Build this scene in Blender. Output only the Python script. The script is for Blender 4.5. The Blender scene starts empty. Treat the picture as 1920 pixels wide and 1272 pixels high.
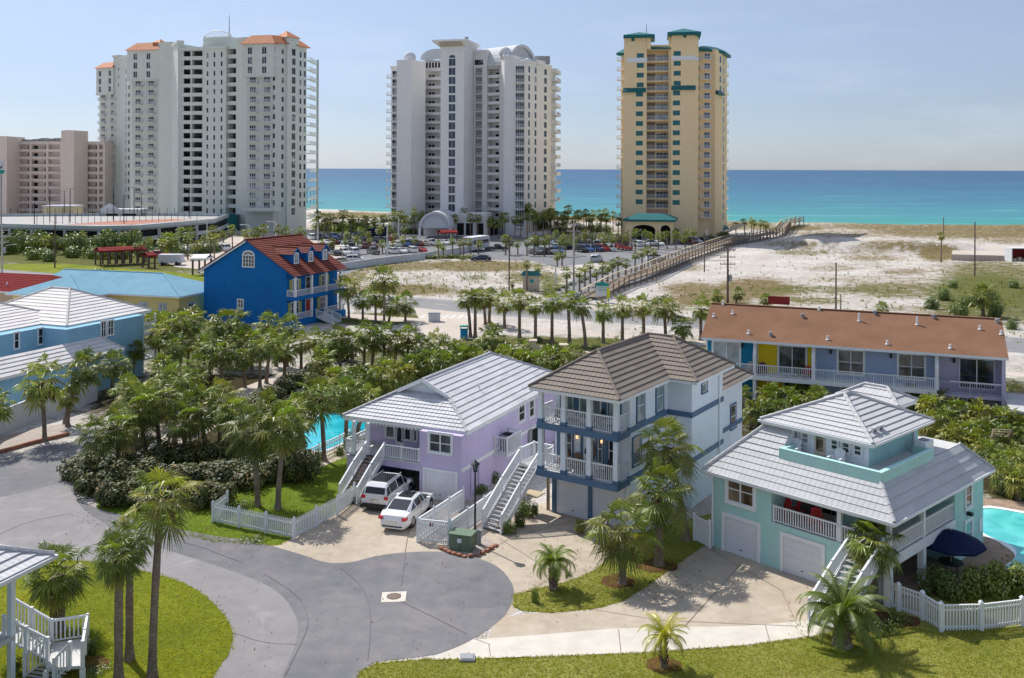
import bpy, math, random
from math import sin, cos, pi, radians, sqrt, atan2
from mathutils import Vector
random.seed(7)
SC = bpy.context.scene
COL = SC.collection
F = 1785.0; PX0 = 960.0; PY0 = 317.0; CH = 21.0; ROLL = 0.003125

# ---------------------------------------------------------------- measuring rays (photo pixels -> world)
def ray(px, py):
    dx, dy = px-PX0, py-PY0
    u = dx*cos(ROLL)-dy*sin(ROLL); v = dx*sin(ROLL)+dy*cos(ROLL)
    return Vector((u/F, 1.0, -v/F))
def P(px, py, z=0.0):
    r = ray(px, py); t = (z-CH)/r.z
    return Vector((r.x*t, t, z))
def PD(px, py, Y):
    r = ray(px, py); return Vector((r.x*Y, Y, CH+r.z*Y))
def pix(p):
    u = p[0]/p[1]*F; v = (CH-p[2])/p[1]*F
    return (PX0+u*cos(ROLL)+v*sin(ROLL), PY0-u*sin(ROLL)+v*cos(ROLL))

# ---------------------------------------------------------------- mesh builder
class MB:
    def __init__(s): s.v=[]; s.f=[]; s.m=[]; s.uv=None; s.c=None
    def face(s, pts, m=0, uv=None, c=None):
        i=len(s.v); s.v.extend([tuple(p) for p in pts]); s.f.append(tuple(range(i,i+len(pts)))); s.m.append(m)
        if uv is not None:
            if s.uv is None: s.uv={}
            s.uv[len(s.f)-1]=uv
        if c is not None:
            if s.c is None: s.c={}
            s.c[len(s.f)-1]=c
    def box(s, x0,x1,y0,y1,z0,z1,m=0):
        if x0>x1: x0,x1=x1,x0
        if y0>y1: y0,y1=y1,y0
        if z0>z1: z0,z1=z1,z0
        i=len(s.v)
        s.v += [(x0,y0,z0),(x1,y0,z0),(x1,y1,z0),(x0,y1,z0),(x0,y0,z1),(x1,y0,z1),(x1,y1,z1),(x0,y1,z1)]
        for q in ((0,3,2,1),(4,5,6,7),(0,1,5,4),(1,2,6,5),(2,3,7,6),(3,0,4,7)):
            s.f.append(tuple(i+k for k in q)); s.m.append(m)
    def obox(s, o, a, b, c, m=0):   # corner o and three edge vectors (right handed)
        o,a,b,c=map(Vector,(o,a,b,c)); i=len(s.v)
        if a.cross(b).dot(c)<0: a,b=b,a
        for p in (o,o+a,o+a+b,o+b,o+c,o+a+c,o+a+b+c,o+b+c): s.v.append(tuple(p))
        for q in ((0,3,2,1),(4,5,6,7),(0,1,5,4),(1,2,6,5),(2,3,7,6),(3,0,4,7)):
            s.f.append(tuple(i+k for k in q)); s.m.append(m)
    def beam(s, p, q, w, h, m=0):   # bar from p to q, w wide, h high, centred
        p,q=Vector(p),Vector(q); d=q-p
        if d.length<1e-6: return
        side=d.cross(Vector((0,0,1)))
        side = Vector((1,0,0)) if side.length<1e-5*d.length else side.normalized()
        up=side.cross(d).normalized()
        s.obox(p-side*w/2-up*h/2, side*w, d, up*h, m)
    def tube(s, pts, rad, n=8, m=0, cap=True):
        pts=[Vector(p) for p in pts]; k=len(pts); i0=len(s.v)
        if not hasattr(rad,'__len__'): rad=[rad]*k
        for j,p in enumerate(pts):
            d=(pts[min(j+1,k-1)]-pts[max(j-1,0)]).normalized()
            a=d.cross(Vector((0.0,1.0,0.0)))
            if a.length<.05: a=d.cross(Vector((1.0,0,0)))
            a.normalize(); b=d.cross(a)
            for t in range(n):
                w=2*pi*t/n; s.v.append(tuple(p+a*cos(w)*rad[j]+b*sin(w)*rad[j]))
        for j in range(k-1):
            for t in range(n):
                u=(t+1)%n; a0=i0+j*n
                s.f.append((a0+t,a0+u,a0+n+u,a0+n+t)); s.m.append(m)
        if cap:
            s.f.append(tuple(i0+t for t in range(n))[::-1]); s.m.append(m)
            s.f.append(tuple(i0+(k-1)*n+t for t in range(n))); s.m.append(m)
    def prism(s, poly, z0, z1, m=0, mt=None):
        n=len(poly)
        ar=sum(poly[i][0]*poly[(i+1)%n][1]-poly[(i+1)%n][0]*poly[i][1] for i in range(n))
        if ar<0: poly=poly[::-1]
        s.face([(p[0],p[1],z1) for p in poly], m if mt is None else mt)
        s.face([(p[0],p[1],z0) for p in poly[::-1]], m)
        for i in range(n):
            a,b=poly[i],poly[(i+1)%n]
            s.face([(a[0],a[1],z0),(b[0],b[1],z0),(b[0],b[1],z1),(a[0],a[1],z1)], m)
    def mesh(s, name, mats, smooth=False):
        me=bpy.data.meshes.new(name); me.from_pydata(s.v,[],s.f)
        for m in (mats if isinstance(mats,(list,tuple)) else [mats]): me.materials.append(m)
        me.polygons.foreach_set('material_index', s.m)
        if smooth: me.polygons.foreach_set('use_smooth',[True]*len(s.f))
        if s.uv is not None:
            ul=me.uv_layers.new(name='UVMap').data
            for fi,uv in s.uv.items():
                for li,t in zip(me.polygons[fi].loop_indices, uv): ul[li].uv=t
        if s.c is not None:
            ca=me.color_attributes.new('tint','FLOAT_COLOR','CORNER').data
            for fi,c in s.c.items():
                for li in me.polygons[fi].loop_indices: ca[li].color=(c[0],c[1],c[2],1)
        me.update(); return me
    def build(s, name, mats, parent=None, smooth=False):
        o=bpy.data.objects.new(name, s.mesh(name,mats,smooth)); COL.objects.link(o)
        if parent is not None: o.parent=parent
        return o

def tag(o,label=None,cat=None,group=None,kind=None):
    if label: o['label']=label
    if cat: o['category']=cat
    if group: o['group']=group
    if kind: o['kind']=kind
    return o
def empty(name, loc, rz=0.0, label=None, cat=None, group=None):
    o=bpy.data.objects.new(name,None); COL.objects.link(o); o.location=loc; o.rotation_euler=(0,0,rz)
    o.empty_display_size=.5
    return tag(o,label,cat,group)
KIDS={}
def copy_tree(o, parent=None):
    c=o.copy(); COL.objects.link(c)
    if parent is not None: c.parent=parent
    for ch in list(o.children): copy_tree(ch,c)
    return c
ORD='first second third fourth fifth sixth seventh eighth ninth tenth eleventh twelfth thirteenth fourteenth fifteenth sixteenth seventeenth eighteenth nineteenth twentieth twenty-first twenty-second twenty-third twenty-fourth twenty-fifth twenty-sixth twenty-seventh twenty-eighth twenty-ninth thirtieth'.split()
for t_ in ('thirty','forty','fifty'):
    ORD += [t_+'-'+o_ for o_ in ORD[:9]]+[{'thirty':'fortieth','forty':'fiftieth','fifty':'sixtieth'}[t_]]

# ---------------------------------------------------------------- materials
def lin(h):
    if not isinstance(h,str): return tuple(h)
    h=h.lstrip('#'); r=[int(h[i:i+2],16)/255 for i in (0,2,4)]
    return tuple(c/12.92 if c<=.04045 else ((c+.055)/1.055)**2.4 for c in r)
class NT:
    def __init__(s,name):
        s.mat=bpy.data.materials.new(name); s.mat.use_nodes=True; s.t=s.mat.node_tree
        s.b=s.t.nodes['Principled BSDF']; s.x=0
    def n(s,typ,**kw):
        nd=s.t.nodes.new(typ)
        for k,v in kw.items(): setattr(nd,k,v)
        return nd
    def l(s,a,b): s.t.links.new(a,b)
    def noise(s,scale,detail=3,rough=.55,vec=None,dist=0):
        nd=s.n('ShaderNodeTexNoise'); nd.inputs['Scale'].default_value=scale; nd.inputs['Detail'].default_value=detail
        nd.inputs['Roughness'].default_value=rough; nd.inputs['Distortion'].default_value=dist
        if vec is not None: s.l(vec,nd.inputs['Vector'])
        return nd.outputs['Fac']
    def ramp(s,fac,stops):
        r=s.n('ShaderNodeValToRGB'); e=r.color_ramp.elements
        while len(e)<len(stops): e.new(.5)
        for k,(p,c) in enumerate(stops): e[k].position=p; e[k].color=(*lin(c),1) if not isinstance(c,float) else (c,c,c,1)
        s.l(fac,r.inputs[0]); return r.outputs[0]
    def mix(s,fac,a,b,mode='MIX'):
        m=s.n('ShaderNodeMix',data_type='RGBA',blend_type=mode)
        for inp,v in ((m.inputs[0],fac),(m.inputs[6],a),(m.inputs[7],b)):
            if isinstance(v,(int,float)): inp.default_value=v
            elif isinstance(v,(tuple,list,str)): inp.default_value=(*lin(v),1)
            else: s.l(v,inp)
        return m.outputs[2]
    def math(s,op,a,b=None,clamp=False):
        m=s.n('ShaderNodeMath',operation=op,use_clamp=clamp)
        for i,v in enumerate((a,b)):
            if v is None: continue
            if isinstance(v,(int,float)): m.inputs[i].default_value=v
            else: s.l(v,m.inputs[i])
        return m.outputs[0]
    def coord(s,which='Object'):
        return s.n('ShaderNodeTexCoord').outputs[which]
    def geo(s): return s.n('ShaderNodeNewGeometry').outputs['Position']
    def map(s,vec,scale=(1,1,1)):
        m=s.n('ShaderNodeMapping'); m.inputs['Scale'].default_value=scale; s.l(vec,m.inputs[0]); return m.outputs[0]
    def bump(s,h,strength=.3,dist=.02):
        b=s.n('ShaderNodeBump'); b.inputs['Strength'].default_value=strength; b.inputs['Distance'].default_value=dist
        s.l(h,b.inputs['Height']); s.l(b.outputs[0],s.b.inputs['Normal'])
    def col(s,c):
        if isinstance(c,(str,tuple,list)): s.b.inputs['Base Color'].default_value=(*lin(c),1)
        else: s.l(c,s.b.inputs['Base Color'])
    def set(s,rough=.6,spec=.3,metal=0.):
        s.b.inputs['Roughness'].default_value=rough; s.b.inputs['Specular IOR Level'].default_value=spec
        s.b.inputs['Metallic'].default_value=metal; return s
MATS={}
def paint(name,c,rough=.6,spec=.3,var=.12,scale=1.2,bump=0.0,bscale=40,metal=0):
    """a painted or rendered surface with faint large blotches and fine grain"""
    if name in MATS: return MATS[name]
    k=NT(name); g=k.geo(); c=lin(c)
    n1=k.noise(scale,4,.6,g); n2=k.noise(scale*14,2,.5,g)
    n3=k.noise(1.6,3,.7,k.map(g,(1,1,.10)))
    mm=k.math('ADD',k.math('MULTIPLY',n1,.4),k.math('ADD',k.math('MULTIPLY',n2,.25),k.math('MULTIPLY',n3,.35)))
    lo=tuple(x*(1-var) for x in c); hi=tuple(min(1,x*(1+var*.8)) for x in c)
    k.col(k.ramp(mm,[(.36,lo),(.62,hi)])); k.set(rough,spec,metal)
    if bump: k.bump(k.noise(bscale,3,.6,g),bump,.01)
    MATS[name]=k.mat; return k.mat
ROLLSIGN=-1; SKYSAT=.52; SKYTINT=(.945,.965,1.06); EXPO=0.36
# ---------------------------------------------------------------- palette
M={}
def mk():
    M['white']=paint('white_paint',(.74,.76,.78),.5,.35,.05)
    M['whitetrim']=paint('white_trim',(.78,.79,.80),.5,.3,.05)
    M['door']=paint('white_garage_paint',(.68,.70,.74),.5,.3,.06)
    M['lilac']=paint('lilac_stucco',(.58,.50,.70),.85,.1,.08,.8,.35,30)
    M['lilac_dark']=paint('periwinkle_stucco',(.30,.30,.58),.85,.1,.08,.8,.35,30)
    M['skyst']=paint('pale_blue_stucco',(.74,.79,.85),.85,.1,.06,.8,.35,30)
    M['navy']=paint('navy_trim',(.085,.16,.26),.5,.3,.1)
    M['mint']=paint('mint_stucco',(.42,.66,.63),.85,.1,.07,.8,.35,30)
    M['blue']=paint('royal_blue_stucco',(.012,.15,.43),.85,.1,.12,.5,.35,20)
    M['aqua']=paint('aqua_blue_stucco',(.27,.48,.62),.85,.1,.1,.5,.3,20)
    M['teal']=paint('teal_stucco',(.02,.22,.38),.85,.1,.1)
    M['yellow']=paint('yellow_stucco',(.85,.62,.03),.85,.1,.08)
    M['greyblue']=paint('grey_blue_stucco',(.36,.44,.60),.85,.1,.06)
    M['palelilac']=paint('pale_lilac_stucco',(.50,.47,.60),.85,.1,.06)
    M['cream']=paint('cream_stucco',(.72,.60,.38),.85,.1,.06)
    M['tan']=paint('tan_stucco',(.55,.42,.28),.85,.1,.06)
    M['ctower']=paint('sage_white_render',(.62,.65,.60),.8,.1,.05,.05)
    M['wtower']=paint('ivory_render',(.80,.785,.76),.8,.1,.05,.05)
    M['ytower']=paint('ochre_render',(.87,.67,.40),.8,.1,.05,.05)
    M['btower']=paint('beige_render',(.68,.58,.52),.8,.1,.05,.05)
    M['gallery']=paint('recess_shade_tone',(.30,.27,.25),.8,.1,.15,.3)  # darker tone carries the shade of the tower recesses
    M['darkgallery']=paint('shaded_gallery',(.09,.10,.10),.8,.1,.2,.3)  # dark grey carries the deep shade of the open galleries
    M['orange']=paint('orange_roof_tile',(.50,.19,.085),.7,.2,.15,.4)
    M['tealroof']=paint('teal_roof_tile',(.01,.13,.135),.5,.3,.15,.4)
    M['tealglass']=paint('teal_glass',(.01,.13,.14),.2,.5,.1,.4)
    M['concrete_wall']=paint('concrete_wall',(.42,.47,.48),.8,.1,.1,.3)
    M['black']=paint('black_metal',(.012,.012,.014),.45,.4,.1)
    M['dark']=paint('dark_void',(.02,.022,.025),.7,.1,.2)  # near-black paint stands in for the shade inside openings and doorways
    M['wood']=paint('weathered_wood',(.26,.21,.16),.85,.1,.25,2)
    M['woodtop']=paint('sunbleached_wood',(.50,.42,.30),.85,.1,.2,2)
    M['pole']=paint('pole_wood',(.14,.11,.09),.85,.1,.2,2)
    M['cpole']=paint('concrete_pole',(.42,.40,.38),.8,.1,.1,2)
    M['stone']=paint('red_stone',(.32,.15,.10),.85,.1,.35,5,.4,20)
    M['green_box']=paint('green_cabinet',(.14,.20,.13),.5,.3,.08)
    M['navycloth']=paint('navy_cloth',(.01,.018,.06),.8,.1,.1)
    M['red']=paint('red_paint',(.45,.03,.03),.5,.3,.1)
    M['redroof']=paint('red_metal_roof',(.20,.03,.03),.9,.05,.15)
    M['deckwhite']=paint('pale_deck_boards',(.55,.55,.55),.8,.1,.12,3)
    M['tread']=paint('grey_tread',(.50,.50,.50),.8,.1,.12,3)
    M['brown_tread']=paint('brown_tread',(.13,.09,.07),.8,.1,.2,3)
    M['rubber']=paint('tyre_rubber',(.02,.02,.02),.85,.1,.1)
    M['rim']=paint('alloy_rim',(.45,.46,.48),.35,.5,.1,metal=.7)
    M['taillight']=paint('red_lamp_lens',(.5,.015,.02),.15,.6,.05)
    M['chrome']=paint('chrome_trim',(.6,.6,.6),.2,.6,.05,metal=.9)
    M['cloth_red']=paint('red_cushion',(.55,.05,.05),.8,.1,.1)
    M['teak']=paint('teak_furniture',(.25,.16,.10),.7,.2,.2,4)
    M['ac']=paint('grey_steel_unit',(.30,.31,.32),.5,.3,.1)
    M['iron']=paint('cast_iron',(.16,.12,.09),.6,.3,.25,6)
    M['solar']=paint('solar_lens',(.02,.02,.03),.1,.6,.1)
    M['yellow_flag']=paint('yellow_banner',(.6,.6,.02),.7,.2,.05)
    M['greenpaint']=paint('sea_green_sign',(.02,.28,.24),.5,.3,.05)
    M['cstone']=paint('pale_coping',(.56,.49,.38),.8,.1,.1,1)
    M['court']=paint('terracotta_court',(.40,.20,.15),.8,.1,.1,.3)
    M['courtpale']=paint('pale_court',(.40,.39,.38),.8,.1,.1,.3)
    # glass: dark, glossy, with curtains-like soft variation seen through it
    for nm,c0,c1 in (('glass','#141a20','#4d5a62'),('glass2','#2a2018','#6a5a48'),('glassblue','#101a2c','#3c4c66'),('glasspale','#5f7078','#a9b8bc')):
        k=NT(nm); g=k.geo()
        k.col(k.ramp(k.noise(1.1,2,.6,k.map(g,(1,1,.45))),[(.38,c0),(.66,c1)])); k.set(.07,.8); M[nm]=k.mat
    # far tower glass
    k=NT('towerglass'); g=k.geo()
    k.col(k.ramp(k.noise(.35,1,.6,g),[(.4,'#171c22'),(.58,'#3c464f'),(.66,'#8d9292')])); k.set(.25,.5); M['towerglass']=k.mat
    # curtain lit door glass
    # tile roofs (uv: u along the eave, v up the slope)
    def tile(nm,base,var,rib=.30,groove=.5,bump=.6):
        k=NT(nm); uv=k.coord('UV')
        sep=k.n('ShaderNodeSeparateXYZ'); k.l(uv,sep.inputs[0])
        vor=k.n('ShaderNodeTexWhiteNoise',noise_dimensions='2D')
        cell=k.n('ShaderNodeCombineXYZ')
        k.l(k.math('FLOOR',k.math('DIVIDE',sep.outputs[0],1.15)),cell.inputs[0]); k.l(k.math('FLOOR',k.math('DIVIDE',sep.outputs[1],.38)),cell.inputs[1])
        k.l(cell.outputs[0],vor.inputs['Vector'])
        g=k.geo(); c=lin(base)
        n1=k.noise(.7,4,.65,g); n2=k.noise(9,3,.6,g)
        mixf=k.math('ADD',k.math('ADD',k.math('MULTIPLY',n1,.45),k.math('MULTIPLY',n2,.25)),k.math('MULTIPLY',vor.outputs['Value'],.3))
        k.col(k.ramp(mixf,[(.28,tuple(x*(1-var) for x in c)),(.72,tuple(min(1,x*(1+var*.6)) for x in c))]))
        w=k.math('ABSOLUTE',k.math('SINE',k.math('MULTIPLY',sep.outputs[0],pi/rib)))
        k.bump(k.math('POWER',w,groove),bump,.05); k.set(.75,.15); return k.mat
    M['tile_white']=tile('white_roof_tile',(.60,.60,.62),.14)
    M['tile_grey']=tile('grey_roof_tile',(.50,.505,.51),.10,bump=.3)
    M['tile_cream']=tile('cream_roof_tile',(.70,.67,.65),.12)
    M['tile_brown']=tile('brown_roof_tile',(.235,.20,.17),.16,bump=.4)
    M['tile_red']=tile('red_roof_tile',(.20,.052,.038),.3)
    # shingle roof
    k=NT('terracotta_shingle'); g=k.geo()
    n=k.noise(16,4,.75,g); n2=k.noise(.35,4,.6,g)
    k.col(k.ramp(k.math('ADD',k.math('MULTIPLY',n,.6),k.math('MULTIPLY',n2,.4)),[(.3,(.145,.078,.047)),(.5,(.225,.122,.075)),(.7,(.30,.175,.115))])); k.set(.9,.08); k.bump(n,.5,.03); M['shingle']=k.mat
    k=NT('pale_blue_metal_roof'); g=k.geo()
    k.col(k.ramp(k.noise(.5,4,.6,g),[(.3,(.17,.33,.43)),(.7,(.22,.39,.49))])); k.set(.9,.05); k.bump(k.noise(18,2,.5,g),.15,.02); M['bluemetal']=k.mat
    # foliage
    def leaf(nm,stops,rough=.38,trans=.25):
        k=NT(nm); at=k.n('ShaderNodeAttribute',attribute_name='tint')
        ob=k.n('ShaderNodeObjectInfo')
        g=k.coord('Object'); n=k.noise(1.3,3,.6,g)
        fac=k.math('ADD',k.math('MULTIPLY',n,.45),k.math('MULTIPLY',ob.outputs['Random'],.3))
        fac=k.math('ADD',fac,.14)
        c=k.mix(1.0,k.ramp(fac,stops),at.outputs['Color'],'MULTIPLY')
        k.col(c); k.set(rough,.5)
        tr=k.n('ShaderNodeBsdfTranslucent'); k.l(k.mix(1.0,c,(1.3,1.5,.5),'MULTIPLY'),tr.inputs[0])
        ms=k.n('ShaderNodeMixShader'); ms.inputs[0].default_value=trans
        out=k.t.nodes['Material Output']; k.l(k.b.outputs[0],ms.inputs[1]); k.l(tr.outputs[0],ms.inputs[2]); k.l(ms.outputs[0],out.inputs['Surface'])
        return k.mat
    M['palm']=leaf('palm_leaf',[(.2,(.085,.13,.02)),(.5,(.165,.215,.034)),(.8,(.32,.33,.07))],.46,.3)
    M['palmbright']=leaf('bright_palm_leaf',[(.2,(.12,.20,.02)),(.8,(.30,.34,.04))])
    M['yellowpalm']=leaf('yellow_palm_leaf',[(.2,(.30,.30,.02)),(.8,(.5,.46,.04))])
    M['bush']=leaf('shrub_leaf',[(.2,(.06,.105,.018)),(.8,(.17,.22,.045))],.4,.25)
    M['lawnblade']=leaf('grass_blade',[(.2,(.17,.22,.015)),(.8,(.42,.42,.06))],.7,.4)
    M['brightleaf']=leaf('bright_shrub_leaf',[(.2,(.10,.14,.015)),(.8,(.28,.30,.05))],.4,.2)
    M['grape']=leaf('sea_grape_leaf',[(.2,(.045,.06,.016)),(.8,(.12,.13,.035))],.6,.15)
    k=NT('palm_trunk'); g=k.coord('Object')
    n=k.noise(6,4,.7,k.map(g,(1,1,2.2))); n2=k.noise(1.2,2,.5,g)
    k.col(k.ramp(k.math('ADD',k.math('MULTIPLY',n,.6),k.math('MULTIPLY',n2,.4)),[(.3,(.10,.075,.055)),(.5,(.23,.18,.14)),(.72,(.40,.34,.28))])); k.set(.9,.05); k.bump(n,.8,.06); M['trunk']=k.mat
    k=NT('palm_boots'); g=k.coord('Object')
    n=k.noise(9,3,.7,k.map(g,(1,1,1.2)))
    k.col(k.ramp(n,[(.35,(.05,.03,.02)),(.5,(.17,.10,.06)),(.7,(.36,.24,.15))])); k.set(.9,.05); k.bump(n,1,.08); M['boots']=k.mat
    k=NT('dry_frond'); k.col((.20,.13,.07)); k.set(.8,.1); M['dry']=k.mat
mk()
def car_paint():
    k=NT('car_paint'); ob=k.n('ShaderNodeObjectInfo'); k.l(ob.outputs['Color'],k.b.inputs['Base Color']); k.set(.25,.5); k.b.inputs['Coat Weight'].default_value=.6; k.b.inputs['Coat Roughness'].default_value=.06
    return k.mat
M['carpaint']=car_paint()
k=NT('car_glass'); k.col((.012,.014,.016)); k.set(.05,.8); M['carglass']=k.mat
# ---------------------------------------------------------------- camera, sun, sky
cam=bpy.data.cameras.new('camera'); co=bpy.data.objects.new('camera',cam); COL.objects.link(co); SC.camera=co
cam.sensor_width=36; cam.lens=F/1920*36; cam.shift_y=-(636-PY0)/1920; cam.clip_start=.5; cam.clip_end=90000
co.location=(0,0,CH)
from mathutils import Matrix
co.rotation_euler=(Matrix.Rotation(ROLLSIGN*ROLL,4,'Y')@Matrix.Rotation(radians(90),4,'X')).to_euler()
SUN_EL=radians(49); SD=Vector((-.655*cos(SUN_EL),.755*cos(SUN_EL),sin(SUN_EL))).normalized()
sl=bpy.data.lights.new('sun','SUN'); sl.energy=4.0; sl.angle=radians(.53); sl.color=(1,.95,.87)
so=bpy.data.objects.new('sun',sl); COL.objects.link(so); so.rotation_euler=SD.to_track_quat('Z','Y').to_euler(); so.location=(0,0,80)
w=bpy.data.worlds.new('World'); SC.world=w; w.use_nodes=True; nt=w.node_tree
sky=nt.nodes.new('ShaderNodeTexSky'); sky.sky_type='NISHITA'; sky.sun_disc=False; sky.sun_elevation=SUN_EL; sky.sun_rotation=atan2(SD.x,SD.y)
sky.altitude=0; sky.air_density=1.0; sky.dust_density=.35; sky.ozone_density=3.0
bg=nt.nodes['Background']; bg.inputs['Strength'].default_value=.10
# faint clouds by view direction of the sky dome
tc=nt.nodes.new('ShaderNodeTexCoord'); mp=nt.nodes.new('ShaderNodeMapping'); mp.inputs['Scale'].default_value=(1.0,1.0,4.2)
nt.links.new(tc.outputs['Generated'],mp.inputs[0])
nz=nt.nodes.new('ShaderNodeTexNoise'); nz.inputs['Scale'].default_value=5.5; nz.inputs['Detail'].default_value=6; nz.inputs['Roughness'].default_value=.62
nt.links.new(mp.outputs[0],nz.inputs['Vector'])
rp=nt.nodes.new('ShaderNodeValToRGB'); rp.color_ramp.elements[0].position=.50; rp.color_ramp.elements[1].position=.78
rp.color_ramp.elements[1].color=(.18,.18,.18,1)
nt.links.new(nz.outputs['Fac'],rp.inputs[0])
hs=nt.nodes.new('ShaderNodeHueSaturation'); hs.inputs['Saturation'].default_value=SKYSAT; hs.inputs['Value'].default_value=1.0
nt.links.new(sky.outputs[0],hs.inputs['Color'])
tn=nt.nodes.new('ShaderNodeMix'); tn.data_type='RGBA'; tn.blend_type='MULTIPLY'; tn.inputs[0].default_value=1.0; tn.inputs[7].default_value=(*SKYTINT,1)
nt.links.new(hs.outputs[0],tn.inputs[6])
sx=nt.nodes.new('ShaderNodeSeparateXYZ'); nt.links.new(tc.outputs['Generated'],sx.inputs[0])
gr=nt.nodes.new('ShaderNodeValToRGB'); E_=gr.color_ramp.elements  # sky dimmed near the horizon and brightened overhead as added fill light
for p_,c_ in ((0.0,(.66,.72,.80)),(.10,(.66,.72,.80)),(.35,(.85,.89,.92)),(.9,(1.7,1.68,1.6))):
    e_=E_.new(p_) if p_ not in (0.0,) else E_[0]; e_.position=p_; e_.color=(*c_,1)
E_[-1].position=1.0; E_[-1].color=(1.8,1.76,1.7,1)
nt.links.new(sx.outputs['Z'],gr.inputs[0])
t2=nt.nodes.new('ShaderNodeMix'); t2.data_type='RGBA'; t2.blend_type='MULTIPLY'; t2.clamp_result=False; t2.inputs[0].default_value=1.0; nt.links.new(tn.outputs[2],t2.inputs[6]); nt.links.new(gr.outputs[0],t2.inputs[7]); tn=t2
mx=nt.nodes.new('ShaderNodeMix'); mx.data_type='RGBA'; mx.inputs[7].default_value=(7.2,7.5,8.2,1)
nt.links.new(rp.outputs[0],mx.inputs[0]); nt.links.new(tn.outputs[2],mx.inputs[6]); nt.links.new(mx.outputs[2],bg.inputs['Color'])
vs=SC.view_settings; vs.view_transform='Standard'; vs.look='None'; vs.gamma=1; vs.exposure=EXPO
SC.render.engine='CYCLES'; SC.cycles.max_bounces=6; SC.cycles.transparent_max_bounces=6; SC.cycles.use_denoising=True
SC.cycles.diffuse_bounces=3; SC.cycles.glossy_bounces=2; SC.cycles.transmission_bounces=3; SC.cycles.caustics_reflective=False

# ---------------------------------------------------------------- terrain
def smooth(a,b,x):
    t=max(0,min(1,(x-a)/(b-a))); return t*t*(3-2*t)
from mathutils import noise as mn
BWX=[(1,138),(18,165),(33,205),(60,262),(100,322),(150,330)]   # the boardwalk's line, x by y
def board_x(y):
    pts=[(-30,100)]+BWX
    for (x0,y0),(x1,y1) in zip(pts,pts[1:]):
        if y<=y1: return x0+(x1-x0)*(y-y0)/(y1-y0)
    return 150
def hgt(x,y):
    s=y+.405*x
    r=3.0*math.exp(-((s-383)/15)**2)*smooth(120,260,y)
    r*= .75+.35*mn.noise(Vector((x*.03,y*.03,0)))
    z=r
    east=smooth(4,22,x-board_x(y))*smooth(166,190,s)
    if east>0 and s<400:
        n=mn.fractal(Vector((x*.035,y*.05,2.3)),1.0,2.0,4)
        n2=mn.noise(Vector((x*.15,y*.2,7)))
        z+=east*(.5+.9*n*smooth(170,260,s)+.22*n2)
        scarp=smooth(276,283,s+2.5*sin(x*.09))*smooth(60,75,x)*(1-smooth(112,122,x))*(1-smooth(300,350,s))
        z+=east*2.4*scarp
        z-=east*1.0*math.exp(-((s-268)/9)**2)*smooth(55,75,x)*(1-smooth(105,120,x))
    z-=4.2*smooth(386,415,s)
    return z
BLOBS=[(1300,540,60,14,(.1,.8,0)),(1700,505,60,7,(.2,.6,0)),(1520,560,80,8,(.5,.6,0)),(1180,585,80,8,(.3,.6,0)),(1480,425,90,6,(.1,.8,0)),(1600,470,110,6,(0,.5,0)),(660,406,90,7,(.4,.8,0)),(1110,408,90,8,(.4,.8,0)),(1840,430,260,14,(.3,.8,0)),(1850,545,120,45,(.9,.5,0)),(1680,535,120,12,(.4,.7,0)),(1640,480,70,6,(0,.6,0)),(1560,500,60,8,(0,.5,0)),(1450,565,90,8,(.2,.5,0)),(1700,575,90,8,(.2,.5,0)), # photo px,py,rx,ry -> (grass, scrub, soil)
 (1850,420,400,14,(.25,.75,0)),(1600,435,160,8,(.0,.55,0)),(1690,455,90,9,(.2,.8,0)),(1500,455,70,7,(0,.7,0)),(1870,560,130,50,(.7,.6,0)),(1860,505,110,26,(.5,.7,0)),
 (1760,470,40,16,(.3,1,0)),(1900,445,80,8,(.2,.6,0)),(1560,540,200,9,(.6,.5,0)),(1420,540,90,22,(.1,.85,0)),(1330,560,90,14,(.1,.9,0)),(1700,545,120,12,(.5,.6,0)),
 (1500,470,60,7,(.5,.5,.3)),(1650,520,160,10,(.1,.45,0)),(1790,580,60,35,(.5,.7,0)),(1290,500,40,8,(.05,.6,0)),(1600,495,120,8,(0,.35,0)),(1250,575,60,12,(.4,.6,0)),
 (720,500,150,12,(.3,.75,0)),(900,500,140,12,(.2,.8,0)),(1000,520,60,14,(.5,.7,0)),(760,545,120,12,(.1,.8,0)),(1040,540,30,30,(.7,.5,0)),(660,520,40,20,(.4,.7,0)),
 (800,525,60,10,(.1,.4,0)),(890,522,30,7,(.6,.4,0)),(900,470,120,10,(.7,.4,0)),(960,545,80,6,(.1,.5,0)),
 (300,480,420,40,(1,.1,0)),(640,430,60,14,(.8,.3,0)),(900,430,400,10,(.5,.5,0)),(1380,420,100,10,(.4,.7,0)),
 (1050,645,260,14,(1,.1,0)),(700,600,120,12,(1,.1,0)),(500,760,420,70,(.5,.1,.8)),(800,680,260,40,(.7,.1,.5)),(350,650,200,60,(.7,.2,.4)),(350,580,60,30,(.9,.1,0)),
 (420,880,300,70,(.2,.0,1)),(1250,780,500,80,(.6,.1,.6)),(1750,800,200,80,(.6,.1,.6)),(1620,700,300,60,(.7,.1,.3)),(1400,650,100,20,(.8,.1,0)),(1880,760,80,60,(.9,.1,.8)),(1900,860,110,75,(1,.1,1)),(1800,880,60,40,(1,.1,1)),(1950,920,80,40,(1,0,.6)),
 (130,480,200,22,(1,0,0)),(150,770,160,30,(.0,.3,0)),
]
def cover(x,y,z):
    if y<15: return (1,.1,0)
    px,py=pix((x,y,z)); g=s=d=0
    for (bx,by,rx,ry,(a,b,c)) in BLOBS:
        q=((px-bx)/rx)**2+((py-by)/ry)**2
        if q<2.6:
            w=math.exp(-q*1.1); w=min(1,w*1.5); g=max(g,a*w); s=max(s,b*w); d=max(d,c*w)
    return (g,s,d)
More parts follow.
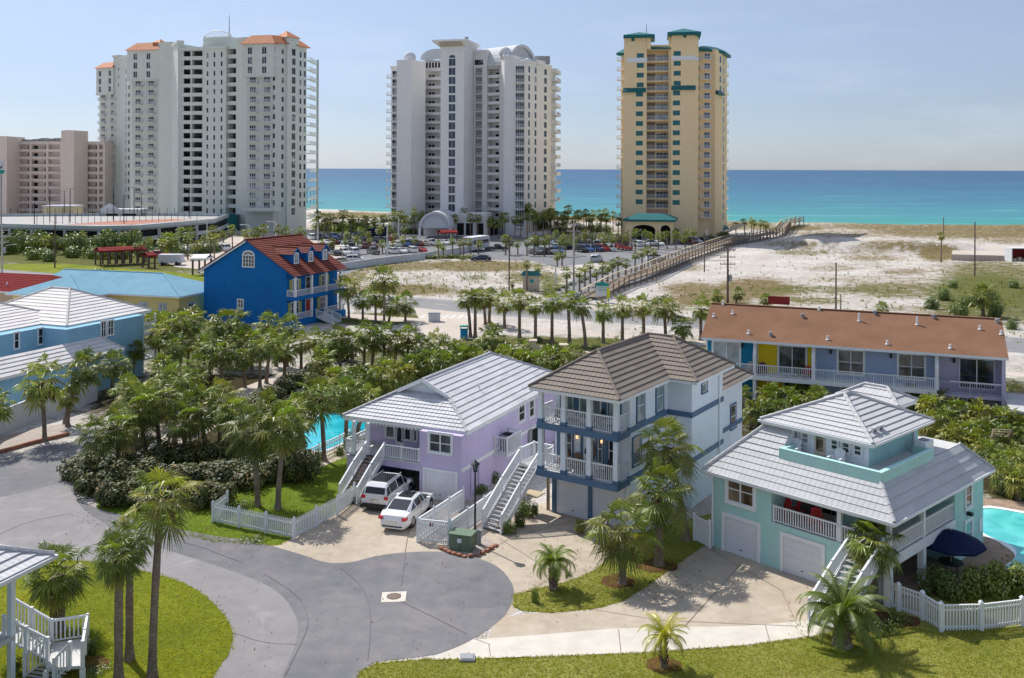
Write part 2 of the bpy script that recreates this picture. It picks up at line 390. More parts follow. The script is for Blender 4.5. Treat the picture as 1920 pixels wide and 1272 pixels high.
def terrain():
    xs=[-9000,-3000,-1200,-600,-420]+[-300+3.0*i for i in range(0,44)]+[-168+2.2*i for i in range(0,190)]+[253,270,300,380,600,1500,5000,9000]
    ys=[-400,-100,-30,10]+[20+2.2*i for i in range(0,192)]+[450,480]
    nx,ny=len(xs),len(ys); v=[]; c=[]
    for y in ys:
        for x in xs:
            yy=y
            if y>=450: yy=max(y,450-.405*x)
            z=hgt(x,y) if y<450 else -4.0
            v.append((x,yy,z)); c.append(cover(x,yy,z) if -300<x<260 else (.4,.3,0))
    f=[(j*nx+i,j*nx+i+1,(j+1)*nx+i+1,(j+1)*nx+i) for j in range(ny-1) for i in range(nx-1)]
    me=bpy.data.meshes.new('ground'); me.from_pydata(v,[],f)
    ca=me.color_attributes.new('cover','FLOAT_COLOR','POINT').data
    for i,t in enumerate(c): ca[i].color=(*t,1)
    me.polygons.foreach_set('use_smooth',[True]*len(f)); me.update()
    k=NT('sand_and_scrub'); g=k.geo(); at=k.n('ShaderNodeAttribute',attribute_name='cover'); sep=k.n('ShaderNodeSeparateColor'); k.l(at.outputs['Color'],sep.inputs[0])
    nL=k.noise(.11,4,.6,g); nM=k.noise(.6,5,.7,g,.6); nS=k.noise(3.2,4,.7,g)
    patch=k.math('ADD',k.math('MULTIPLY',nM,.6),k.math('MULTIPLY',nS,.4))
    sand=k.ramp(k.math('ADD',k.math('MULTIPLY',nL,.6),k.math('MULTIPLY',nS,.4)),[(.35,(.50,.44,.38)),(.6,(.72,.69,.66))])
    # tufts and litter thinly spread over the open sand
    tuft=k.math('MULTIPLY',k.math('GREATER_THAN',k.noise(.9,6,.85,k.map(g,(1,.7,1)),.8),.555),k.math('GREATER_THAN',nL,.44))
    sand=k.mix(k.math('MULTIPLY',tuft,.5),sand,k.mix(nS,(.22,.18,.09),(.42,.30,.18)))
    scrubc=k.ramp(nS,[(.3,(.10,.09,.035)),(.5,(.23,.18,.09)),(.7,(.40,.31,.20))])
    pw=k.math('MULTIPLY',patch,2.2)
    f1=k.math('MULTIPLY',k.math('SUBTRACT',k.math('ADD',k.math('MULTIPLY',sep.outputs[1],.85),pw),1.32),2.6,True)
    c1=k.mix(f1,sand,scrubc)
    gr=k.ramp(k.math('ADD',k.math('MULTIPLY',nM,.5),k.math('MULTIPLY',nS,.5)),[(.3,(.06,.075,.02)),(.5,(.14,.15,.045)),(.7,(.26,.24,.10))])
    f2=k.math('MULTIPLY',k.math('SUBTRACT',k.math('ADD',sep.outputs[0],pw),1.42),2.6,True)
    c2=k.mix(f2,c1,gr)
    f3=k.math('MULTIPLY',k.math('SUBTRACT',k.math('ADD',sep.outputs[2],patch),.95),5,True)
    c3=k.mix(f3,c2,k.ramp(nS,[(.3,(.03,.028,.015)),(.7,(.10,.08,.04))]))
    k.col(c3); k.set(.95,.05); k.bump(k.math('ADD',k.math('MULTIPLY',nM,1.5),nS),1.0,.35)
    me.materials.append(k.mat)
    o=bpy.data.objects.new('ground',me); COL.objects.link(o); tag(o,kind='structure')
terrain()

# sea
def sea():
    b=MB(); R=70000
    ys=[0,60,140,260,420,700,1100,1800,3000,6000,12000,25000,R]
    k0=398
    for j in range(len(ys)-1):
        for x0,x1 in ((-R,-6000),(-6000,-800),(-800,0),(0,800),(800,6000),(6000,R)):
            f=lambda x,d: (x,max(k0-.405*x,-500 if x>0 else 0)+d,-1.35)
            if abs(x0)>800 or abs(x1)>800: f=lambda x,d: (x,max(k0-.405*max(-6000,min(6000,x)),-500)+d,-1.35)
            b.face([f(x0,ys[j]),f(x1,ys[j]),f(x1,ys[j+1]),f(x0,ys[j+1])])
    k=NT('sea_water'); g=k.geo(); sep=k.n('ShaderNodeSeparateXYZ'); k.l(g,sep.inputs[0])
    s=k.math('ADD',sep.outputs[1],k.math('MULTIPLY',sep.outputs[0],.405))
    off=k.math('SUBTRACT',s,395)
    wob=k.noise(.004,3,.6,k.map(g,(1,3,1))); off2=k.math('MULTIPLY',off,k.math('ADD',k.math('MULTIPLY',wob,.9),.55))
    t=k.math('DIVIDE',300,k.math('ADD',off2,300))
    c=k.ramp(t,[(0.0,'#224a70'),(.10,'#254f72'),(.22,'#275b7a'),(.40,'#2f6d83'),(.62,'#388088'),(.80,'#388c86'),(.93,'#409c86'),(1.0,'#8fd4c0')])
    st=k.noise(.012,4,.6,k.map(g,(.22,1.6,1)),1.5); st2=k.noise(.06,3,.6,k.map(g,(.15,1,1)),1)
    c=k.mix(k.math('MULTIPLY',k.math('SUBTRACT',st,.47),2.4,True),c,k.mix(.5,c,'#2c7d92'))
    c=k.mix(k.math('MULTIPLY',k.math('SUBTRACT',st2,.56),2.2,True),c,'#7cc7c6')
    foam=k.math('MULTIPLY',k.math('GREATER_THAN',k.noise(.05,4,.6,k.map(g,(.3,2.5,1)),1),.60),k.math('LESS_THAN',off,45))
    c=k.mix(k.math('MULTIPLY',foam,.8),c,'#e8efee')
    k.col(c); k.set(.4,.12); k.bump(k.noise(.35,4,.65,k.map(g,(.5,1,1))),.5,.5)
    o=b.build('sea',k.mat); tag(o,kind='structure')
sea()

# ---------------------------------------------------------------- ground sheets
def catmull(pts,n=6):
    out=[]; N=len(pts)
    for i in range(N):
        p0,p1,p2,p3=[Vector(pts[(i+j-1)%N]) for j in range(4)]
        for k in range(n):
            t=k/n; out.append(.5*((2*p1)+(p2-p0)*t+(2*p0-5*p1+4*p2-p3)*t*t+(3*p1-p0-3*p2+p3)*t**3))
    return out
def sheet(name, pp, z, mat, curve=False, kind='structure', thick=0, label=None, cat=None):
    pts=[P(*p) if not isinstance(p,Vector) else p for p in pp]
    pts=[Vector((p.x,p.y)) for p in pts]
    if curve: pts=catmull(pts)
    from mathutils.geometry import tessellate_polygon
    vs=[Vector((p.x,p.y,z)) for p in pts]
    tris=tessellate_polygon([vs]); b=MB(); b.v=[tuple(p) for p in vs]
    for t in tris:
        a,c,d=[vs[i] for i in t]
        if (c-a).cross(d-a).z<0: t=t[::-1]
        b.f.append(tuple(t)); b.m.append(0)
    if thick:
        n=len(vs)
        for i in range(n):
            p,q=vs[i],vs[(i+1)%n]; b.face([(p.x,p.y,z-thick),(q.x,q.y,z-thick),tuple(q),tuple(p)])
    o=b.build(name,mat); tag(o,label,cat,kind=kind); return o
def gm(name,stops,scales=(.25,2.2,14),w=(.45,.3,.25),rough=.9,bump=.3,bd=.02,stain=None):
    k=NT(name); g=k.geo(); f=None
    for s,ww in zip(scales,w):
        q=k.math('MULTIPLY',k.noise(s,4,.62,g),ww); f=q if f is None else k.math('ADD',f,q)
    c=k.ramp(f,stops)
    if stain:
        sc,th,cc,am=stain; c=k.mix(k.math('MULTIPLY',k.math('MULTIPLY',k.math('SUBTRACT',k.noise(sc,4,.6,g,.8),th),5,True),am),c,cc)
    k.col(c); k.set(rough,.15); k.bump(k.noise(scales[-1]*1.5,4,.7,g),bump,bd); M[name]=k.mat; return k.mat
gm('near_asphalt',[(.36,(.125,.127,.138)),(.5,(.178,.178,.186)),(.64,(.245,.235,.232))],(.09,1.1,22),(.42,.28,.30),stain=(.3,.55,(.28,.245,.24),.55))
gm('pale_asphalt',[(.35,(.20,.195,.20)),(.65,(.295,.28,.28))],(.12,1.2,14),stain=(.3,.58,(.42,.39,.37),.5))
gm('road_asphalt',[(.35,(.19,.19,.20)),(.65,(.28,.275,.275))],(.05,.5,6))
gm('drive_concrete',[(.36,(.34,.285,.22)),(.64,(.53,.46,.37))],(.25,1.5,22),stain=(.35,.56,(.42,.30,.18),.5))
gm('walk_concrete',[(.35,(.50,.46,.40)),(.65,(.68,.64,.57))],(.25,1.5,18),stain=(.5,.62,(.40,.32,.22),.4))
gm('lot_asphalt',[(.35,(.16,.165,.18)),(.65,(.24,.24,.25))],(.05,.4,3))
gm('path_concrete',[(.35,(.44,.38,.33)),(.65,(.56,.50,.44))],(.1,.9,8))
gm('lawn_bright',[(.34,(.075,.115,.008)),(.46,(.14,.18,.010)),(.56,(.215,.235,.014)),(.68,(.32,.28,.04))],(.22,2.5,20),(.42,.26,.32),.95,.9,.05)
gm('lawn_olive',[(.36,(.13,.16,.03)),(.5,(.23,.235,.05)),(.66,(.36,.33,.12))],(.2,2.2,20),(.42,.26,.32),.95,.9,.05,stain=(.35,.56,(.18,.27,.02),.7))
gm('lawn_lush',[(.36,(.06,.11,.01)),(.5,(.12,.19,.014)),(.66,(.2,.27,.03))],(.4,2.2,20),(.42,.26,.32),.95,.9,.05)
gm('mulch',[(.38,(.05,.022,.012)),(.62,(.17,.08,.04))],(.8,5,24))
gm('gravel_bed',[(.36,(.24,.20,.17)),(.64,(.52,.46,.42))],(.8,7,30),(.2,.35,.45))
gm('pool_deck',[(.35,(.42,.36,.30)),(.65,(.56,.50,.42))],(.3,2,16))
k=NT('brick_paving'); g=k.geo(); br=k.n('ShaderNodeTexBrick'); k.l(g,br.inputs['Vector']); br.inputs['Scale'].default_value=2.6; br.inputs['Color1'].default_value=(.28,.17,.12,1); br.inputs['Color2'].default_value=(.42,.30,.22,1); br.inputs['Mortar'].default_value=(.22,.18,.15,1)
k.col(k.mix(.35,br.outputs['Color'],k.ramp(k.noise(1.5,3,.6,g),[(.35,(.16,.13,.12)),(.65,(.46,.33,.24))]))); k.set(.85,.15); M['paving']=k.mat
def pool_mat(nm,c0,c1,c2):
    k=NT(nm); g=k.geo()
    vo=k.n('ShaderNodeTexVoronoi',feature='SMOOTH_F1'); vo.inputs['Scale'].default_value=1.3; k.l(g,vo.inputs['Vector'])  # cells tint the water, light caustics painted into its colour
    c=k.ramp(k.math('ADD',k.math('MULTIPLY',k.noise(.3,3,.6,g,.6),.6),k.math('MULTIPLY',vo.outputs['Distance'],.5)),[(.35,c0),(.55,c1),(.8,c2)])
    k.col(c); k.set(.06,.45); k.bump(k.noise(3.5,3,.6,g),.25,.03); M[nm]=k.mat
pool_mat('pool_blue',(.015,.36,.46),(.025,.44,.54),(.06,.55,.64)); pool_mat('pool_green',(.06,.45,.44),(.10,.56,.54),(.18,.66,.62))
k=NT('slope_gradient'); 

# foreground
sheet('driveway',[(500,1035),(600,985),(660,950),(715,905),(760,890),(880,930),(905,990),(1000,950),(1060,930),(1180,950),(1200,1012),(1180,1040),(1140,1060),(1070,1095),(1010,1108),(968,1150),(900,1180),(700,1120),(560,1060)],.004,M['drive_concrete'])
sheet('lawn',[(400,1018),(330,1003),(240,985),(180,975),(200,900),(420,880),(560,830),(680,830),(715,850),(712,905),(660,950),(600,985),(525,1026),(460,1022)],.008,M['lawn_lush'])
sheet('mint_driveway',[(900,1300),(930,1160),(1010,1150),(1120,1138),(1215,1098),(1290,1043),(1330,1012),(1350,1010),(1530,1075),(1640,1120),(1560,1180),(1545,1189),(1400,1208),(1200,1223),(1000,1232),(900,1236),(820,1236)],.008,M['drive_concrete'])
sheet('sidewalk',[(810,1236),(900,1200),(1000,1192),(1160,1178),(1400,1172),(1535,1160),(1550,1186),(1400,1208),(1200,1223),(1000,1232),(900,1236),(850,1238)],.016,M['walk_concrete'])
sheet('road',[(-260,900),(0,868),(60,848),(120,838),(172,830),(168,850),(158,880),(146,905),(145,925),(160,945),(200,963),(240,972),(310,990),(400,1008),(470,1017),(525,1030),(570,1043),(615,1057),(660,1057),(710,1045),(760,1038),(830,1036),(890,1045),(935,1062),(962,1090),(968,1115),(955,1150),(925,1178),(880,1205),(830,1226),(770,1236),(715,1243),(690,1256),(670,1290),(640,1420),(200,1500),(-700,1400)],.012,M['near_asphalt'],True)
sheet('road_apron',[(-400,1000),(0,940),(120,915),(160,960),(240,1010),(330,1040),(440,1075),(520,1110),(560,1160),(560,1210),(530,1290),(500,1420),(100,1500),(-700,1300)],.016,M['pale_asphalt'],True)
sheet('grass_circle',[(-500,1180),(-200,1090),(0,1066),(100,1058),(180,1060),(250,1072),(320,1088),(375,1112),(415,1147),(440,1185),(437,1222),(412,1262),(370,1330),(200,1480),(-600,1480)],.024,M['lawn_bright'],True)
sheet('front_lawn',[(655,1330),(682,1262),(712,1247),(780,1240),(880,1238),(1000,1234),(1200,1225),(1400,1210),(1545,1190),(1600,1165),(1640,1120),(1700,1080),(1990,1060),(2500,1060),(2600,1700),(600,1700)],.020,M['lawn_olive'])
sheet('palm_island',[(968,1116),(1008,1106),(1072,1090),(1120,1070),(1148,1042),(1190,1010),(1240,985),(1345,960),(1345,1010),(1290,1045),(1215,1100),(1170,1128),(1120,1141),(1040,1149),(985,1146),(968,1138)],.020,M['lawn_olive'])
sheet('gravel_bed',[(830,1030),(846,1010),(905,1003),(935,1022),(905,1040),(880,1046)],.024,M['gravel_bed'])
sheet('gravel_walk',[(783,1012),(905,930),(960,900),(1000,935),(905,1010),(838,1022)],.018,M['gravel_bed'])
sheet('manhole_apron',[(721.5,1113),(767.5,1111),(765,1130),(719.5,1132)],.022,M['walk_concrete'])
for (cx,cy,r,nm) in ((743.5,1120.6,.36,'manhole_cover'),(1123,1003,.30,'drain_cover')):
    c=P(cx,cy); b=MB(); b.tube([(0,0,0),(0,0,.012)],[r,r],28); b.tube([(0,0,.012),(0,0,.018)],[r*.86,r*.86],28)
    o=b.build(nm,M['iron']); o.location=(c.x,c.y,.022); tag(o,'round rusty manhole cover in its pale square on the cul-de-sac' if nm[0]=='m' else 'small round drain cover before the white double garage','manhole cover' if nm[0]=='m' else 'drain cover')
c=P(882,1237); b=MB()
b.box(-.32,.32,-.28,.28,0,.09); b.box(-.26,.26,-.22,.22,.09,.13); o=b.build('meter_box',M['ac']); o.location=(c.x,c.y,.02); tag(o,'small flat grey meter box lid in the grass beside the pale sidewalk','meter box')
for k_,(cx,cy,rx,ry) in enumerate(((1163,1090,32,13),(1250,1246,34,16),(1235,1060,40,13),(1650,1160,80,16),(180,1250,30,14))):
    c=P(cx,cy); a=[Vector((c.x+rx*c.y/F*cos(t*pi/8)*(1+.12*sin(t*2.3)),c.y+ry*c.y*c.y/F/CH*sin(t*pi/8)*(1+.12*cos(t*1.7)),0)) for t in range(16)]
    sheet('mulch_bed',a,.028,M['mulch'])
# seams and cracks in the paving, thin ribbons
def ribbon(b,pp,wd,z):
    pts=[P(*p) for p in pp]; 
    for a,c in zip(pts,pts[1:]):
        d=(c-a).normalized(); n=Vector((-d.y,d.x,0))*wd/2
        b.face([(a-n).x and tuple((a-n).xy)+(z,),tuple((c-n).xy)+(z,),tuple((c+n).xy)+(z,),tuple((a+n).xy)+(z,)][::1])
def curve_px(pp,n=8):
    out=[]; N=len(pp)
    for i in range(N-1):
        p0=Vector(pp[max(i-1,0)]);p1=Vector(pp[i]);p2=Vector(pp[i+1]);p3=Vector(pp[min(i+2,N-1)])
        for k in range(n):
            t=k/n; q=.5*((2*p1)+(p2-p0)*t+(2*p0-5*p1+4*p2-p3)*t*t+(3*p1-p0-3*p2+p3)*t**3); out.append((q.x+random.uniform(-.5,.5),q.y+random.uniform(-.25,.25)))
    return out+[pp[-1]]
b=MB()
for pp,wd in (([(500,1080),(560,1120),(582,1160),(578,1190),(560,1230),(540,1272)],.03),([(640,1065),(680,1100),(697,1140),(700,1190),(695,1240)],.035),([(765,1040),(762,1065),(757,1100)],.03),
   ([(757,1130),(830,1165),(880,1190)],.03),([(440,1190),(500,1208),(560,1212)],.025),([(0,1010),(60,985),(140,968)],.03),([(300,1010),(380,1030),(460,1060)],.03)):
    ribbon(b,curve_px(pp),wd,.030)
o=b.build('road_seam',paint('seam_tar',(.15,.15,.16),.8,.1,.2)); tag(o,kind='structure')
b=MB()
for pp,wd in (([(1340,1030),(1470,1105),(1500,1170)],.03),([(1205,1105),(1340,1030)],.0),([(1290,1172),(1390,1060)],.03),([(1100,1140),(1240,1162),(1500,1172)],.03),([(1450,1205),(1440,1170)],.03),([(1170,1225),(1165,1180)],.03),([(922,1210),(925,1232)],.03),([(1390,1060),(1300,1040)],.03),([(897,1200),(925,1210)],.025),
   ([(764,1037),(770,1000),(800,960)],.03),([(900,1048),(960,1010),(1080,975)],.03),([(1005,1105),(1090,1045)],.025),([(940,1010),(1020,1060)],.025)):
    if wd: ribbon(b,pp,wd,.032)
o=b.build('drive_joint',paint('joint_brown',(.25,.20,.15),.8,.1,.2)); tag(o,kind='structure')
# middle distance
def wl(s0,x0,x1,off=0): return None
sheet('highway',[(-1600,414),(-500,482),(0,512),(820,562),(1233,589),(1900,627),(2600,668),(2700,712),(1900,655),(1233,609),(820,586),(0,531),(-500,500),(-1600,424)],.008,M['road_asphalt'])
sheet('verge_path',[(560,584),(950,609),(1233,631),(1350,641),(1350,648),(1233,640),(950,618),(540,592)],.012,M['path_concrete'])
sheet('verge_path',[(1880,690),(2300,720),(2300,730),(1880,698)],.012,M['path_concrete'])
sheet('side_road',[(775,578),(905,590),(935,606),(880,632),(860,652),(790,662),(700,655),(640,690),(560,740),(420,800),(330,850),(250,860),(420,745),(560,690),(650,650),(745,625),(795,612)],.016,M['path_concrete'])
sheet('tower_drive',[(1015,576),(1060,534),(1105,508),(1190,487),(1290,470),(1300,500),(1225,520),(1150,546),(1095,572),(1075,580)],.012,M['lot_asphalt'])
sheet('parking_lot',[(560,458),(620,436),(780,432),(1000,436),(1290,440),(1420,432),(1400,452),(1310,470),(1290,482),(1240,505),(1180,505),(1130,492),(1040,500),(1000,490),(890,486),(800,473),(720,492),(640,520),(560,512)],.008,M['lot_asphalt'])
sheet('parking_lot',[(250,455),(520,445),(640,450),(640,515),(420,512),(330,505),(300,490)],.012,M['path_concrete'])
sheet('far_lawn',[(600,428),(700,425),(690,436),(615,440)],.02,M['lawn_bright'])
sheet('far_road',[(1790,464),(1905,463),(1990,466),(1990,486),(1880,484),(1785,482)],1.25,M['path_concrete'],thick=2)
sheet('hotel_verge_lawn',[(-200,505),(120,500),(330,515),(520,530),(520,540),(200,525),(0,511),(-200,500)],.016,M['lawn_bright'])
# crossing stripes and lane lines
b=MB()
for x in range(790,900,14):
    ribbon(b,[(x,598),(x+10,592)],.5,.022)
for x0 in range(-100,1900,46):
    ya=lambda x:(571.5+.0575*(x-820)) if x>820 else (571.5+.0615*(x-820))
    ribbon(b,[(x0,ya(x0)),(x0+20,ya(x0+20))],.16,.014)
ribbon(b,[(-100,509),(820,563.5),(1233,590.5),(1900,629)],.14,.014); ribbon(b,[(-100,526),(820,584),(1233,607),(1900,652)],.14,.014)
o=b.build('road_marking',paint('road_white',(.6,.6,.58),.8,.1,.2)); tag(o,kind='structure')
# pool left of the lilac house
sheet('pool_terrace',[(420,880),(530,800),(600,760),(700,740),(860,760),(800,800),(700,838),(560,898),(490,905)],.010,M['pool_deck'])
pl=[(520,852),(577,848),(612,848),(655,829),(720,799),(790,775),(760,758),(680,758),(630,770),(570,800),(530,825)]
def pool(name,pp,wm,zc):
    pts=catmull([P(*p).xy for p in pp],4)
    cen=sum(pts,Vector((0,0)))/len(pts)
    b=MB(); n=len(pts)
    for i in range(n):
        a,c=pts[i],pts[(i+1)%n]; ao=a+(a-cen).normalized()*.4; co_=c+(c-cen).normalized()*.4
        b.face([(a.x,a.y,zc),(ao.x,ao.y,zc),(co_.x,co_.y,zc),(c.x,c.y,zc)]); b.face([(ao.x,ao.y,0),(ao.x,ao.y,zc),(co_.x,co_.y,zc),(co_.x,co_.y,0)]); b.face([(a.x,a.y,0),(c.x,c.y,0),(c.x,c.y,zc),(a.x,a.y,zc)])
    tag(b.build('pool_coping',M['whitetrim']),kind='structure')
    sheet(name,[Vector((p.x,p.y,0)) for p in pts],.03,wm)
pool('pool_water',pl,M['pool_blue'],.07)
sheet('pool_patio',[(1600,1060),(1700,1000),(1800,960),(1850,930),(2000,940),(2100,1000),(2080,1090),(1900,1105),(1700,1110)],.024,M['paving'])
sheet('pool_patio',[(1590,1150),(1640,1100),(1740,1110),(1740,1120),(1690,1118)],.021,M['mulch'])
pool('pool_water',[(1848,950),(1920,958),(1990,972),(2060,1010),(2050,1070),(1960,1092),(1895,1078),(1885,1062),(1905,1045),(1910,1030),(1893,1015),(1860,1003),(1840,985)],M['pool_green'],.07)
# red-brown kerb and sand verge on the upper road
b=MB(); q=[P(*p) for p in ((-120,880),(0,858),(60,840),(132,822))]
for a,c in zip(q,q[1:]): b.beam(a+Vector((0,0,.12)),c+Vector((0,0,.12)),.22,.3)
tag(b.build('kerb',M['stone']),kind='structure')
sheet('sand_bed',[(-120,868),(0,852),(60,838),(130,820),(128,800),(90,805),(0,826),(-120,840)],.014,M['gravel_bed'])
# ---------------------------------------------------------------- building frames and components
class Frame:
    """local frame of a building: x along the front to the right, y into depth"""
    def __init__(s, o, vpx=None, ang=None):
        s.o=Vector((o[0],o[1]))
        if vpx is not None: s.v=Vector((vpx-PX0,F)).normalized()
        else: s.v=Vector((sin(ang),cos(ang)))
        s.u=Vector((s.v.y,-s.v.x)); s.rz=atan2(s.u.y,s.u.x)
    def loc(s,p): d=Vector((p[0],p[1]))-s.o; return (d.dot(s.u),d.dot(s.v))
    def world(s,x,y,z=0): q=s.o+s.u*x+s.v*y; return Vector((q.x,q.y,z))
    def _r(s,px,py):
        r=ray(px,py); c=s.loc((0,0)); return c,(Vector((r.x,r.y)).dot(s.u),Vector((r.x,r.y)).dot(s.v),r.z)
    def atY(s,px,py,y=0):       # -> (x,z) on the plane local y
        c,d=s._r(px,py); t=(y-c[1])/d[1]; return (c[0]+d[0]*t, CH+d[2]*t)
    def atX(s,px,py,x=0):       # -> (y,z) on the plane local x
        c,d=s._r(px,py); t=(x-c[0])/d[0]; return (c[1]+d[1]*t, CH+d[2]*t)
    def atZ(s,px,py,z=0):
        c,d=s._r(px,py); t=(z-CH)/d[2]; return (c[0]+d[0]*t, c[1]+d[1]*t)
    def diag(s,px,py,x0,y0,dx,dy):  # vertical plane through (x0,y0) along (dx,dy) -> (g,z)
        c,d=s._r(px,py); n=(-dy,dx)
        t=((x0-c[0])*n[0]+(y0-c[1])*n[1])/(d[0]*n[0]+d[1]*n[1])
        x,y=c[0]+d[0]*t,c[1]+d[1]*t; return ((x-x0)*dx+(y-y0)*dy)/(dx*dx+dy*dy), CH+d[2]*t
    def root(s,name,label,cat,z=0,group=None): return empty(name,(s.o.x,s.o.y,z),s.rz,label,cat,group)

def clip(poly, f, lo):
    """keep the part of a convex polygon where f(p) >= lo"""
    out=[]; n=len(poly)
    for i in range(n):
        a,b=poly[i],poly[(i+1)%n]; fa,fb=f(a)-lo,f(b)-lo
        if fa>=0: out.append(a)
        if (fa>0 and fb<0) or (fa<0 and fb>0): out.append(a+(b-a)*(fa/(fa-fb)))
    return out
def slope(b, poly, eave=None, course=.38, t=.055, m=0, mr=None):
    """tiled roof slope: every course is a strip whose lower edge stands proud; poly[0]->poly[1] is the eave"""
    poly=[Vector(p) for p in poly]
    n=(poly[1]-poly[0]).cross(poly[2]-poly[0]).normalized()
    if n.z<0: n=-n
    e=(poly[1]-poly[0]).normalized() if eave is None else Vector(eave).normalized()
    e=(e-n*e.dot(n)).normalized(); sdir=n.cross(e)
    if sdir.z<0: sdir=-sdir
    o=poly[0]; f=lambda p:(p-o).dot(sdir); g=lambda p:(p-o).dot(e)
    top=max(map(f,poly)); k=0
    bot=min(map(f,poly)); s0=bot
    # underside
    while s0<top-1e-4:
        s1=s0+course
        q=clip(poly,f,s0-1e-6); q=clip(q,lambda p:-f(p),-s1-1e-6) if s1<top else q
        if len(q)>=3:
            pts=[p+n*(t*(1-(f(p)-s0)/course)+.012) for p in q]
            b.face(pts if (pts[1]-pts[0]).cross(pts[2]-pts[0]).dot(n)>0 else pts[::-1], m, uv=[(g(p),f(p)) for p in (q if (pts[1]-pts[0]).cross(pts[2]-pts[0]).dot(n)>0 else q[::-1])])
            low=[p for p in q if f(p)<s0+1e-3]
            if len(low)>=2:
                low.sort(key=g); a,c=low[0],low[-1]
                b.face([a-n*.0,c-n*.0,c+n*(t+.012),a+n*(t+.012)], m if mr is None else mr, uv=[(g(a),s0),(g(c),s0),(g(c),s0),(g(a),s0)])
        s0=s1
def ridge_cap(b, pts, r=.09, m=0):
    for p,q in zip(pts,pts[1:]):
        p,q=Vector(p)+Vector((0,0,.06)),Vector(q)+Vector((0,0,.06)); L=(q-p).length; n=max(1,int(L/.45))
        for i in range(n):
            a=p+(q-p)*(i/n); c=p+(q-p)*((i+1)/n+.02); b.tube([a,c],[r*1.15,r*.95],6,m)
def hip_roof(root, x0,x1,y0,y1,ze,zr, mat, mtrim, name='roof', hips=(1,1,1,1), course=.38, fascia=.2, cap=None, along=None):
    """rectangular hipped roof; ridge along the longer side. hips: front(y0), back(y1) / or gable when 0"""
    b=MB(); W=x1-x0; D=y1-y0
    A,B_,C_,D_=Vector((x0,y0,ze)),Vector((x1,y0,ze)),Vector((x1,y1,ze)),Vector((x0,y1,ze))
    if D>=W:
        f=W/2*(1 if hips[0] else 0); g=W/2*(1 if hips[1] else 0)
        R0=Vector(((x0+x1)/2,y0+f,zr)); R1=Vector(((x0+x1)/2,y1-g,zr))
        slope(b,[A,B_,R0],course=course) if hips[0] else None
        slope(b,[C_,D_,R1],course=course) if hips[1] else None
        slope(b,[B_,C_,R1,R0],course=course); slope(b,[D_,A,R0,R1],course=course)
        caps=[[R0,R1],[A,R0],[B_,R0],[C_,R1],[D_,R1]]
    else:
        f=D/2*(1 if hips[0] else 0); g=D/2*(1 if hips[1] else 0)
        R0=Vector((x0+f,(y0+y1)/2,zr)); R1=Vector((x1-g,(y0+y1)/2,zr))
        slope(b,[D_,A,R0],course=course) if hips[0] else None
        slope(b,[B_,C_,R1],course=course) if hips[1] else None
        slope(b,[A,B_,R1,R0],course=course); slope(b,[C_,D_,R0,R1],course=course)
        caps=[[R0,R1],[A,R0],[D_,R0],[B_,R1],[C_,R1]]
    for c in caps: ridge_cap(b,c,.1 if cap is None else cap)
    # soffit and fascia
    b.box(x0+.03,x1-.03,y0+.03,y1-.03,ze-fascia,ze-.01,1)
    o=b.build(name,[mat,mtrim],root); return o
class Face:
    """vertical plane in local coordinates: origin (x,y), direction d; normal to the right of d points outward"""
    def __init__(s,o,d):
        s.o=Vector((o[0],o[1],0)); s.d=Vector((d[0],d[1],0)).normalized(); s.n=Vector((s.d.y,-s.d.x,0))
    def pt(s,t,z,off=0): return s.o+s.d*t+s.n*off+Vector((0,0,z))
    def box(s,b,t0,t1,z0,z1,o0,o1,m=0):
        if t0>t1:t0,t1=t1,t0
        b.obox(s.pt(t0,z0,o0),s.d*(t1-t0),s.n*(o1-o0),Vector((0,0,z1-z0)),m)
def window(parent, fc, t0,t1,z0,z1, trim, glass='glass', tw=.13, cols=2, rows=2, off=.0, sill=True, name='window', sash='whitetrim'):
    """casing (own mesh) > sash, pane as sub-parts"""
    if t0>t1:t0,t1=t1,t0
    if z0>z1:z0,z1=z1,z0
    b=MB()
    fc.box(b,t0-tw,t1+tw,z1,z1+tw,off,off+.07); fc.box(b,t0-tw,t1+tw,z0-tw,z0,off,off+(.11 if sill else .07))
    fc.box(b,t0-tw,t0,z0,z1,off,off+.07); fc.box(b,t1,t1+tw,z0,z1,off,off+.07)
    w=b.build(name,M[trim],parent)
    b=MB(); fw=.05
    fc.box(b,t0,t1,z0,z0+fw,off+.008,off+.05); fc.box(b,t0,t1,z1-fw,z1,off+.008,off+.05)
    for i in range(cols+1):
        t=t0+(t1-t0)*i/cols; h=fw/2 if 0<i<cols else 0
        a,c=(t,t+fw) if i==0 else ((t-fw,t) if i==cols else (t-fw*.8,t+fw*.8))
        fc.box(b,a,c,z0+fw,z1-fw,off+.008,off+.048)
    for j in range(1,rows):
        z=z0+(z1-z0)*j/rows; fc.box(b,t0+fw,t1-fw,z-.025,z+.025,off+.008,off+.044)
    b.build('sash',M[sash],w)
    b=MB(); fc.box(b,t0+.01,t1-.01,z0+.01,z1-.01,off+.002,off+.02); b.build('pane',M[glass],w)
    return w
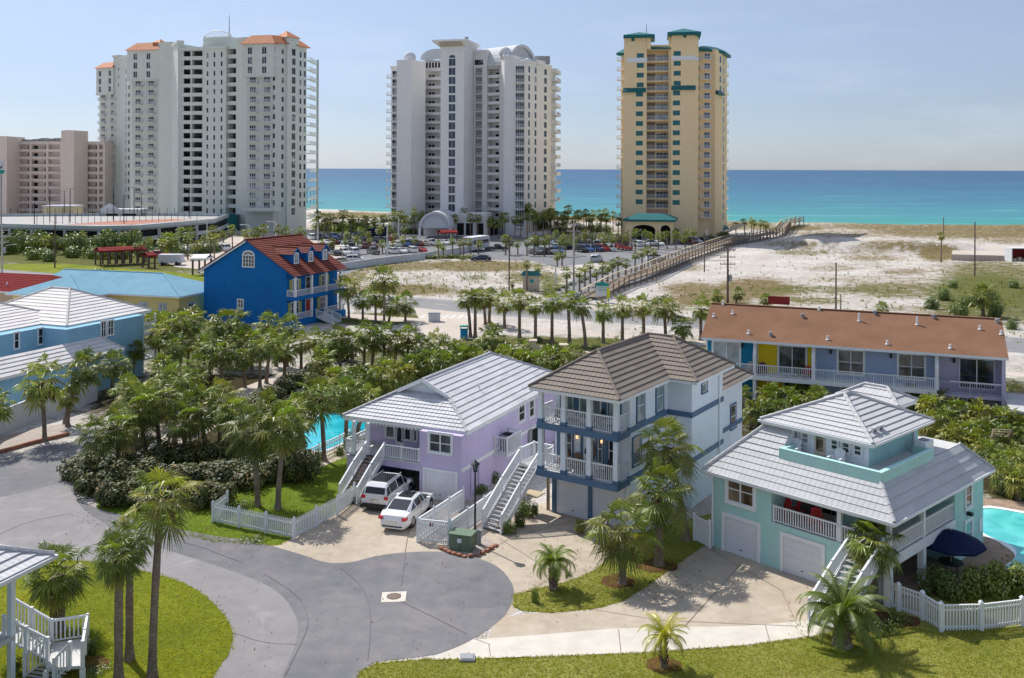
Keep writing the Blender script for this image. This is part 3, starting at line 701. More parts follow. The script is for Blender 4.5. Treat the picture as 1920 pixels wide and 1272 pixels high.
def garage_door(parent, fc, t0,t1,z0,z1, mat='door', trim='whitetrim', tw=.15, off=0):
    b=MB(); fc.box(b,t0-tw,t0,z0,z1,off,off+.08); fc.box(b,t1,t1+tw,z0,z1,off,off+.08); fc.box(b,t0-tw,t1+tw,z1,z1+tw,off,off+.08)
    g=b.build('garage_door',M[trim],parent)
    b=MB(); n=4; h=(z1-z0)/n; c=max(3,int((t1-t0)/.6)); w=(t1-t0)/c
    fc.box(b,t0,t1,z0,z1,off+.003,off+.015)
    for j in range(n):
        fc.box(b,t0+.01,t1-.01,z0+j*h+.012,z0+(j+1)*h-.012,off+.015,off+.03)
        for i in range(c): fc.box(b,t0+i*w+.07,t0+(i+1)*w-.07,z0+j*h+.09,z0+(j+1)*h-.09,off+.03,off+.037)
    p=b.build('panel',M[mat],g)
    b=MB(); tm=(t0+t1)/2; fc.box(b,tm-.07,tm+.07,z0+.32,z0+.36,off+.037,off+.065); b.build('handle',M['black'],g)
    return g
def railing(parent, pts, h=.95, gap=.13, bw=.035, mat='white', name='railing', post=.09, ends=(True,True), low=.09, rail=.07, capw=.1):
    """balusters between rails and posts along 3D points (slopes allowed)"""
    b=MB(); pts=[Vector(p) for p in pts]
    up=Vector((0,0,1))
    for k,(p,q) in enumerate(zip(pts,pts[1:])):
        b.beam(p+up*h,q+up*h,capw,rail); b.beam(p+up*low,q+up*low,.05,.05)
        L=(q-p).length; n=max(2,int(L/gap))
        for i in range(1,n):
            c=p+(q-p)*(i/n); b.box(c.x-bw/2,c.x+bw/2,c.y-bw/2,c.y+bw/2,c.z+low,c.z+h-rail/2)
    for i,p in enumerate(pts):
        if (i==0 and not ends[0]) or (i==len(pts)-1 and not ends[1]): continue
        b.box(p.x-post/2,p.x+post/2,p.y-post/2,p.y+post/2,p.z-.1,p.z+h+.08)
    return b.build(name,M[mat],parent)
def stairs(parent, p0,p1, width, n, tread='tread', stringer='white', rails=True, h=.9, landing=None, name='stair', open_=True):
    """flight from p0 (bottom centre) to p1 (top centre) in local coords"""
    p0,p1=Vector(p0),Vector(p1); d=Vector((p1.x-p0.x,p1.y-p0.y,0)); run=d.length; d.normalize(); s=Vector((-d.y,d.x,0))
    b=MB(); rise=(p1.z-p0.z)/n; st=run/n
    for i in range(n):
        c=p0+d*(st*i); z=p0.z+rise*(i+1)
        b.obox((c.x-s.x*width/2,c.y-s.y*width/2,z-.05),s*width,d*(st+.03),Vector((0,0,.05)))
    for k in (-1,1):
        a=p0+s*k*(width/2+.03); c=p1+s*k*(width/2+.03); b.beam(a+Vector((0,0,.02)),c+Vector((0,0,-.05)),.05,.28,1)
    o=b.build(name,[M[tread],M[stringer]],parent)
    if rails:
        for k in (-1,1):
            a=p0+s*k*(width/2+.05); c=p1+s*k*(width/2+.05); railing(parent,[a+Vector((0,0,rise)),(a+c)/2+Vector((0,0,rise)),c+Vector((0,0,0))],h,name='stair_railing')
    return o
def wallbox(parent,name,mat,boxes):
    b=MB()
    for q in boxes: b.box(*q)
    return b.build(name,M[mat],parent)
def chair_obj(name,loc,rz,mat,label,cat='chair',group=None,adir=True):
    t=empty(name,loc,rz,label,cat,group)
    b=MB(); b.obox((-.28,-.26,.36),(.56,0,0),(0,.52,-.06),(0,0,.05)); b.build('seat',M[mat],t)
    b=MB()
    for i in range(5): x=-.27+.11*i; b.obox((x,.24,.30),(.09,0,0),(0,.03,.01),(0,.22,.68-.05*abs(i-2)))
    b.build('backrest',M[mat],t)
    for sx in (-1,1):
        b=MB(); b.obox((sx*.33-.05,-.3,.56),(.1,0,0),(0,.62,0),(0,0,.03)); b.build('armrest',M[mat],t)
        for y in (-.24,.26):
            b=MB(); b.obox((sx*.31-.03,y-.03,0),(.06,0,0),(0,.07,0),(0,0,.56)); b.build('leg',M[mat],t)
    return t
# ================================================================ lilac house
def z6(x,y): return (600+x/2.765,620+y/2.765)
def lilac():
    fr=Frame(P(869,946).xy,1790)
    r=fr.root('lilac_house','lilac stucco stilt house with white tiled roof, two white cars before it','house')
    ze=4.35; xe,ye=fr.atZ(878,812,ze)   # roof corner
    ze=4.35
    xl,_=fr.atZ(638,785,ze); _,yb=fr.atX(1036,735,xe) ; ov=xe; 
    yf=ye; xr=xe; D=17.5
    xw0=xl+.55; xw1=0.0
    xm=(xl+xr)/2; half=(xr-xl)/2
    yg,zr=fr.atX(799,712,xm)
    sl=(zr-ze)/half
    # ridge height from the photo; gablet set back yg
    yr1=D+.6-half
    yi=(yg-yf)
    xz=fr.atY(790,830,0)[0]       # left end of the front room
    fl=fr.atY(755,862,0)[1]       # porch floor level
    fl=fr.atY(869,885,0)[1]+.15
    dpth=2.6
    # walls
    b=MB(); b.box(xz,0,0,D,0,ze-.12); b.box(xw0,xz-.0,dpth,D,fl-.3,ze-.12,0)
    b.box(xw0,xz,dpth+3.2,D,0,fl-.3)
    b.box(xw0,xw0+1.6,.25,dpth+3.2,0,fl-.3)
    b.build('wall',M['lilac'],r)
    wallbox(r,'porch_beam','lilac',[(xw0+1.6,xz,.0,.28,fl-.55,fl-.12)])
    wallbox(r,'porch_floor','deckwhite',[(xw0,xz,-.05,dpth,fl-.12,fl)])
    wallbox(r,'band','whitetrim',[(0,.05,.0,D,fl-.22,fl+.02)])
    # carport back: periwinkle walls, beige door and blue door
    cb=dpth+3.2
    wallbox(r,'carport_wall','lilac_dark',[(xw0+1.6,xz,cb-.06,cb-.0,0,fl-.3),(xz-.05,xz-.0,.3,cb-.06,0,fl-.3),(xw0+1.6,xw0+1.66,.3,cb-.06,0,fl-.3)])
    fc=Face((0,cb-.06),(1,0))
    b=MB(); fc.box(b,xw0+2.1,xw0+3.3,0,1.9,0,.06); b.build('door',M['cstone'],r)
    b=MB(); fc.box(b,xw0+3.6,xz-.4,0,1.85,0,.06); b.build('door',M['greyblue'],r)
    fF=Face((0,0),(1,0))
    x0,z1=fr.atY(*z6(556,722)); x1,_=fr.atY(*z6(714,735))
    garage_door(r,fF,x0,x1,0.02,z1)
    x0,z1=fr.atY(*z6(577,532)); x1,z0=fr.atY(*z6(690,642))
    window(r,fF,x0,x1,z0,z1,'whitetrim','glass',.13,2,2)
    # porch wall windows and door
    fP=Face((0,dpth),(1,0))
    for a,c,nm in ((352,395,'window'),(440,480,'window'),(495,512,'window')):
        x0,_=fr.atY(*z6(a,540),dpth); x1,_=fr.atY(*z6(c,540),dpth)
        window(r,fP,x0,x1,fl+.5,fl+1.95,'whitetrim','glass',.09,1,2)
    x0,_=fr.atY(*z6(402,540),dpth); 
    b=MB(); fP.box(b,x0,x0+.75,fl,fl+1.95,0,.05); d=b.build('door',M['white'],r); b=MB(); fP.box(b,x0+.12,x0+.63,fl+.3,fl+1.8,.05,.06); b.build('pane',M['glass'],d)
    # posts
    for a in (180,254):
        x,_=fr.atY(*z6(a,560)); b=MB(); b.box(x-.1,x+.1,.0,.2,fl,ze-.1); b.box(x-.14,x+.14,-.04,.24,fl,fl+.12); b.build('post',M['white'],r)
    b=MB(); b.box(xw0,xw0+.2,dpth-.2,dpth,fl,ze-.1); b.build('post',M['white'],r)
    xs,_=fr.atY(*z6(335,600)); xs2,_=fr.atY(*z6(258,600))
    railing(r,[(xs,.05,fl),((xs+xz)/2,.05,fl),(xz-.05,.05,fl)],.82)
    railing(r,[(xw0+.1,.05,fl),(xs2-.1,.05,fl)],.82); railing(r,[(xw0+.08,.05,fl),(xw0+.08,dpth,fl)],.82)
    # stairs from the porch down to the drive
    bx,by=fr.atZ(*z6(132,905),0.0); xc=(xs+xs2)/2
    stairs(r,(xc-.1,by+.2,0),(xc,0,fl),1.25,13,'brown_tread','white')
    # side wall features
    fS=Face((0,0),(0,1))
    y0,z1=fr.atX(*z6(1037,392)); y1,z0=fr.atX(*z6(1067,458)); window(r,fS,y0,y1,z0,z1,'whitetrim','glass',.13,1,2)
    y0,z1=fr.atX(*z6(1092,365)); y1,z0=fr.atX(*z6(1115,438)); window(r,fS,y0,y1,z0,z1,'whitetrim','glass',.13,1,2)
    y0,z0=fr.atX(*z6(912,640)); y1,_=fr.atX(*z6(985,600)); y1=min(y1,y0+2.2)
    b=MB(); b.box(0.05,1.0,y0,y1,z0-.1,z0+.02); b.build('ledge',M['white'],r)
    railing(r,[(0.06,y0,z0),(.95,y0,z0),(.95,y1,z0),(0.06,y1,z0)],1.15,.16)
    t=fr.world(.5,(y0+y1)/2,z0+.03)
    ac=empty('air_conditioner',t,fr.rz,'square black air conditioner on the railed ledge of the lilac wall','air conditioner')
    b=MB(); b.box(-.36,.36,-.36,.36,.0,1.05); b.build('case',M['ac'],ac)
    b=MB(); b.tube([(0,0,1.05),(0,0,1.12)],[.33,.30],18)
    for k in range(10): b.box(-.3+.06*k,-.28+.06*k,-.32,.32,1.12,1.14)
    b.build('fan_grille',M['black'],ac)
    y0,z1=fr.atX(*z6(1099,520)); y1,z0=fr.atX(*z6(1150,610)); b=MB(); fS.box(b,y0,y0+2.6,z0-.2,z0+2.0,.0,.04); b.build('door',M['dark'],r)
    b=MB(); yy,zz=fr.atX(*z6(1085,560)); fS.box(b,yy,yy+.5,zz-.3,zz+.6,0,.15); b.build('meter',M['ac'],r)
    b=MB()
    for a in (790,830): yy,zz=fr.atX(*z6(a,690)); b.tube([(.04,yy,.1),(.04,yy,zz)],.03,6)
    b.build('downpipe',M['lilac'],r)
    # roof with gablet
    b=MB(); V=Vector; zi=ze+yi*sl; G=yg
    Gl,Gr=V((xl+yi,yg,zi)),V((xr-yi,yg,zi)); R0=V((xm,yg-.35,zr)); R1=V((xm,yr1,zr))
    FL,FR,BR,BL=V((xl,yf,ze)),V((xr,yf,ze)),V((xr,D+.6,ze)),V((xl,D+.6,ze))
    slope(b,[FL,FR,Gr,Gl],course=.34)
    slope(b,[FR,BR,R1,R0,V((xr-yi,yg-.35,zi))],course=.5,t=.05); slope(b,[BL,FL,V((xl+yi,yg-.35,zi)),R0,R1],course=.5)
    slope(b,[BR,BL,R1])
    for c in ([R0,R1],[FL,Gl],[FR,Gr],[BR,R1],[BL,R1]): ridge_cap(b,c,.09)
    b.box(xl+.03,xr-.03,yf+.03,D+.57,ze-.2,ze-.01,1)
    rf=b.build('roof',[M['tile_white'],M['whitetrim']],r)
    b=MB(); b.face([(Gl.x+.1,yg,zi),(Gr.x-.1,yg,zi),(xm,yg,zr-.08)]); b.build('gablet',M['skyst'],rf)
    b=MB(); b.beam((Gl.x-.15,yg-.36,zi-.02),(xm,yg-.36,zr),.06,.24); b.beam((Gr.x+.15,yg-.36,zi-.02),(xm,yg-.36,zr),.06,.24); b.build('bargeboard',M['whitetrim'],rf)
    b=MB()
    for i in range(34): x=xl+.2+(xr-xl-.4)*i/33; b.box(x-.05,x+.05,yf+.02,yf+.5,ze-.3,ze-.2)
    for i in range(50): y=yf+.3+(D)*i/49; b.box(xr-.5,xr-.02,y-.05,y+.05,ze-.3,ze-.2)
    b.build('rafter_tail',M['whitetrim'],rf)
    b=MB(); b.tube([(xm+half*.5,yg+3.5,ze+half*.5*sl-.2),(xm+half*.5,yg+3.5,ze+half*.5*sl+.45)],.06,8); b.build('vent_pipe',M['white'],rf)
    return fr
FL_=lilac()
# ================================================================ blue-grey three storey house
def z7(x,y): return (960+x/2.765,600+y/2.765)
def middle():
    zd=3.0
    fr=Frame(P(1012,886,zd-.2).xy,2150)
    r=fr.root('balcony_house','tall pale blue house with navy bands, two front balconies and brown tiled roof','house')
    W=fr.atZ(*z7(556,880),zd-.2)[0]; W=fr.atY(*z7(553,700),0)[0]
    zu=fr.atY(*z7(150,530),0)[1]           # upper deck level
    yw,_=fr.atZ(*z7(232,745),zd)[::-1]; yw=max(1.6,min(3.0,yw))
    ze=fr.atY(*z7(545,405),0)[1]+.05
    yg=yw
    x_in=fr.atY(*z7(232,745),yw)[0]
    xgl=x_in
    yA=fr.atX(*z7(620,600),W)[0]           # where the side wall starts
    yj=fr.atX(*z7(815,500),W)[0]
    xj=fr.atY(*z7(940,500),yj)[0]
    yB=fr.atX(*z7(1100,480),xj)[0]
    yC=fr.atX(*z7(1200,560),xj-.9)[0]
    fr.W=W; 
    wallbox(r,'wall','skyst',[(x_in,W,yw,yj+.01,0,ze),(x_in+.5,xj,yj,yB,0,ze-.004),(x_in+1.5,xj-.9,yB,yC,0,zu+.25)])
    def band(z,h=.26): 
        e=.06
        return [(x_in-e,W+e,yw-e,yj,z-h,z),(x_in,xj+e,yj-e,yB+e,z-h,z+.002),(x_in+1.5,xj-.9+e,yB+e,yC+e,z-h,z+.001)]
    zb1=fr.atX(*z7(1050,432),xj)[1]; 
    wallbox(r,'band','navy',band(zu+.1,.32)); wallbox(r,'band','navy',band(zd+.1,.30))
    # decks
    for z,nm in ((zd,'balcony'),(zu,'balcony')):
        b=MB(); b.box(0,W,0,yw-.07,z-.24,z,0); dk=b.build(nm,M['deckwhite'],r)
        b=MB(); b.box(-.07,W+.07,-.08,.0,z-.34,z+.02); b.box(-.08,0,0,yw-.07,z-.34,z+.02); b.box(W,W+.08,0,yw-.07,z-.34,z+.02); b.build('edge_board',M['navy'],dk)
        px=[fr.atY(*z7(a,500),.1)[0] for a in (152,276,408,545)]
        px[0]=.12; px[3]=W-.12
        top=zu-.34 if z==zd else ze-.15
        for x in px:
            b=MB(); b.box(x-.14,x+.14,.02,.30,z+.22,top); 
            p=b.build('column',M['greyblue' if False else 'skyst'],r); b=MB(); b.box(x-.18,x+.18,-.02,.34,z,z+.22); b.build('plinth',M['navy'],p)
            if z==zd: b=MB(); b.box(x-.18,x+.18,-.02,.34,top,top+.08); b.build('capital',M['navy'],p)
        for a,c in zip(px,px[1:]): railing(dk,[(a+.14,.16,z),(c-.14,.16,z)],.98,.12,ends=(False,False))
        if z==zu: railing(dk,[(.12,.3,z),(.12,yw-.1,z)],.98,.12,ends=(False,False))
        else: railing(dk,[(.12,yw*.55,z),(.12,yw-.1,z)],.98,.12,ends=(True,False))
        railing(dk,[(W-.12,.3,z),(W-.12,yw-.1,z)],.98,.12,ends=(False,False))
        fp=Face((0,yw),(1,0))
        X=lambda a: fr.atY(*z7(a,450 if z==zu else 660),yw)[0]
        lay=(((284,328),'w'),((365,398),'d'),((430,466),'d'),((515,532),'w'),((548,568),'w')) if z==zu else (((284,322),'w'),((455,480),'w'),((512,560),'w'))
        for (a,c),kind in lay:
            x0,x1=X(a),X(c)
            if kind=='w': window(r,fp,x0,x1,z+.55,z+2.25,'navy','glasspale' if z==zu else 'glass',.1,1,2)
            else:
                b=MB(); fp.box(b,x0-.1,x1+.1,z,z+2.3,0,.07); d=b.build('door',M['white'],r); b=MB(); fp.box(b,x0,x1,z+.25,z+2.1,.07,.09); b.build('pane',M['glasspale'],d)
        if z==zd:
            x0,x1=X(382),X(440); b=MB(); fp.box(b,x0,x1,z,z+2.35,0,.08); d=b.build('door',M['white'],r)
            xc=(x0+x1)/2+.15; b=MB()
            b.tube([fp.pt(xc,z+1.25,.08),fp.pt(xc,z+1.25,.11)],.33,20); 
            for v_i in range(len(b.v)): v=b.v[v_i]; b.v[v_i]=(v[0],v[1],z+1.25+(v[2]-z-1.25)*2.2)
            b.build('oval_pane',M['glass2'],d)
            b=MB(); fp.box(b,x0+.12,x0+.18,z+.95,z+1.25,.08,.14); b.build('handle',M['black'],d)
            for a in (350,478):
                x=X(a); b=MB(); b.tube([(x,yw-.12,z+1.78),(x,yw-.12,z+1.95)],[.05,.07],8); l=b.build('wall_lamp',M['lampglow'],r)
            for a in (250,372,500): x=X(a); b=MB(); b.box(x-.09,x+.09,yw-.05,yw,z,z+2.5); b.build('shutter',M['navy'],r)
        else:
            for a in (264,341,352,405,420,480,492): x=X(a); b=MB(); b.box(x-.08,x+.08,yw-.05,yw,z+.3,z+2.35); b.build('shutter',M['navy'],r)
    # ground level: garage doors, navy corner posts
    fg=Face((0,yw),(1,0))
    X=lambda a: fr.atY(*z7(a,950),yw)[0]
    garage_door(r,fg,X(247),X(410),.02,zd-.62,tw=.02); garage_door(r,fg,X(428),X(428)+(X(410)-X(247)),.02,zd-.62,tw=.02)
    for a in (232,419): x=X(a); b=MB(); b.box(x-.13,x+.13,yw-.12,yw,0,zd-.6); b.build('garage_post',M['navy'],r)
    # side windows
    fs=Face((W,0),(0,1)); 
    for (a,b0),(c,d0) in (((655,372),(690,520)),((754,325),(788,470))):
        y0,z1=fr.atX(*z7(a,b0),W); y1,z0=fr.atX(*z7(c,d0-14),W); window(r,fs,y0,y1,z0,z1,'navy','glasspale',.12,1,2)
        b=MB(); 
    fs2=Face((xj,0),(0,1))
    y0,z1=fr.atX(*z7(990,292),xj); y1,z0=fr.atX(*z7(1014,360),xj); window(r,fs2,y0,y1,z0,z1,'navy','glasspale',.1,1,2)
    fs3=Face((xj-.9,0),(0,1))
    y0,z1=fr.atX(*z7(1140,440),xj-.9); y1,z0=fr.atX(*z7(1165,545),xj-.9); window(r,fs3,y0,y1,z0,z1,'navy','glass',.1,1,2)
    y0,z1=fr.atX(*z7(566,640),W); window(r,fs,yw+.4,yw+1.4,zd+.6,zd+2.2,'navy','glass',.1,1,2)
    b=MB(); y,_=fr.atX(*z7(1078,500),xj); b.tube([(xj-.1,y,ze-.1),(xj+.35,y,ze-.15),(xj+.08,y,ze-.6),(xj+.08,y,.2)],.05,8); b.build('downpipe',M['whitetrim'],r)
    # roof: main ridge front to back, wing ridge across
    o=.62; x0=-.35; xE=W+.45; yF=-.55; xm=(x0+xE)/2; hw=(xE-x0)/2
    xC,yCn=fr.atZ(*z7(570,395),ze); 
    zr=fr.atX(*z7(460,155),xm)[1]; s=(zr-ze)/hw
    yE0=yj-o; xW=xj+o; yE1=yB+o
    hw2=(yE1-yE0)/2; ymid=(yE0+yE1)/2; zr2=ze+s*hw2
    V=Vector; b=MB(); yR0=yF+hw; yb=max(yE1,ymid+hw)
    A,B_,R0=V((x0,yF,ze)),V((xE,yF,ze)),V((xm,yF+hw,zr))
    # wing ridge may stand a little lower or higher than the main one: use the lower for the valley
    if zr2>zr: zr2=zr; hwv=hw
    Vb=V((xE,yE0,ze)); 
    k=(zr2-ze)/s
    Vt=V((xE-k,yE0+k,zr2))           # top of the valley
    Rm=V((xm,yb-hw,zr))
    wr1=V((xW-hw2,ymid,zr2)) if zr2<zr else V((xW-k,ymid,zr2))
    slope(b,[A,B_,R0])
    slope(b,[B_,Vb,Vt,V((xm,max(Vt.y,R0.y),zr)),R0] if zr2>=zr-.01 else [B_,Vb,Vt,V((xm,Vt.y+(zr-zr2)/s,zr)),R0])
    slope(b,[Vb,V((xW,yE0,ze)),wr1,Vt])
    slope(b,[V((xW,yE0,ze)),V((xW,yE1,ze)),wr1] if zr2<zr else [V((xW,yE0,ze)),V((xW,yE1,ze)),V((xW-k,yE1-k,zr2)),V((xW-k,yE0+k,zr2))])
    slope(b,[V((xW,yE1,ze)),V((x0,yE1,ze)),V((xm,yE1-(hw2),zr2)),wr1])
    slope(b,[V((x0,yE1,ze)),A,R0,V((xm,ymid,zr))])
    for c in ([A,R0],[B_,R0],[R0,V((xm,ymid,zr))],[V((xW,yE0,ze)),wr1],[V((xW,yE1,ze)),wr1],[wr1,V((xm,ymid,zr2))]): ridge_cap(b,c,.09)
    b.box(x0+.03,xE-.03,yF+.03,yj,ze-.2,ze-.01,1); b.box(x0+.04,xW-.03,yE0+.03,yE1-.03,ze-.203,ze-.012,1)
    b.build('roof',[M['tile_brown'],M['whitetrim']],r)
    hip_roof(r,x_in+1.2,xj-.9+o,yB-.6,yC+.6,zu+.3,zu+1.9,M['tile_brown'],M['whitetrim'],'lower_roof')
    # outside stair on the left, going down toward the road
    b0=fr.atZ(*z7(-35,985),0)
    bxy=fr.atZ(937,1000,0); txy=fr.atZ(1000,872,zd)
    stx,sty=(bxy[0],bxy[1])
    land=(-1.45,0.0,.75,2.15)
    wallbox(r,'landing','tread',[(-1.5,-.08,.25,1.9,zd-.12,zd)])
    stairs(r,(-.8-.35,sty,0),(-.8,.25,zd),1.3,17,'tread','whitetrim')
    railing(r,[(-1.45,.3,zd),(-1.45,1.85,zd),(-.1,1.85,zd)],.95,.13)
    for x,y in ((-1.35,.45),(-.3,1.7)): b=MB(); b.box(x-.08,x+.08,y-.08,y+.08,0,zd-.12); b.build('stair_post',M['wood'],r)
    b=MB(); b.box(-1.3,-.2,.2,1.2,1.15,1.22); b.build('storage_shelf',M['woodtop'],r)
    # furniture on the balconies
    g='wooden rocking chairs on the lower balcony'
    for i,(x,y) in enumerate(((1.2,.95),(2.0,1.05))):
        p=fr.world(x,y,zd); chair_obj('patio_chair',p,fr.rz+radians(10),'teak','brown wooden chair on the lower balcony, %s the corner column'%('beside' if i==0 else 'one away from'),'chair',g)
    p=fr.world(4.1,1.0,zd); chair_obj('patio_chair',p,fr.rz-radians(15),'black','black chair on the lower balcony beside the oval glass door','chair')
    t=empty('patio_table',fr.world(1.35,1.0,zu),fr.rz,'small round metal table on the upper balcony near the corner','table')
    b=MB(); b.tube([(0,0,.68),(0,0,.71)],.38,20); b.build('tabletop',M['black'],t)
    for a in range(3): b=MB(); b.tube([(0.05*cos(a*2.1),.05*sin(a*2.1),.68),(.28*cos(a*2.1),.28*sin(a*2.1),0)],.02,6); b.build('leg',M['black'],t)
    for i,(x,y,c) in enumerate(((.8,1.4,'behind the small round table'),(3.3,1.1,'beside the middle balcony column'))):
        chair_obj('patio_chair',fr.world(x,y,zu),fr.rz+radians(20-60*i),'black','black chair on the upper balcony '+c,'chair')
    return fr
k=NT('lamp_glow'); k.col((.9,.6,.3)); k.b.inputs['Emission Color'].default_value=(1,.55,.25,1); k.b.inputs['Emission Strength'].default_value=1.2; M['lampglow']=k.mat
FM_=middle()
# ================================================================ mint house
def z8(x,y): return (1280+x/2.223,700+y/2.223)
def mint():
    fr=Frame(P(1340.7,1023).xy,2880)
    r=fr.root('mint_house','mint green house with grey tiled roofs, rooftop lookout room and white corner stairs','house')
    W,_=fr.atZ(1678,1134,0); 
    D,_=fr.atX(1847.7,1021.6,W)
    zec=fr.atY(*z8(140,400),0)[1]; ze=zec+.02
    xe,ye=fr.atZ(1689,970,ze); ovx=xe-W; ovf=-ye
    ovx=max(.4,min(1.4,ovx)); ovf=max(.4,min(1.4,ovf)); xl=-ovf
    yS,_=fr.atX(*z8(1143,650),W)   # where the side wall starts
    # floor level: bottom of the balcony railing
    xp0=fr.atY(*z8(378,620),0)[0]; fl=fr.atY(*z8(378,612),0)[1]
    xg1=fr.atY(*z8(690,760),0)[0]
    dp=2.7
    b=MB()
    b.box(0,xp0,0,D,0,ze-.1); b.box(xp0,xg1,0,D-.01,0,fl-.3); b.box(xp0,W-2.6,dp,D-.002,fl-.3,ze-.1)
    b.box(xg1,W-3.2,dp+2,D-.004,0,fl-.3)
    b.box(W-3.2,W+.0,yS,D-.006,0,ze-.102)
    b.build('wall',M['mint'],r)
    wallbox(r,'porch_floor','deckwhite',[(xp0,W,-.0,dp,fl-.14,fl),(W-2.6,W,dp,yS,fl-.14,fl)])
    wallbox(r,'rim_board','white',[(xg1,W+.05,-.05,0,fl-.5,fl+.02),(W,W+.05,0,yS,fl-.5,fl+.02)])
    wallbox(r,'rim_board','mint',[(xp0,xg1,-.03,0,fl-.3,fl+.0)])
    fF=Face((0,0),(1,0)); fS=Face((W,0),(0,1))
    for (a,zt),(c,zb) in (((187,588),(322,0)),((432,670),(590,0))):
        x0,z1=fr.atY(*z8(a,zt)); x1,_=fr.atY(*z8(c,700)); garage_door(r,fF,x0,x1,.02,z1,tw=.2)
    x0,z1=fr.atY(*z8(197,418)); x1,z0=fr.atY(*z8(305,556)); window(r,fF,x0,x1,z0+.02,z1,'whitetrim','glass2',.17,2,2)
    y0,z1=fr.atX(*z8(1186,455),W); y1,z0=fr.atX(*z8(1210,535),W); window(r,fS,y0,y1,z0,z1,'whitetrim','glass2',.14,1,2)
    y0,z1=fr.atX(*z8(1186,612),W); y1,z0=fr.atX(*z8(1212,690),W); window(r,fS,y0,y1,z0,z1,'whitetrim','glasspale',.14,1,2)
    b=MB(); y,z=fr.atX(*z8(1242,622),W); fS.box(b,y,y+.5,z-.35,z+.35,0,.06); b.build('shutter_plaque',M['white'],r)
    b=MB(); y,z=fr.atX(*z8(1195,575),W); fS.box(b,y-.1,y+.12,z-.05,z+.12,0,.3); b.build('wall_light',M['black'],r)
    b=MB(); b.tube([(-.28,-.35,ze-.1),(.03,-.06,ze-.7),(.03,-.06,.1),(.03,-.3,.06)],.06,8); b.build('downpipe',M['whitetrim'],r)
    # porch back wall openings
    fP=Face((0,dp),(1,0)); X=lambda a,y=dp: fr.atY(*z8(a,560),y)[0]
    for a,c in ((399,420),(432,452),(470,535)): window(r,fP,X(a),X(c),fl+.6,fl+1.9,'whitetrim','glass2',.08,1,2)
    for a in (585,625):
        x0=X(a); b=MB(); fP.box(b,x0,x0+.75,fl,fl+1.95,0,.05); d=b.build('door',M['cstone'],r); b=MB(); fP.box(b,x0+.12,x0+.63,fl+.25,fl+1.8,.05,.07); b.build('pane',M['glass'],d)
    window(r,fP,X(695),X(735),fl+.6,fl+1.9,'whitetrim','glass2',.08,1,2)
    for x,y,z0 in [(fr.atY(*z8(658,600))[0],.05,fl),(W-.12,.05,fl),(W-.12,fr.atX(*z8(1015,600),W)[0],fl)]:
        b=MB(); b.box(x-.11,x+.11,y,y+.22,z0,ze-.1); b.build('column',M['white'],r)
    yp2=fr.atX(*z8(1015,800),W)[0]
    for x,y in ((W-.16,.05),(W-.16,yp2)): b=MB(); b.box(x-.16,x+.16,y-.02,y+.3,0,fl-.14); b.build('column',M['white'],r)
    xst=fr.atY(*z8(715,690),0)[0]
    xc1=fr.atY(*z8(658,600))[0]
    railing(r,[(xp0+.1,.1,fl),(xc1,.1,fl),(xst,.1,fl)],.85,.14,.045); railing(r,[(W-.1,.1,fl),(W-.1,yp2,fl),(W-.1,yS,fl)],.85,.14,.045)
    sw=1.7
    railing(r,[(min(xst+sw+.1,W-.3),.1,fl),(W-.1,.1,fl)],.85,.14,.045)
    bxy=fr.atZ(1543,1175,0)
    n=13; run=max(4.0,-bxy[1]-.2)
    stairs(r,(xst+sw/2-.1,-run,0),(xst+sw/2,0,fl),sw-.25,n,'tread','white',h=.85)
    # main roof
    gx=W+ovx; gy=-ovf; V=Vector
    g,zp=fr.diag(*z8(833,445),gx,gy,-1,1)
    s=(zp-ze)/g
    yD1=D+ovf
    px1=gx-g; py0=gy+g                # outer corner of the roof deck
    px0=fr.atY(*z8(420,340),py0)[0]
    pyb=fr.atX(*z8(1048,330),px1)[0]; pyb=min(pyb,yD1-g)
    ztop=zp
    b=MB(); xm=(xl+gx)/2; hwD=(yD1-gy)/2; zr=ze+s*min(hwD,(gx-xl)/2)
    hipL=min(hwD,(gx-xl)/2)
    FLc,FRc,BR,BL=V((xl,gy,ze)),V((gx,gy,ze)),V((gx,yD1,ze)),V((xl,yD1,ze))
    P1=V((px1,py0,zp)); P1b=V((px1,max(pyb,py0+1),zp)); P0=V((px0,py0,zp))
    gl=(px0-xl); 
    Lh=V((xl+g,gy+g,zp))
    slope(b,[FLc,FRc,P1,Lh],t=.035); slope(b,[FRc,BR,V((px1,yD1-g,zp)),P1],course=.5,t=.045); slope(b,[BR,BL,V((xl+g,yD1-g,zp)),V((px1,yD1-g,zp))]); slope(b,[BL,FLc,Lh,V((xl+g,yD1-g,zp))])
    # upper part left of the lookout
    kx=min(2.2,max(.3,fr.atY(*z8(402,260),py0+1.7)[0]-xl-g)); 0 and open('/tmp/dbg','a').write(repr(('MINT',W,D,ze,g,s,zp,px0,px1,xl,P1b.y,yD1))+chr(10))
    Lh2=V((xl+g,yD1-g,zp)); zz=zp+s*kx; xk=xl+g+kx
    slope(b,[Lh2,Lh,V((xk,py0+kx,zz)),V((xk,yD1-g-kx,zz))]); slope(b,[Lh,V((px0-.1,py0,zp)),V((px0-.1,py0+kx,zz)),V((xk,py0+kx,zz))]); ridge_cap(b,[Lh,V((xk,py0+kx,zz))],.1)
    b.face([(px0-.1,py0,zp),(px0-.1,py0+kx,zp),(px0-.1,py0+kx,zz)],1)
    b.face([(xk,py0+kx,zz),(px0-.1,py0+kx,zz),(px0-.1,yD1-g-kx,zz),(xk,yD1-g-kx,zz)],0,uv=[(0,0)]*4)
    for c in ([FRc,P1],[FLc,Lh],[BR,V((px1,yD1-g,zp))],[BL,Lh2]): ridge_cap(b,c,.1)
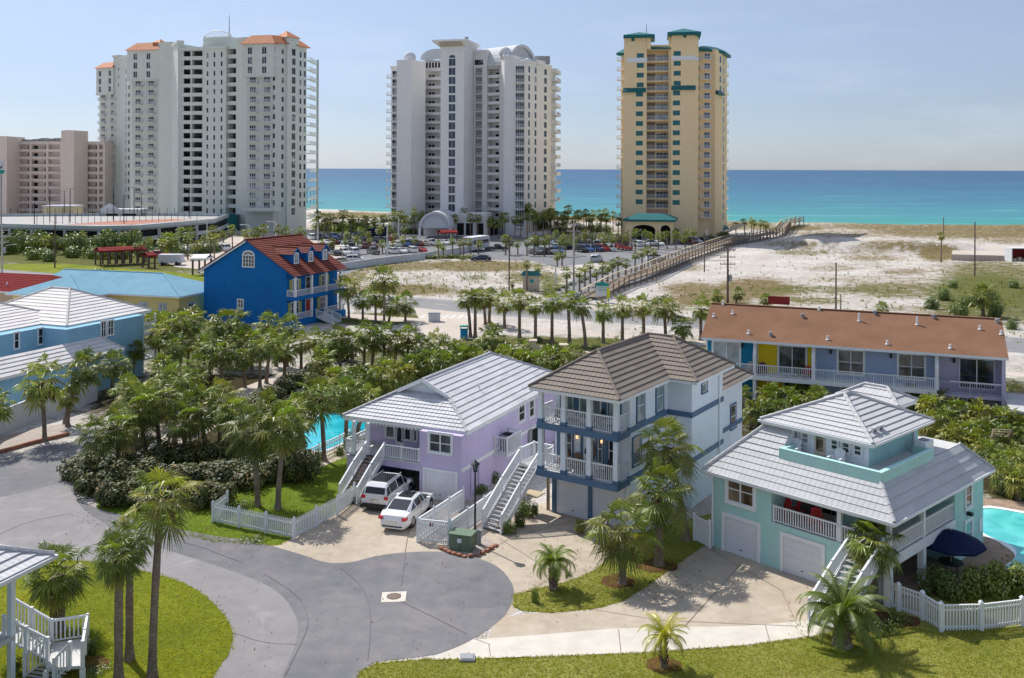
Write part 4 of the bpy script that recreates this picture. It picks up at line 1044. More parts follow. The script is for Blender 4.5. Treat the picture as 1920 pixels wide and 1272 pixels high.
    b.box(xl+.03,gx-.03,gy+.03,yD1-.03,ze-.22,ze-.01,1)
    rf=b.build('roof',[M['tile_grey'],M['white']],r)
    b=MB(); b.box(xl-.12,gx+.1,gy-.11,gy+.02,ze-.12,ze+.02); b.box(gx-.02,gx+.11,gy-.1,yD1,ze-.121,ze+.018); b.build('gutter',M['white'],rf)
    # roof deck with parapet
    zpt=fr.atY(*z8(830,402),py0)[1]; th=.16
    yb2=P1b.y
    wallbox(r,'roof_deck','deckwhite',[(xl+g,px1-.02,py0+.02,yD1-g,zp-.25,zp+.04)])
    wallbox(r,'parapet','mint',[(px0-.1,px1+.1,py0-.1,py0+th,zp-.5,zpt),(px1-th,px1+.1,py0+th,yb2,zp-.5,zpt-.003),(px0-.1,px0+th,py0+th,py0+1.4,zp-.5,zpt-.004),(px1-1.0,px1-th,yb2-th,yb2,zp-.5,zpt-.005)])
    # lookout room: front wall stands back from the parapet
    yl=py0+1.7
    zle=fr.atY(*z8(800,290),yl-.75)[1]
    xl0=fr.atY(*z8(402,260),yl)[0]; xl1=fr.atY(*z8(783,350),yl)[0]
    yl1=fr.atX(*z8(988,250),xl1)[0]
    wallbox(r,'lookout_wall','mint',[(xl0,xl1,yl,yl1,zp,zle)])
    wallbox(r,'lookout_wall','skyst',[(xl0-.02,xl1+.02,yl-.03,yl,zp,zle-.02)])
    fL=Face((0,yl-.03),(1,0)); X2=lambda a: fr.atY(*z8(a,280),yl)[0]
    zc=lambda a,bb: fr.atY(*z8(a,bb),yl)[1]
    for a,c,ta,tb in ((418,445,218,265),(462,489,227,275),(506,534,237,285),(627,656,264,312),(674,705,275,325),(723,755,287,335)):
        window(r,fL,X2(a),X2(c),zc((a+c)/2,tb-2),zc((a+c)/2,ta+3),'white','glasspale' if a<600 else 'glass',.08,1,2)
    x0,x1=X2(566),X2(598); b=MB(); fL.box(b,x0-.08,x1+.08,zp+.05,zle-.25,0,.06); d=b.build('door',M['cstone'],r); b=MB(); fL.box(b,x0+.02,x1-.02,zp+.3,zle-.4,.06,.08); b.build('pane',M['glass2'],d)
    fR=Face((xl1,0),(0,1))
    for a,c in ((797,812),(822,838)):
        y0,z1=fr.atX(*z8(a,300),xl1); y1,_=fr.atX(*z8(c,300),xl1); window(r,fR,y0,y1,zp+1.15,zp+1.95,'white','glass',.07,1,2)
    ov=.75
    xr0,_=fr.atY(*z8(330,185),yl-ov); xr1,_=fr.atY(*z8(800,292),yl-ov); yr1,_=fr.atX(*z8(1050,188),xr1)
    zre=zle+.0; xmid=(xr0+xr1)/2
    xa,za=xmid,fr.atX(*z8(690,78),xmid)[1]
    ya=fr.atX(*z8(690,78),xmid)[0]
    yspan=yr1-(yl-ov)
    rr=hip_roof(r,xr0,xr1,yl-ov,yr1,zre,max(zre+1.0,za),M['tile_grey'],M['white'],'lookout_roof')
    b=MB(); b.box(xr0-.1,xr1+.1,yl-ov-.11,yl-ov+.02,zre-.1,zre+.02); b.box(xr1-.02,xr1+.11,yl-ov,yr1,zre-.101,zre+.018); b.build('gutter',M['white'],rr)
    # lower roof of the stair head behind
    qx,qy=fr.atZ(*z8(905,132),zre); qy2=fr.atX(*z8(960,112),qx)[0]; qp=fr.atY(*z8(800,62),(qy+qy2)/2)
    qw=min(4.0,(qx-qp[0])*2)
    hip_roof(r,qx-qw,qx,qy,max(qy2,qy+2.5),zre,max(zre+.7,min(zre+1.6,qp[1])),M['tile_grey'],M['white'],'stair_head_roof',course=.6)
    wallbox(r,'stair_head_wall','mint',[(qx-qw+.5,qx-.5,qy+.5,max(qy2,qy+2.5)-.5,zp-.3,zre-.05)])
    b=MB(); b.tube([(xl1+.08,yl1-.7,zp),(xl1+.08,yl1-.7,zle-.2),(xl1+.5,yl1-.7,zle)],.06,8); b.build('downpipe',M['white'],r)
    # things up there and on the porch
    t=empty('air_conditioner',fr.world(px1-.6,yl1-1.2,zp+.05),fr.rz,'white air conditioner unit on the rooftop deck behind the mint parapet','air conditioner')
    b=MB(); b.box(-.3,.3,-.5,.5,0,.7); b.build('case',M['white'],t); b=MB(); b.tube([(0,0,.7),(0,0,.74)],.26,16); b.build('fan_grille',M['ac'],t)
    p=fr.world((X2(500)),yl-.85,zp-.15); chair_obj('deck_chair',p,fr.rz,'white','white chair on the rooftop deck beyond the open door, by the three pale windows','chair')
    p=fr.world((X2(680)),yl-.85,zp-.15); chair_obj('deck_chair',p,fr.rz,'white','white chair on the rooftop deck below the three dark windows','chair')
    for i,(a,y,la) in enumerate(((425,.9,'red cushioned armchair at the window end of the mint porch'),(492,1.3,'red cushioned armchair next to the grill on the mint porch'),(560,.8,'red cushioned armchair facing the double doors of the mint porch'))):
        chair_obj('porch_chair',fr.world(fr.atY(*z8(a,560),y)[0],y,fl),fr.rz+radians(15*i-10),'cloth_red',la,'armchair','red armchairs on the mint porch')
    t=empty('grill',fr.world(fr.atY(*z8(525,560),1.2)[0],1.5,fl),fr.rz,'black covered grill behind the white porch railing','grill')
    b=MB(); b.box(-.4,.4,-.25,.25,0,.75); b.build('cabinet',M['black'],t); b=MB(); b.tube([(-.4,0,.78),(.4,0,.78)],.24,14); b.build('hood',M['black'],t)
    t=fr.world(xl1+.3,yl1+.1,zp+.05)
    # patio parasol
    u=P(1788,1075,0); pos=Vector((u.x,u.y,0))
    t=empty('parasol',(pos.x,pos.y,.03),.3,'open navy blue parasol on the brick patio beside the mint house','parasol')
    b=MB(); n=8; zt=2.35; R_=1.65
    for i in range(n):
        a0,a1=2*pi*i/n,2*pi*(i+1)/n
        p=[(R_*cos(a0),R_*sin(a0),zt-.62),(R_*cos((a0+a1)/2)*.95,R_*sin((a0+a1)/2)*.95,zt-.60),(R_*cos(a1),R_*sin(a1),zt-.62)]
        mid=[(q[0]*.5,q[1]*.5,zt-.22) for q in (p[0],p[2])]
        b.face([p[0],p[1],p[2],mid[1],mid[0]]); b.face([mid[0],mid[1],(0,0,zt)]); b.face([p[0],p[2],(p[2][0],p[2][1],zt-.75),(p[0][0],p[0][1],zt-.75)])
    b.build('canopy',M['navycloth'],t); b=MB(); b.tube([(0,0,0),(0,0,zt+.08)],.03,8); b.build('pole',M['woodtop'],t); b=MB(); b.tube([(0,0,0),(0,0,.1)],.3,16); b.build('base',M['black'],t)
    t=empty('patio_table',(pos.x,pos.y,.03),0,'dark round table in the shade of the navy parasol','table')
    b=MB(); b.tube([(0,0,.68),(0,0,.72)],.6,20); b.build('tabletop',M['black'],t)
    for a in range(4): b=MB(); b.tube([(.4*cos(a*pi/2+.5),.4*sin(a*pi/2+.5),0),(.4*cos(a*pi/2+.5),.4*sin(a*pi/2+.5),.68)],.025,6); b.build('leg',M['black'],t)
    return fr
FT_=mint()
# ================================================================ terracotta roofed row of townhouses
def zt(x,y): return (1300+x/3.097,540+y/3.097)
def townhouse():
    ze=5.6
    fr=Frame(P(1316,630.4,ze).xy,1668)
    r=fr.root('townhouse_row','long row of townhouses in blue, yellow, grey and lilac under a terracotta shingle roof','townhouses')
    L=fr.atY(1893.5,669,0)[0]; V=Vector
    c=fr.diag(1347,566,1.0,0,0,1)
    # ridge: assume the roof plane rises over depth 5.6 m
    dr=5.4; zr=fr.atY(1560,577,dr)[1]
    x0=0; 
    b=MB(); t=.22
    for sgn,y0,y1 in ((1,0,dr),(1,2*dr,dr)):
        b.face([(0,y0,ze),(L,y0,ze),(L,y1,zr),(0,y1,zr)]); b.face([(0,y0,ze-t),(L,y0,ze-t),(L,y1,zr-t),(0,y1,zr-t)],1); b.face([(0,y0,ze-t),(L,y0,ze-t),(L,y0,ze),(0,y0,ze)],1)
    for x in (0,L): b.face([(x,0,ze-t),(x,0,ze),(x,dr,zr),(x,2*dr,ze),(x,2*dr,ze-t),(x,dr,zr-t)],1)
    b.beam((0,dr,zr+.02),(L,dr,zr+.02),.35,.06,0)
    rf=b.build('roof',[M['shingle'],M['white']],r)
    sl=(zr-ze)/dr
    for a,bb,tall in ((177,88,0),(124,160,0),(234,143,0),(326,258,0),(455,268,1),(640,160,1),(735,117,0),(786,290,0),(968,180,2),(1060,140,1),(1132,314,0),(1305,200,2),(1400,160,1),(1498,335,0),(1770,184,1),(1670,224,0),(1793,252,0)):
        # point on the sloping plane
        cc,d=fr._r(*zt(a,bb)); tt=(ze+ sl*cc[1]-CH)/(d[2]-sl*d[1]); x,y=cc[0]+d[0]*tt,cc[1]+d[1]*tt; z=ze+sl*y
        b=MB()
        if tall==1: b.tube([(x,y,z-.1),(x,y,z+.22)],.14,8); b.tube([(x,y,z+.22),(x,y,z+.34)],[.2,.17],8)
        else: b.tube([(x,y,z-.1),(x,y,z+(.7 if tall==2 else .35))],.09,8); b.tube([(x,y,z-.02),(x,y,z+.07)],[.17,.13],8)
        b.build('roof_vent',M['whitetrim'] if tall!=1 else M['ac'],rf)
    wy=1.9; zf=fr.atY(*zt(1000,547),.15)[1]; 
    X=lambda a,y=0.2,bb=450: fr.atY(*zt(a,bb),y)[0]
    e=[X(66),X(362),X(703),X(1070),X(1422),X(1815)]
    mats=['teal','yellow','greyblue','greyblue','palelilac']
    for i in range(5):
        x0,x1=e[i],e[i+1]
        if i==2 : pass
        b=MB(); b.box(x0,x1-.002,wy,2*dr-.5,0,ze-.1); b.build('wall',M[mats[i]],r)
    b=MB(); b.face([(e[0],wy,ze-.1),(e[0],2*dr-.5,ze-.1),(e[0],dr,zr-.3)]); b.face([(e[5],wy,ze-.1),(e[5],2*dr-.5,ze-.1),(e[5],dr,zr-.3)]); b.build('gable',M['whitetrim'],r)
    # fins between units
    for i,x in enumerate([e[0]+.05]+[e[1],e[2],e[4]]+[e[5]-.05]):
        w=.14
        b=MB()
        if i in(0,): b.box(x-w,x+w*.2,wy-.02,wy+.3,0,ze-.1)
        elif i==4: b.box(x-w,x+w,-.0+.3,wy,0,ze-.3)
        else:
            b.box(x-w,x+w,.55,wy,zf,ze-.25); b.box(x-w,x+w,.15,.55,zf,zf+1.9); b.obox((x-w,.15,zf+1.9),(2*w,0,0),(0,.4,0),(0,.4,.75)); b.box(x-w,x+w,.15,wy,0,zf-.4)
        b.build('party_wall',M['whitetrim' if i<4 else 'palelilac'],r)
    b=MB(); b.box(e[0],e[4],.12,wy,zf-.3,zf-.02); d=b.build('balcony',M['whitetrim'],r)
    b=MB(); b.box(e[4],e[5],.5,wy,zf-.55,zf-.25); d2=b.build('balcony',M['palelilac'],r)
    b=MB(); b.box(e[0],e[4],.02,.12,zf-.38,zf+.02); b.build('edge_board',M['whitetrim'],d)
    for i in (0,1): railing(d,[(e[i]+.1,.2,zf),(e[i+1]-.15,.2,zf)],.95,.17,.05,ends=(True,False))
    n=6
    railing(d,[(e[2]+.15+(e[4]-e[2]-.3)*k/n,.2,zf) for k in range(n+1)],.95,.17,.05)
    railing(d2,[(e[4]+.2,.6,zf-.25),(e[4]+(e[5]-e[4])*.5,.6,zf-.25),(e[5]-.2,.6,zf-.25)],.95,.17,.04,mat='palelilac')
    b=MB(); b.box(X(1500),e[5]+.05,.5,.72,zf+.72,zf+.80); b.build('handrail',M['white'],d2)
    fc=Face((0,wy),(1,0)); XX=lambda a: fr.atY(*zt(a,400),wy)[0]
    ZZ=lambda a,bb: fr.atY(*zt(a,bb),wy)[1]
    zt1=ze-.75
    for a,c,gl,mt in ((122,276,'glasspale','whitetrim'),(503,660,'glass','whitetrim'),(848,995,'glass','whitetrim'),(1198,1350,'glass','whitetrim'),(1552,1755,'glassblue','palelilac')):
        window(r,fc,XX(a),XX(c),zf+(.05 if a!=848 and a!=1198 else .45),zt1+.15,mt,gl,.14,2,1 if a in (122,503,1552) else 2)
    for a,c,gl in ((185,240,'glasspale'),(535,640,'glass'),(870,940,'glass'),(1600,1690,'glass')): window(r,fc,XX(a),XX(c),.3,zf-.7,'whitetrim',gl,.12,2,1)
    for a in (292,805,1155,1520): x=XX(a); b=MB(); b.box(x-.1,x+.1,wy-.22,wy,ze-1.0,ze-.65); b.build('wall_lamp',M['black'],r)
    # adirondack chair on the yellow balcony and a small table on the blue one
    chair_obj('deck_chair',fr.world(X(400),1.1,zf),fr.rz,'purplepaint','purple slatted chair on the yellow townhouse balcony','chair')
    chair_obj('deck_chair',fr.world(X(330),1.0,zf),fr.rz,'cstone','pale wooden chair on the blue townhouse balcony','chair')
    chair_obj('deck_chair',fr.world(X(668),1.0,zf),fr.rz,'cloth_red','red chair behind the yellow townhouse balcony railing, by the grey divider','chair')
    # wooden deck and ramp at the right end
    b=MB(); b.box(e[5]+.05,e[5]+2.4,-3.5,wy+1.5,zf-.55,zf-.4); 
    for k in range(24): b.box(e[5]+.06,e[5]+2.39,-3.5+.21*k,-3.5+.21*k+.17,zf-.4,zf-.37)
    for x in (e[5]+.3,e[5]+2.2):
        for y in (-3.2,1.5): b.box(x-.1,x+.1,y-.1,y+.1,0,zf-.55)
    b.build('side_deck',M['deckwhite'],r)
    railing(r,[(e[5]+2.35,-3.4,zf-.4),(e[5]+2.35,-.5,zf-.4),(e[5]+2.35,wy+1.3,zf-.4),(e[5]+.2,wy+1.3,zf-.4)],1.0,.2,.04,mat='woodtop')
    return fr
M['purplepaint']=paint('purple_paint',(.20,.03,.16),.6,.3,.1)
townhouse()
# ================================================================ royal blue house with red tiles
def zb(x,y): return (360+x/6.36,420+y/6.36)
def bluehouse():
    g0=P(555,617)
    fr=Frame(g0.xy,1820)      # v goes back (to the right vanishing point); gable wall is the front (y=0), porch on the x=W side
    r=fr.root('blue_gable_house','tall royal blue stucco house with red tiled roof, three dormers and white porches','house')
    V=Vector
    xl=fr.atY(*zb(150,600),0)[0]; 
    W=0.0; po=2.3                       # porch depth beyond the wall
    ze=fr.atY(*zb(1245,640),0)[1]; zel=fr.atY(*zb(110,585),0)[1]
    xr=fr.atY(*zb(1245,640),0)[0]; xle=fr.atY(*zb(110,585),0)[0]
    ze=(ze+zel)/2; xm=(xle+xr)/2; xa,zr=fr.atY(*zb(665,212),0)
    xm=(xm+xa)/2
    D,_=fr.atX(*zb(1850,545),xr)
    wx=fr.atY(*zb(1130,900),0)[0]      # gable wall's right edge
    s=(zr-ze)/(xr-xm)
    zw=lambda x: zr-s*abs(x-xm)-.12
    # walls
    b=MB()
    b.face([(xl,0,0),(wx,0,0),(wx,0,zw(wx)),(xm,0,zr-.12),(xl,0,zw(xl))])
    b.face([(xl,D,0),(wx,D,0),(wx,D,zw(wx)),(xm,D,zr-.12),(xl,D,zw(xl))][::-1])
    b.face([(xl,0,0),(xl,0,zw(xl)),(xl,D,zw(xl)),(xl,D,0)]); b.face([(wx,0,0),(wx,D,0),(wx,D,zw(wx)),(wx,0,zw(wx))])
    b.build('wall',M['blue'],r)
    # roof
    b=MB(); oe=.35
    A,B_,R0,R1=V((xle-.1,-oe,ze-.0)),V((xr,-oe,ze)),V((xm,-oe,zr)),V((xm,D+.35,zr))
    slope(b,[B_,V((xr,D+.35,ze)),R1,R0],course=.42,t=.07); slope(b,[V((xle-.1,D+.35,ze)),A,R0,R1],course=.42,t=.07)
    ridge_cap(b,[R0,R1],.12); ridge_cap(b,[B_,R0],.08); ridge_cap(b,[A,R0],.08)
    rf=b.build('roof',[M['tile_red'],M['white']],r)
    b=MB(); b.beam(A+V((0,.05,-.16)),R0+V((0,.05,-.16)),.06,.22); b.build('bargeboard',M['white'],rf)
    b=MB(); b.beam(B_+V((0,.05,-.12)),R0+V((0,.05,-.12)),.06,.16); b.build('bargeboard',M['blue'],rf)
    fc=Face((0,0),(1,0))
    # arched window
    x0,zt_=fr.atY(*zb(615,340)); x1,z0=fr.atY(*zb(750,535)); zm=fr.atY(*zb(680,395))[1]
    window(r,fc,x0,x1,z0,zm,'whitetrim','glass',.1,4,3,name='arched_window')
    b=MB(); xc=(x0+x1)/2; rr=(x1-x0)/2; arc=[(xc+(rr+.1)*cos(a),(zt_-zm+.1)*sin(a)+zm) for a in [pi*i/12 for i in range(13)]]; arc2=[(xc+rr*.86*cos(a),(zt_-zm)*.86*sin(a)+zm) for a in [pi*i/12 for i in range(13)]]
    for i in range(12): 
        q=[(arc[i][0],-.07,arc[i][1]),(arc[i+1][0],-.07,arc[i+1][1]),(arc2[i+1][0],-.07,arc2[i+1][1]),(arc2[i][0],-.07,arc2[i][1])]; b.face(q)
        b.face([(arc[i][0],0,arc[i][1]),(arc[i+1][0],0,arc[i+1][1]),(arc[i+1][0],-.07,arc[i+1][1]),(arc[i][0],-.07,arc[i][1])])
    for a in (pi/3,2*pi/3,pi/2): b.beam((xc,-.05,zm),(xc+rr*cos(a),-.05,zm+(zt_-zm)*sin(a)),.04,.05)
    ar=b.build('window_arch',M['whitetrim'],r); b=MB(); b.face([(p[0],-.03,p[1]) for p in arc2]); b.build('pane',M['glass'],ar)
    x0,z1=fr.atY(*zb(550,920)); x1,z0=fr.atY(*zb(625,1000)); window(r,fc,x0+.1,x1-.05,z0-.3,z1,'whitetrim','glass',.1,2,2)
    # porches on the right side
    zf2=fr.atX(*zb(1245,890),xr-.35)[1]; zf1=fr.atX(*zb(1245,1165),xr-.35)[1]
    px=xr-.35
    fS=Face((wx,0),(0,1))
    for z,pb in ((zf2,1),(zf1,0)):
        b=MB(); b.box(wx,px+.25,0.02,D,z-.45 if pb else 0,z); p=b.build('porch_floor',M['blue'],r)
        ys=[fr.atX(*zb(a,c),px)[0] for a,c in ((1240,760),(1435,730),(1608,700),(1778,670))]
        for y in ys:
            b=MB(); b.box(px-.14,px+.14,y-.14,y+.14,z,(ze-.15) if pb else zf2-.45); b.build('column',M['white'],r)
        prev=[(wx+.1,ys[0]*.0+.15,z),(px,.15,z),(px,ys[0],z)]
        railing(p,prev,.85,.17,.04)
        gaps=zip(ys,ys[1:])
        for k,(a,c) in enumerate(gaps):
            if not pb and k==1: continue
            railing(p,[(px,a+.15,z),(px,c-.15,z)],.85,.17,.04,ends=(False,False))
        railing(p,[(px,ys[3]+.15,z),(px,D-.1,z),(wx+.1,D-.1,z)],.85,.17,.04)
        Y=lambda a: fr.atX(*zb(a,700 if pb else 980),wx)[0]
        for a,c in (((1205,1270),(1555,1595)) if pb else ((1190,1280),(1535,1590))):
            y0,y1=Y(a),Y(c); y0=max(y0,.8)
            if y1-y0<.8: y1=y0+1.0
            window(r,fS,y0,y1,z+.55,z+2.1,'white','glass',.12,2,2)
            b=MB(); fS.box(b,y0-.62,y0-.18,z+.5,z+2.15,0,.05); b.build('shutter',M['shutter_yellow'],r); b=MB(); fS.box(b,y1+.18,y1+.62,z+.5,z+2.15,0,.05); b.build('shutter',M['shutter_yellow'],r)
        y0,y1=Y(1365),Y(1440)
        b=MB(); fS.box(b,y0-.12,y1+.12,z,z+2.25,0,.07); d=b.build('door',M['white'],r); b=MB(); fS.box(b,y0,y1,z+.05,z+2.15,.07,.09); b.build('door_leaf',M['glass'] if pb else M['red'],d)
    stairs(r,(px+3.0,(ys[1]+ys[2])/2,0),(px+.2,(ys[1]+ys[2])/2,zf1),1.7,8,'white','white')
    # dormers
    for a,c in ((1248,495),(1420,470),(1588,445)):
        # the sill of the dormer window sits on the roof plane
        cc,d=fr._r(*zb(a,c)); k=-s; tt=(ze+s*xr-s*cc[0]-CH)/(d[2]+s*d[0]); x=cc[0]+d[0]*tt; y=cc[1]+d[1]*tt; z=ze+s*(xr-x)
        hw=.75; h=1.45; gh=.75
        xb=x-(h)/s; xg=x-(h+gh)/s
        b=MB(); b.face([(x,y-hw,z-.05),(x,y+hw,z-.05),(x,y+hw,z+h),(x,y,z+h+gh*.92),(x,y-hw,z+h)])
        for sy in (-1,1): b.face([(x,y+sy*hw,z-.05),(x,y+sy*hw,z+h),(xb-.2,y+sy*hw,z+h)])
        dm=b.build('dormer',M['blue'],r)
        b=MB(); e=.22
        slope(b,[V((x+.25,y-hw-e,z+h-.15)),V((xb-.4,y-hw-e,z+h-.15)),V((xg-.3,y,z+h+gh)),V((x+.25,y,z+h+gh))],course=.3,t=.05)
        slope(b,[V((xb-.4,y+hw+e,z+h-.15)),V((x+.25,y+hw+e,z+h-.15)),V((x+.25,y,z+h+gh)),V((xg-.3,y,z+h+gh))],course=.3,t=.05)
        ridge_cap(b,[V((x+.25,y,z+h+gh)),V((xg-.3,y,z+h+gh))],.08)
        b.build('dormer_roof',[M['tile_red']],dm)
        b=MB()
        for sy in (-1,1): b.beam((x+.27,y+sy*(hw+e),z+h-.2),(x+.27,y,z+h+gh-.04),.04,.14)
        b.build('bargeboard',M['blue'],dm)
        fd=Face((x,y),(0,1)); window(dm,fd,-.38,.38,z+.12,z+h-.05,'whitetrim','glasspale',.13,2,2)
        for q in list(dm.children):
            if q.name.startswith('window'): pass
    return fr
M['shutter_yellow']=paint('yellow_shutter',(.45,.48,.12),.6,.2,.08)
bluehouse()
# ================================================================ aqua house on the left
def z4(x,y): return (x/2.89,420+y/2.89)
def aquahouse():
    zg=P(271.6,707)                        # foot of the right end wall corner
    fr=Frame(zg.xy,1676)                   # v toward the right vanishing point: the long wall runs along y
    r=fr.root('aqua_house','long aqua blue stucco house with pale tiled roofs beside the garden wall','house')
    V=Vector
    # long wall plane x=0; local -y comes toward the camera
    ze=fr.atX(*z4(785,500),0)[1]
    yj,_=fr.atX(*z4(365,580),0)
    xe=0.6
    ya=fr.atX(*z4(45,595),-3)[0]
    xj=-3.0
    yL=ya-9
    wallbox(r,'wall','aqua',[(-12,0,yj,-.0,0,ze-.1),(-13.5,xj,yL,yj,0,ze-.102)])
    # roofs
    xe_,ye_=fr.atZ(*z4(830,480),ze); y0,_=fr.atZ(*z4(365,570),ze)[::-1]
    xe=fr.atZ(*z4(365,570),ze)[0]
    x1=(xe_+xe)/2
    hip_roof(r,x1-13.4,x1,y0,ye_,ze,fr.atY(*z4(400,370),(y0+ye_)/2)[1],M['tile_cream'],M['whitetrim'],course=.55)
    xa,y1=fr.atZ(*z4(45,592),ze)
    hip_roof(r,xa-12,xa,y1-8,y0+4,ze-.03,ze+2.3,M['tile_cream'],M['whitetrim'],course=.55)
    # low wing roof in front
    zl=fr.atX(*z4(430,760),3.6)[1]
    q0=fr.atX(*z4(620,655),4.0); q1=fr.atX(*z4(60,835),4.0)
    zl=fr.atX(*z4(30,845),1.7)[1]; p0=(1.7,0); p1=fr.atZ(*z4(650,690),zl); ztp=fr.atX(*z4(250,690),0)[1]
    xw=2.0; open('/tmp/dbg','a').write(repr(('AQUA',p0,p1,ze,yj,ya,xj))+chr(10))
    b=MB(); top=ztp
    slope(b,[V((xw,yL,zl)),V((xw,p1[1],zl)),V((0,p1[1]-xw*.6,top)),V((0,yL,top))],course=.5)
    slope(b,[V((xw,p1[1],zl)),V((0,p1[1],zl)),V((0,p1[1]-xw*.6,top))],course=.5)
    ridge_cap(b,[V((xw,p1[1],zl)),V((0,p1[1]-xw*.6,top))],.09)
    b.box(.02,xw-.04,yL,p1[1]-.04,zl-.2,zl-.01,1)
    b.build('wing_roof',[M['tile_cream'],M['whitetrim']],r)
    wallbox(r,'wing_wall','aqua',[(0,xw-.6,yL+.5,p1[1]-.6,0,zl-.2)])
    fw=Face((xw-.6,0),(0,1))
    for yy in (yL+4,yL+9,yL+13): 
        if yy<p1[1]-2: window(r,fw,yy,yy+1.0,.9,1.9,'whitetrim','glass',.1,2,1)
    fs=Face((0,0),(0,1))
    for a,c,t_,bt in ((553,578,545,625),(590,618,540,612)):
        y0_,z1=fr.atX(*z4(a,t_),0); y1_,z0=fr.atX(*z4(c,bt),0); window(r,fs,y0_,y1_,z0,z1,'whitetrim','glass',.1,2,2)
    f2=Face((xj,0),(0,1))
    for a,c,t_,bt in ((82,107,608,690),(212,238,585,665)):
        y0_,z1=fr.atX(*z4(a,t_),xj); y1_,z0=fr.atX(*z4(c,bt),xj); window(r,f2,y0_,y1_,z0,z1,'whitetrim','glass',.1,1,2)
    f3=Face((-12,0),(1,0))
    # end balcony, two levels, on the right end
    for z in (ze-2.1,ze-4.6):
        b=MB(); b.box(-1.9,-.1,.0,1.9,z-.2,z); bl=b.build('end_balcony',M['whitetrim'],r)
        railing(bl,[(-.15,.1,z),(-.15,1.8,z),(-1.8,1.8,z)],.9,.15)
    for x,y in ((-.15,1.8),(-1.8,1.8)): b=MB(); b.box(x-.1,x+.1,y-.1,y+.1,0,ze-.2); b.build('post',M['whitetrim'],r)
    # garden walls: pale wall along the drive, arched panel
    w=empty('garden_wall',P(0,800),0,'long pale render garden wall in front of the aqua house','wall')
    base=w.location.copy()
    pts=[(-60,872),(0,826),(60,800),(110,786),(150,770)]
    q=[P(*p)-base for p in pts]
    b=MB()
    for a,c,h0,h1 in zip(q,q[1:],(2.0,2.0,2.0,1.9),(2.0,2.0,1.9,2.4)):
        d=(c-a).normalized(); n=Vector((-d.y,d.x,0))*.2
        b.face([a,c,c+V((0,0,h1)),a+V((0,0,h0))]); b.face([a+n,c+n,c+n+V((0,0,h1)),a+n+V((0,0,h0))]); b.face([a+V((0,0,h0)),c+V((0,0,h1)),c+n+V((0,0,h1)),a+n+V((0,0,h0))])
    d=(q[-1]-q[-2]).normalized(); e0=q[-1]; n=Vector((-d.y,d.x,0))*.2
    prev=None
    for i in range(9):
        t=i/8; p=e0+d*(1.7*t*1.6); h=2.4+.5*sin(t*pi/2)
        if prev: 
            a,h0=prev; b.face([a,p,p+V((0,0,h)),a+V((0,0,h0))]); b.face([a+n,p+n,p+n+V((0,0,h)),a+n+V((0,0,h0))]); b.face([a+V((0,0,h0)),p+V((0,0,h)),p+n+V((0,0,h)),a+n+V((0,0,h0))])
        prev=(p,h)
    b.build('panel',M['whitewall'],w)
    return fr
M['whitewall']=paint('chalk_render',(.60,.62,.65),.85,.1,.08,.8,.25,20)
aquahouse()
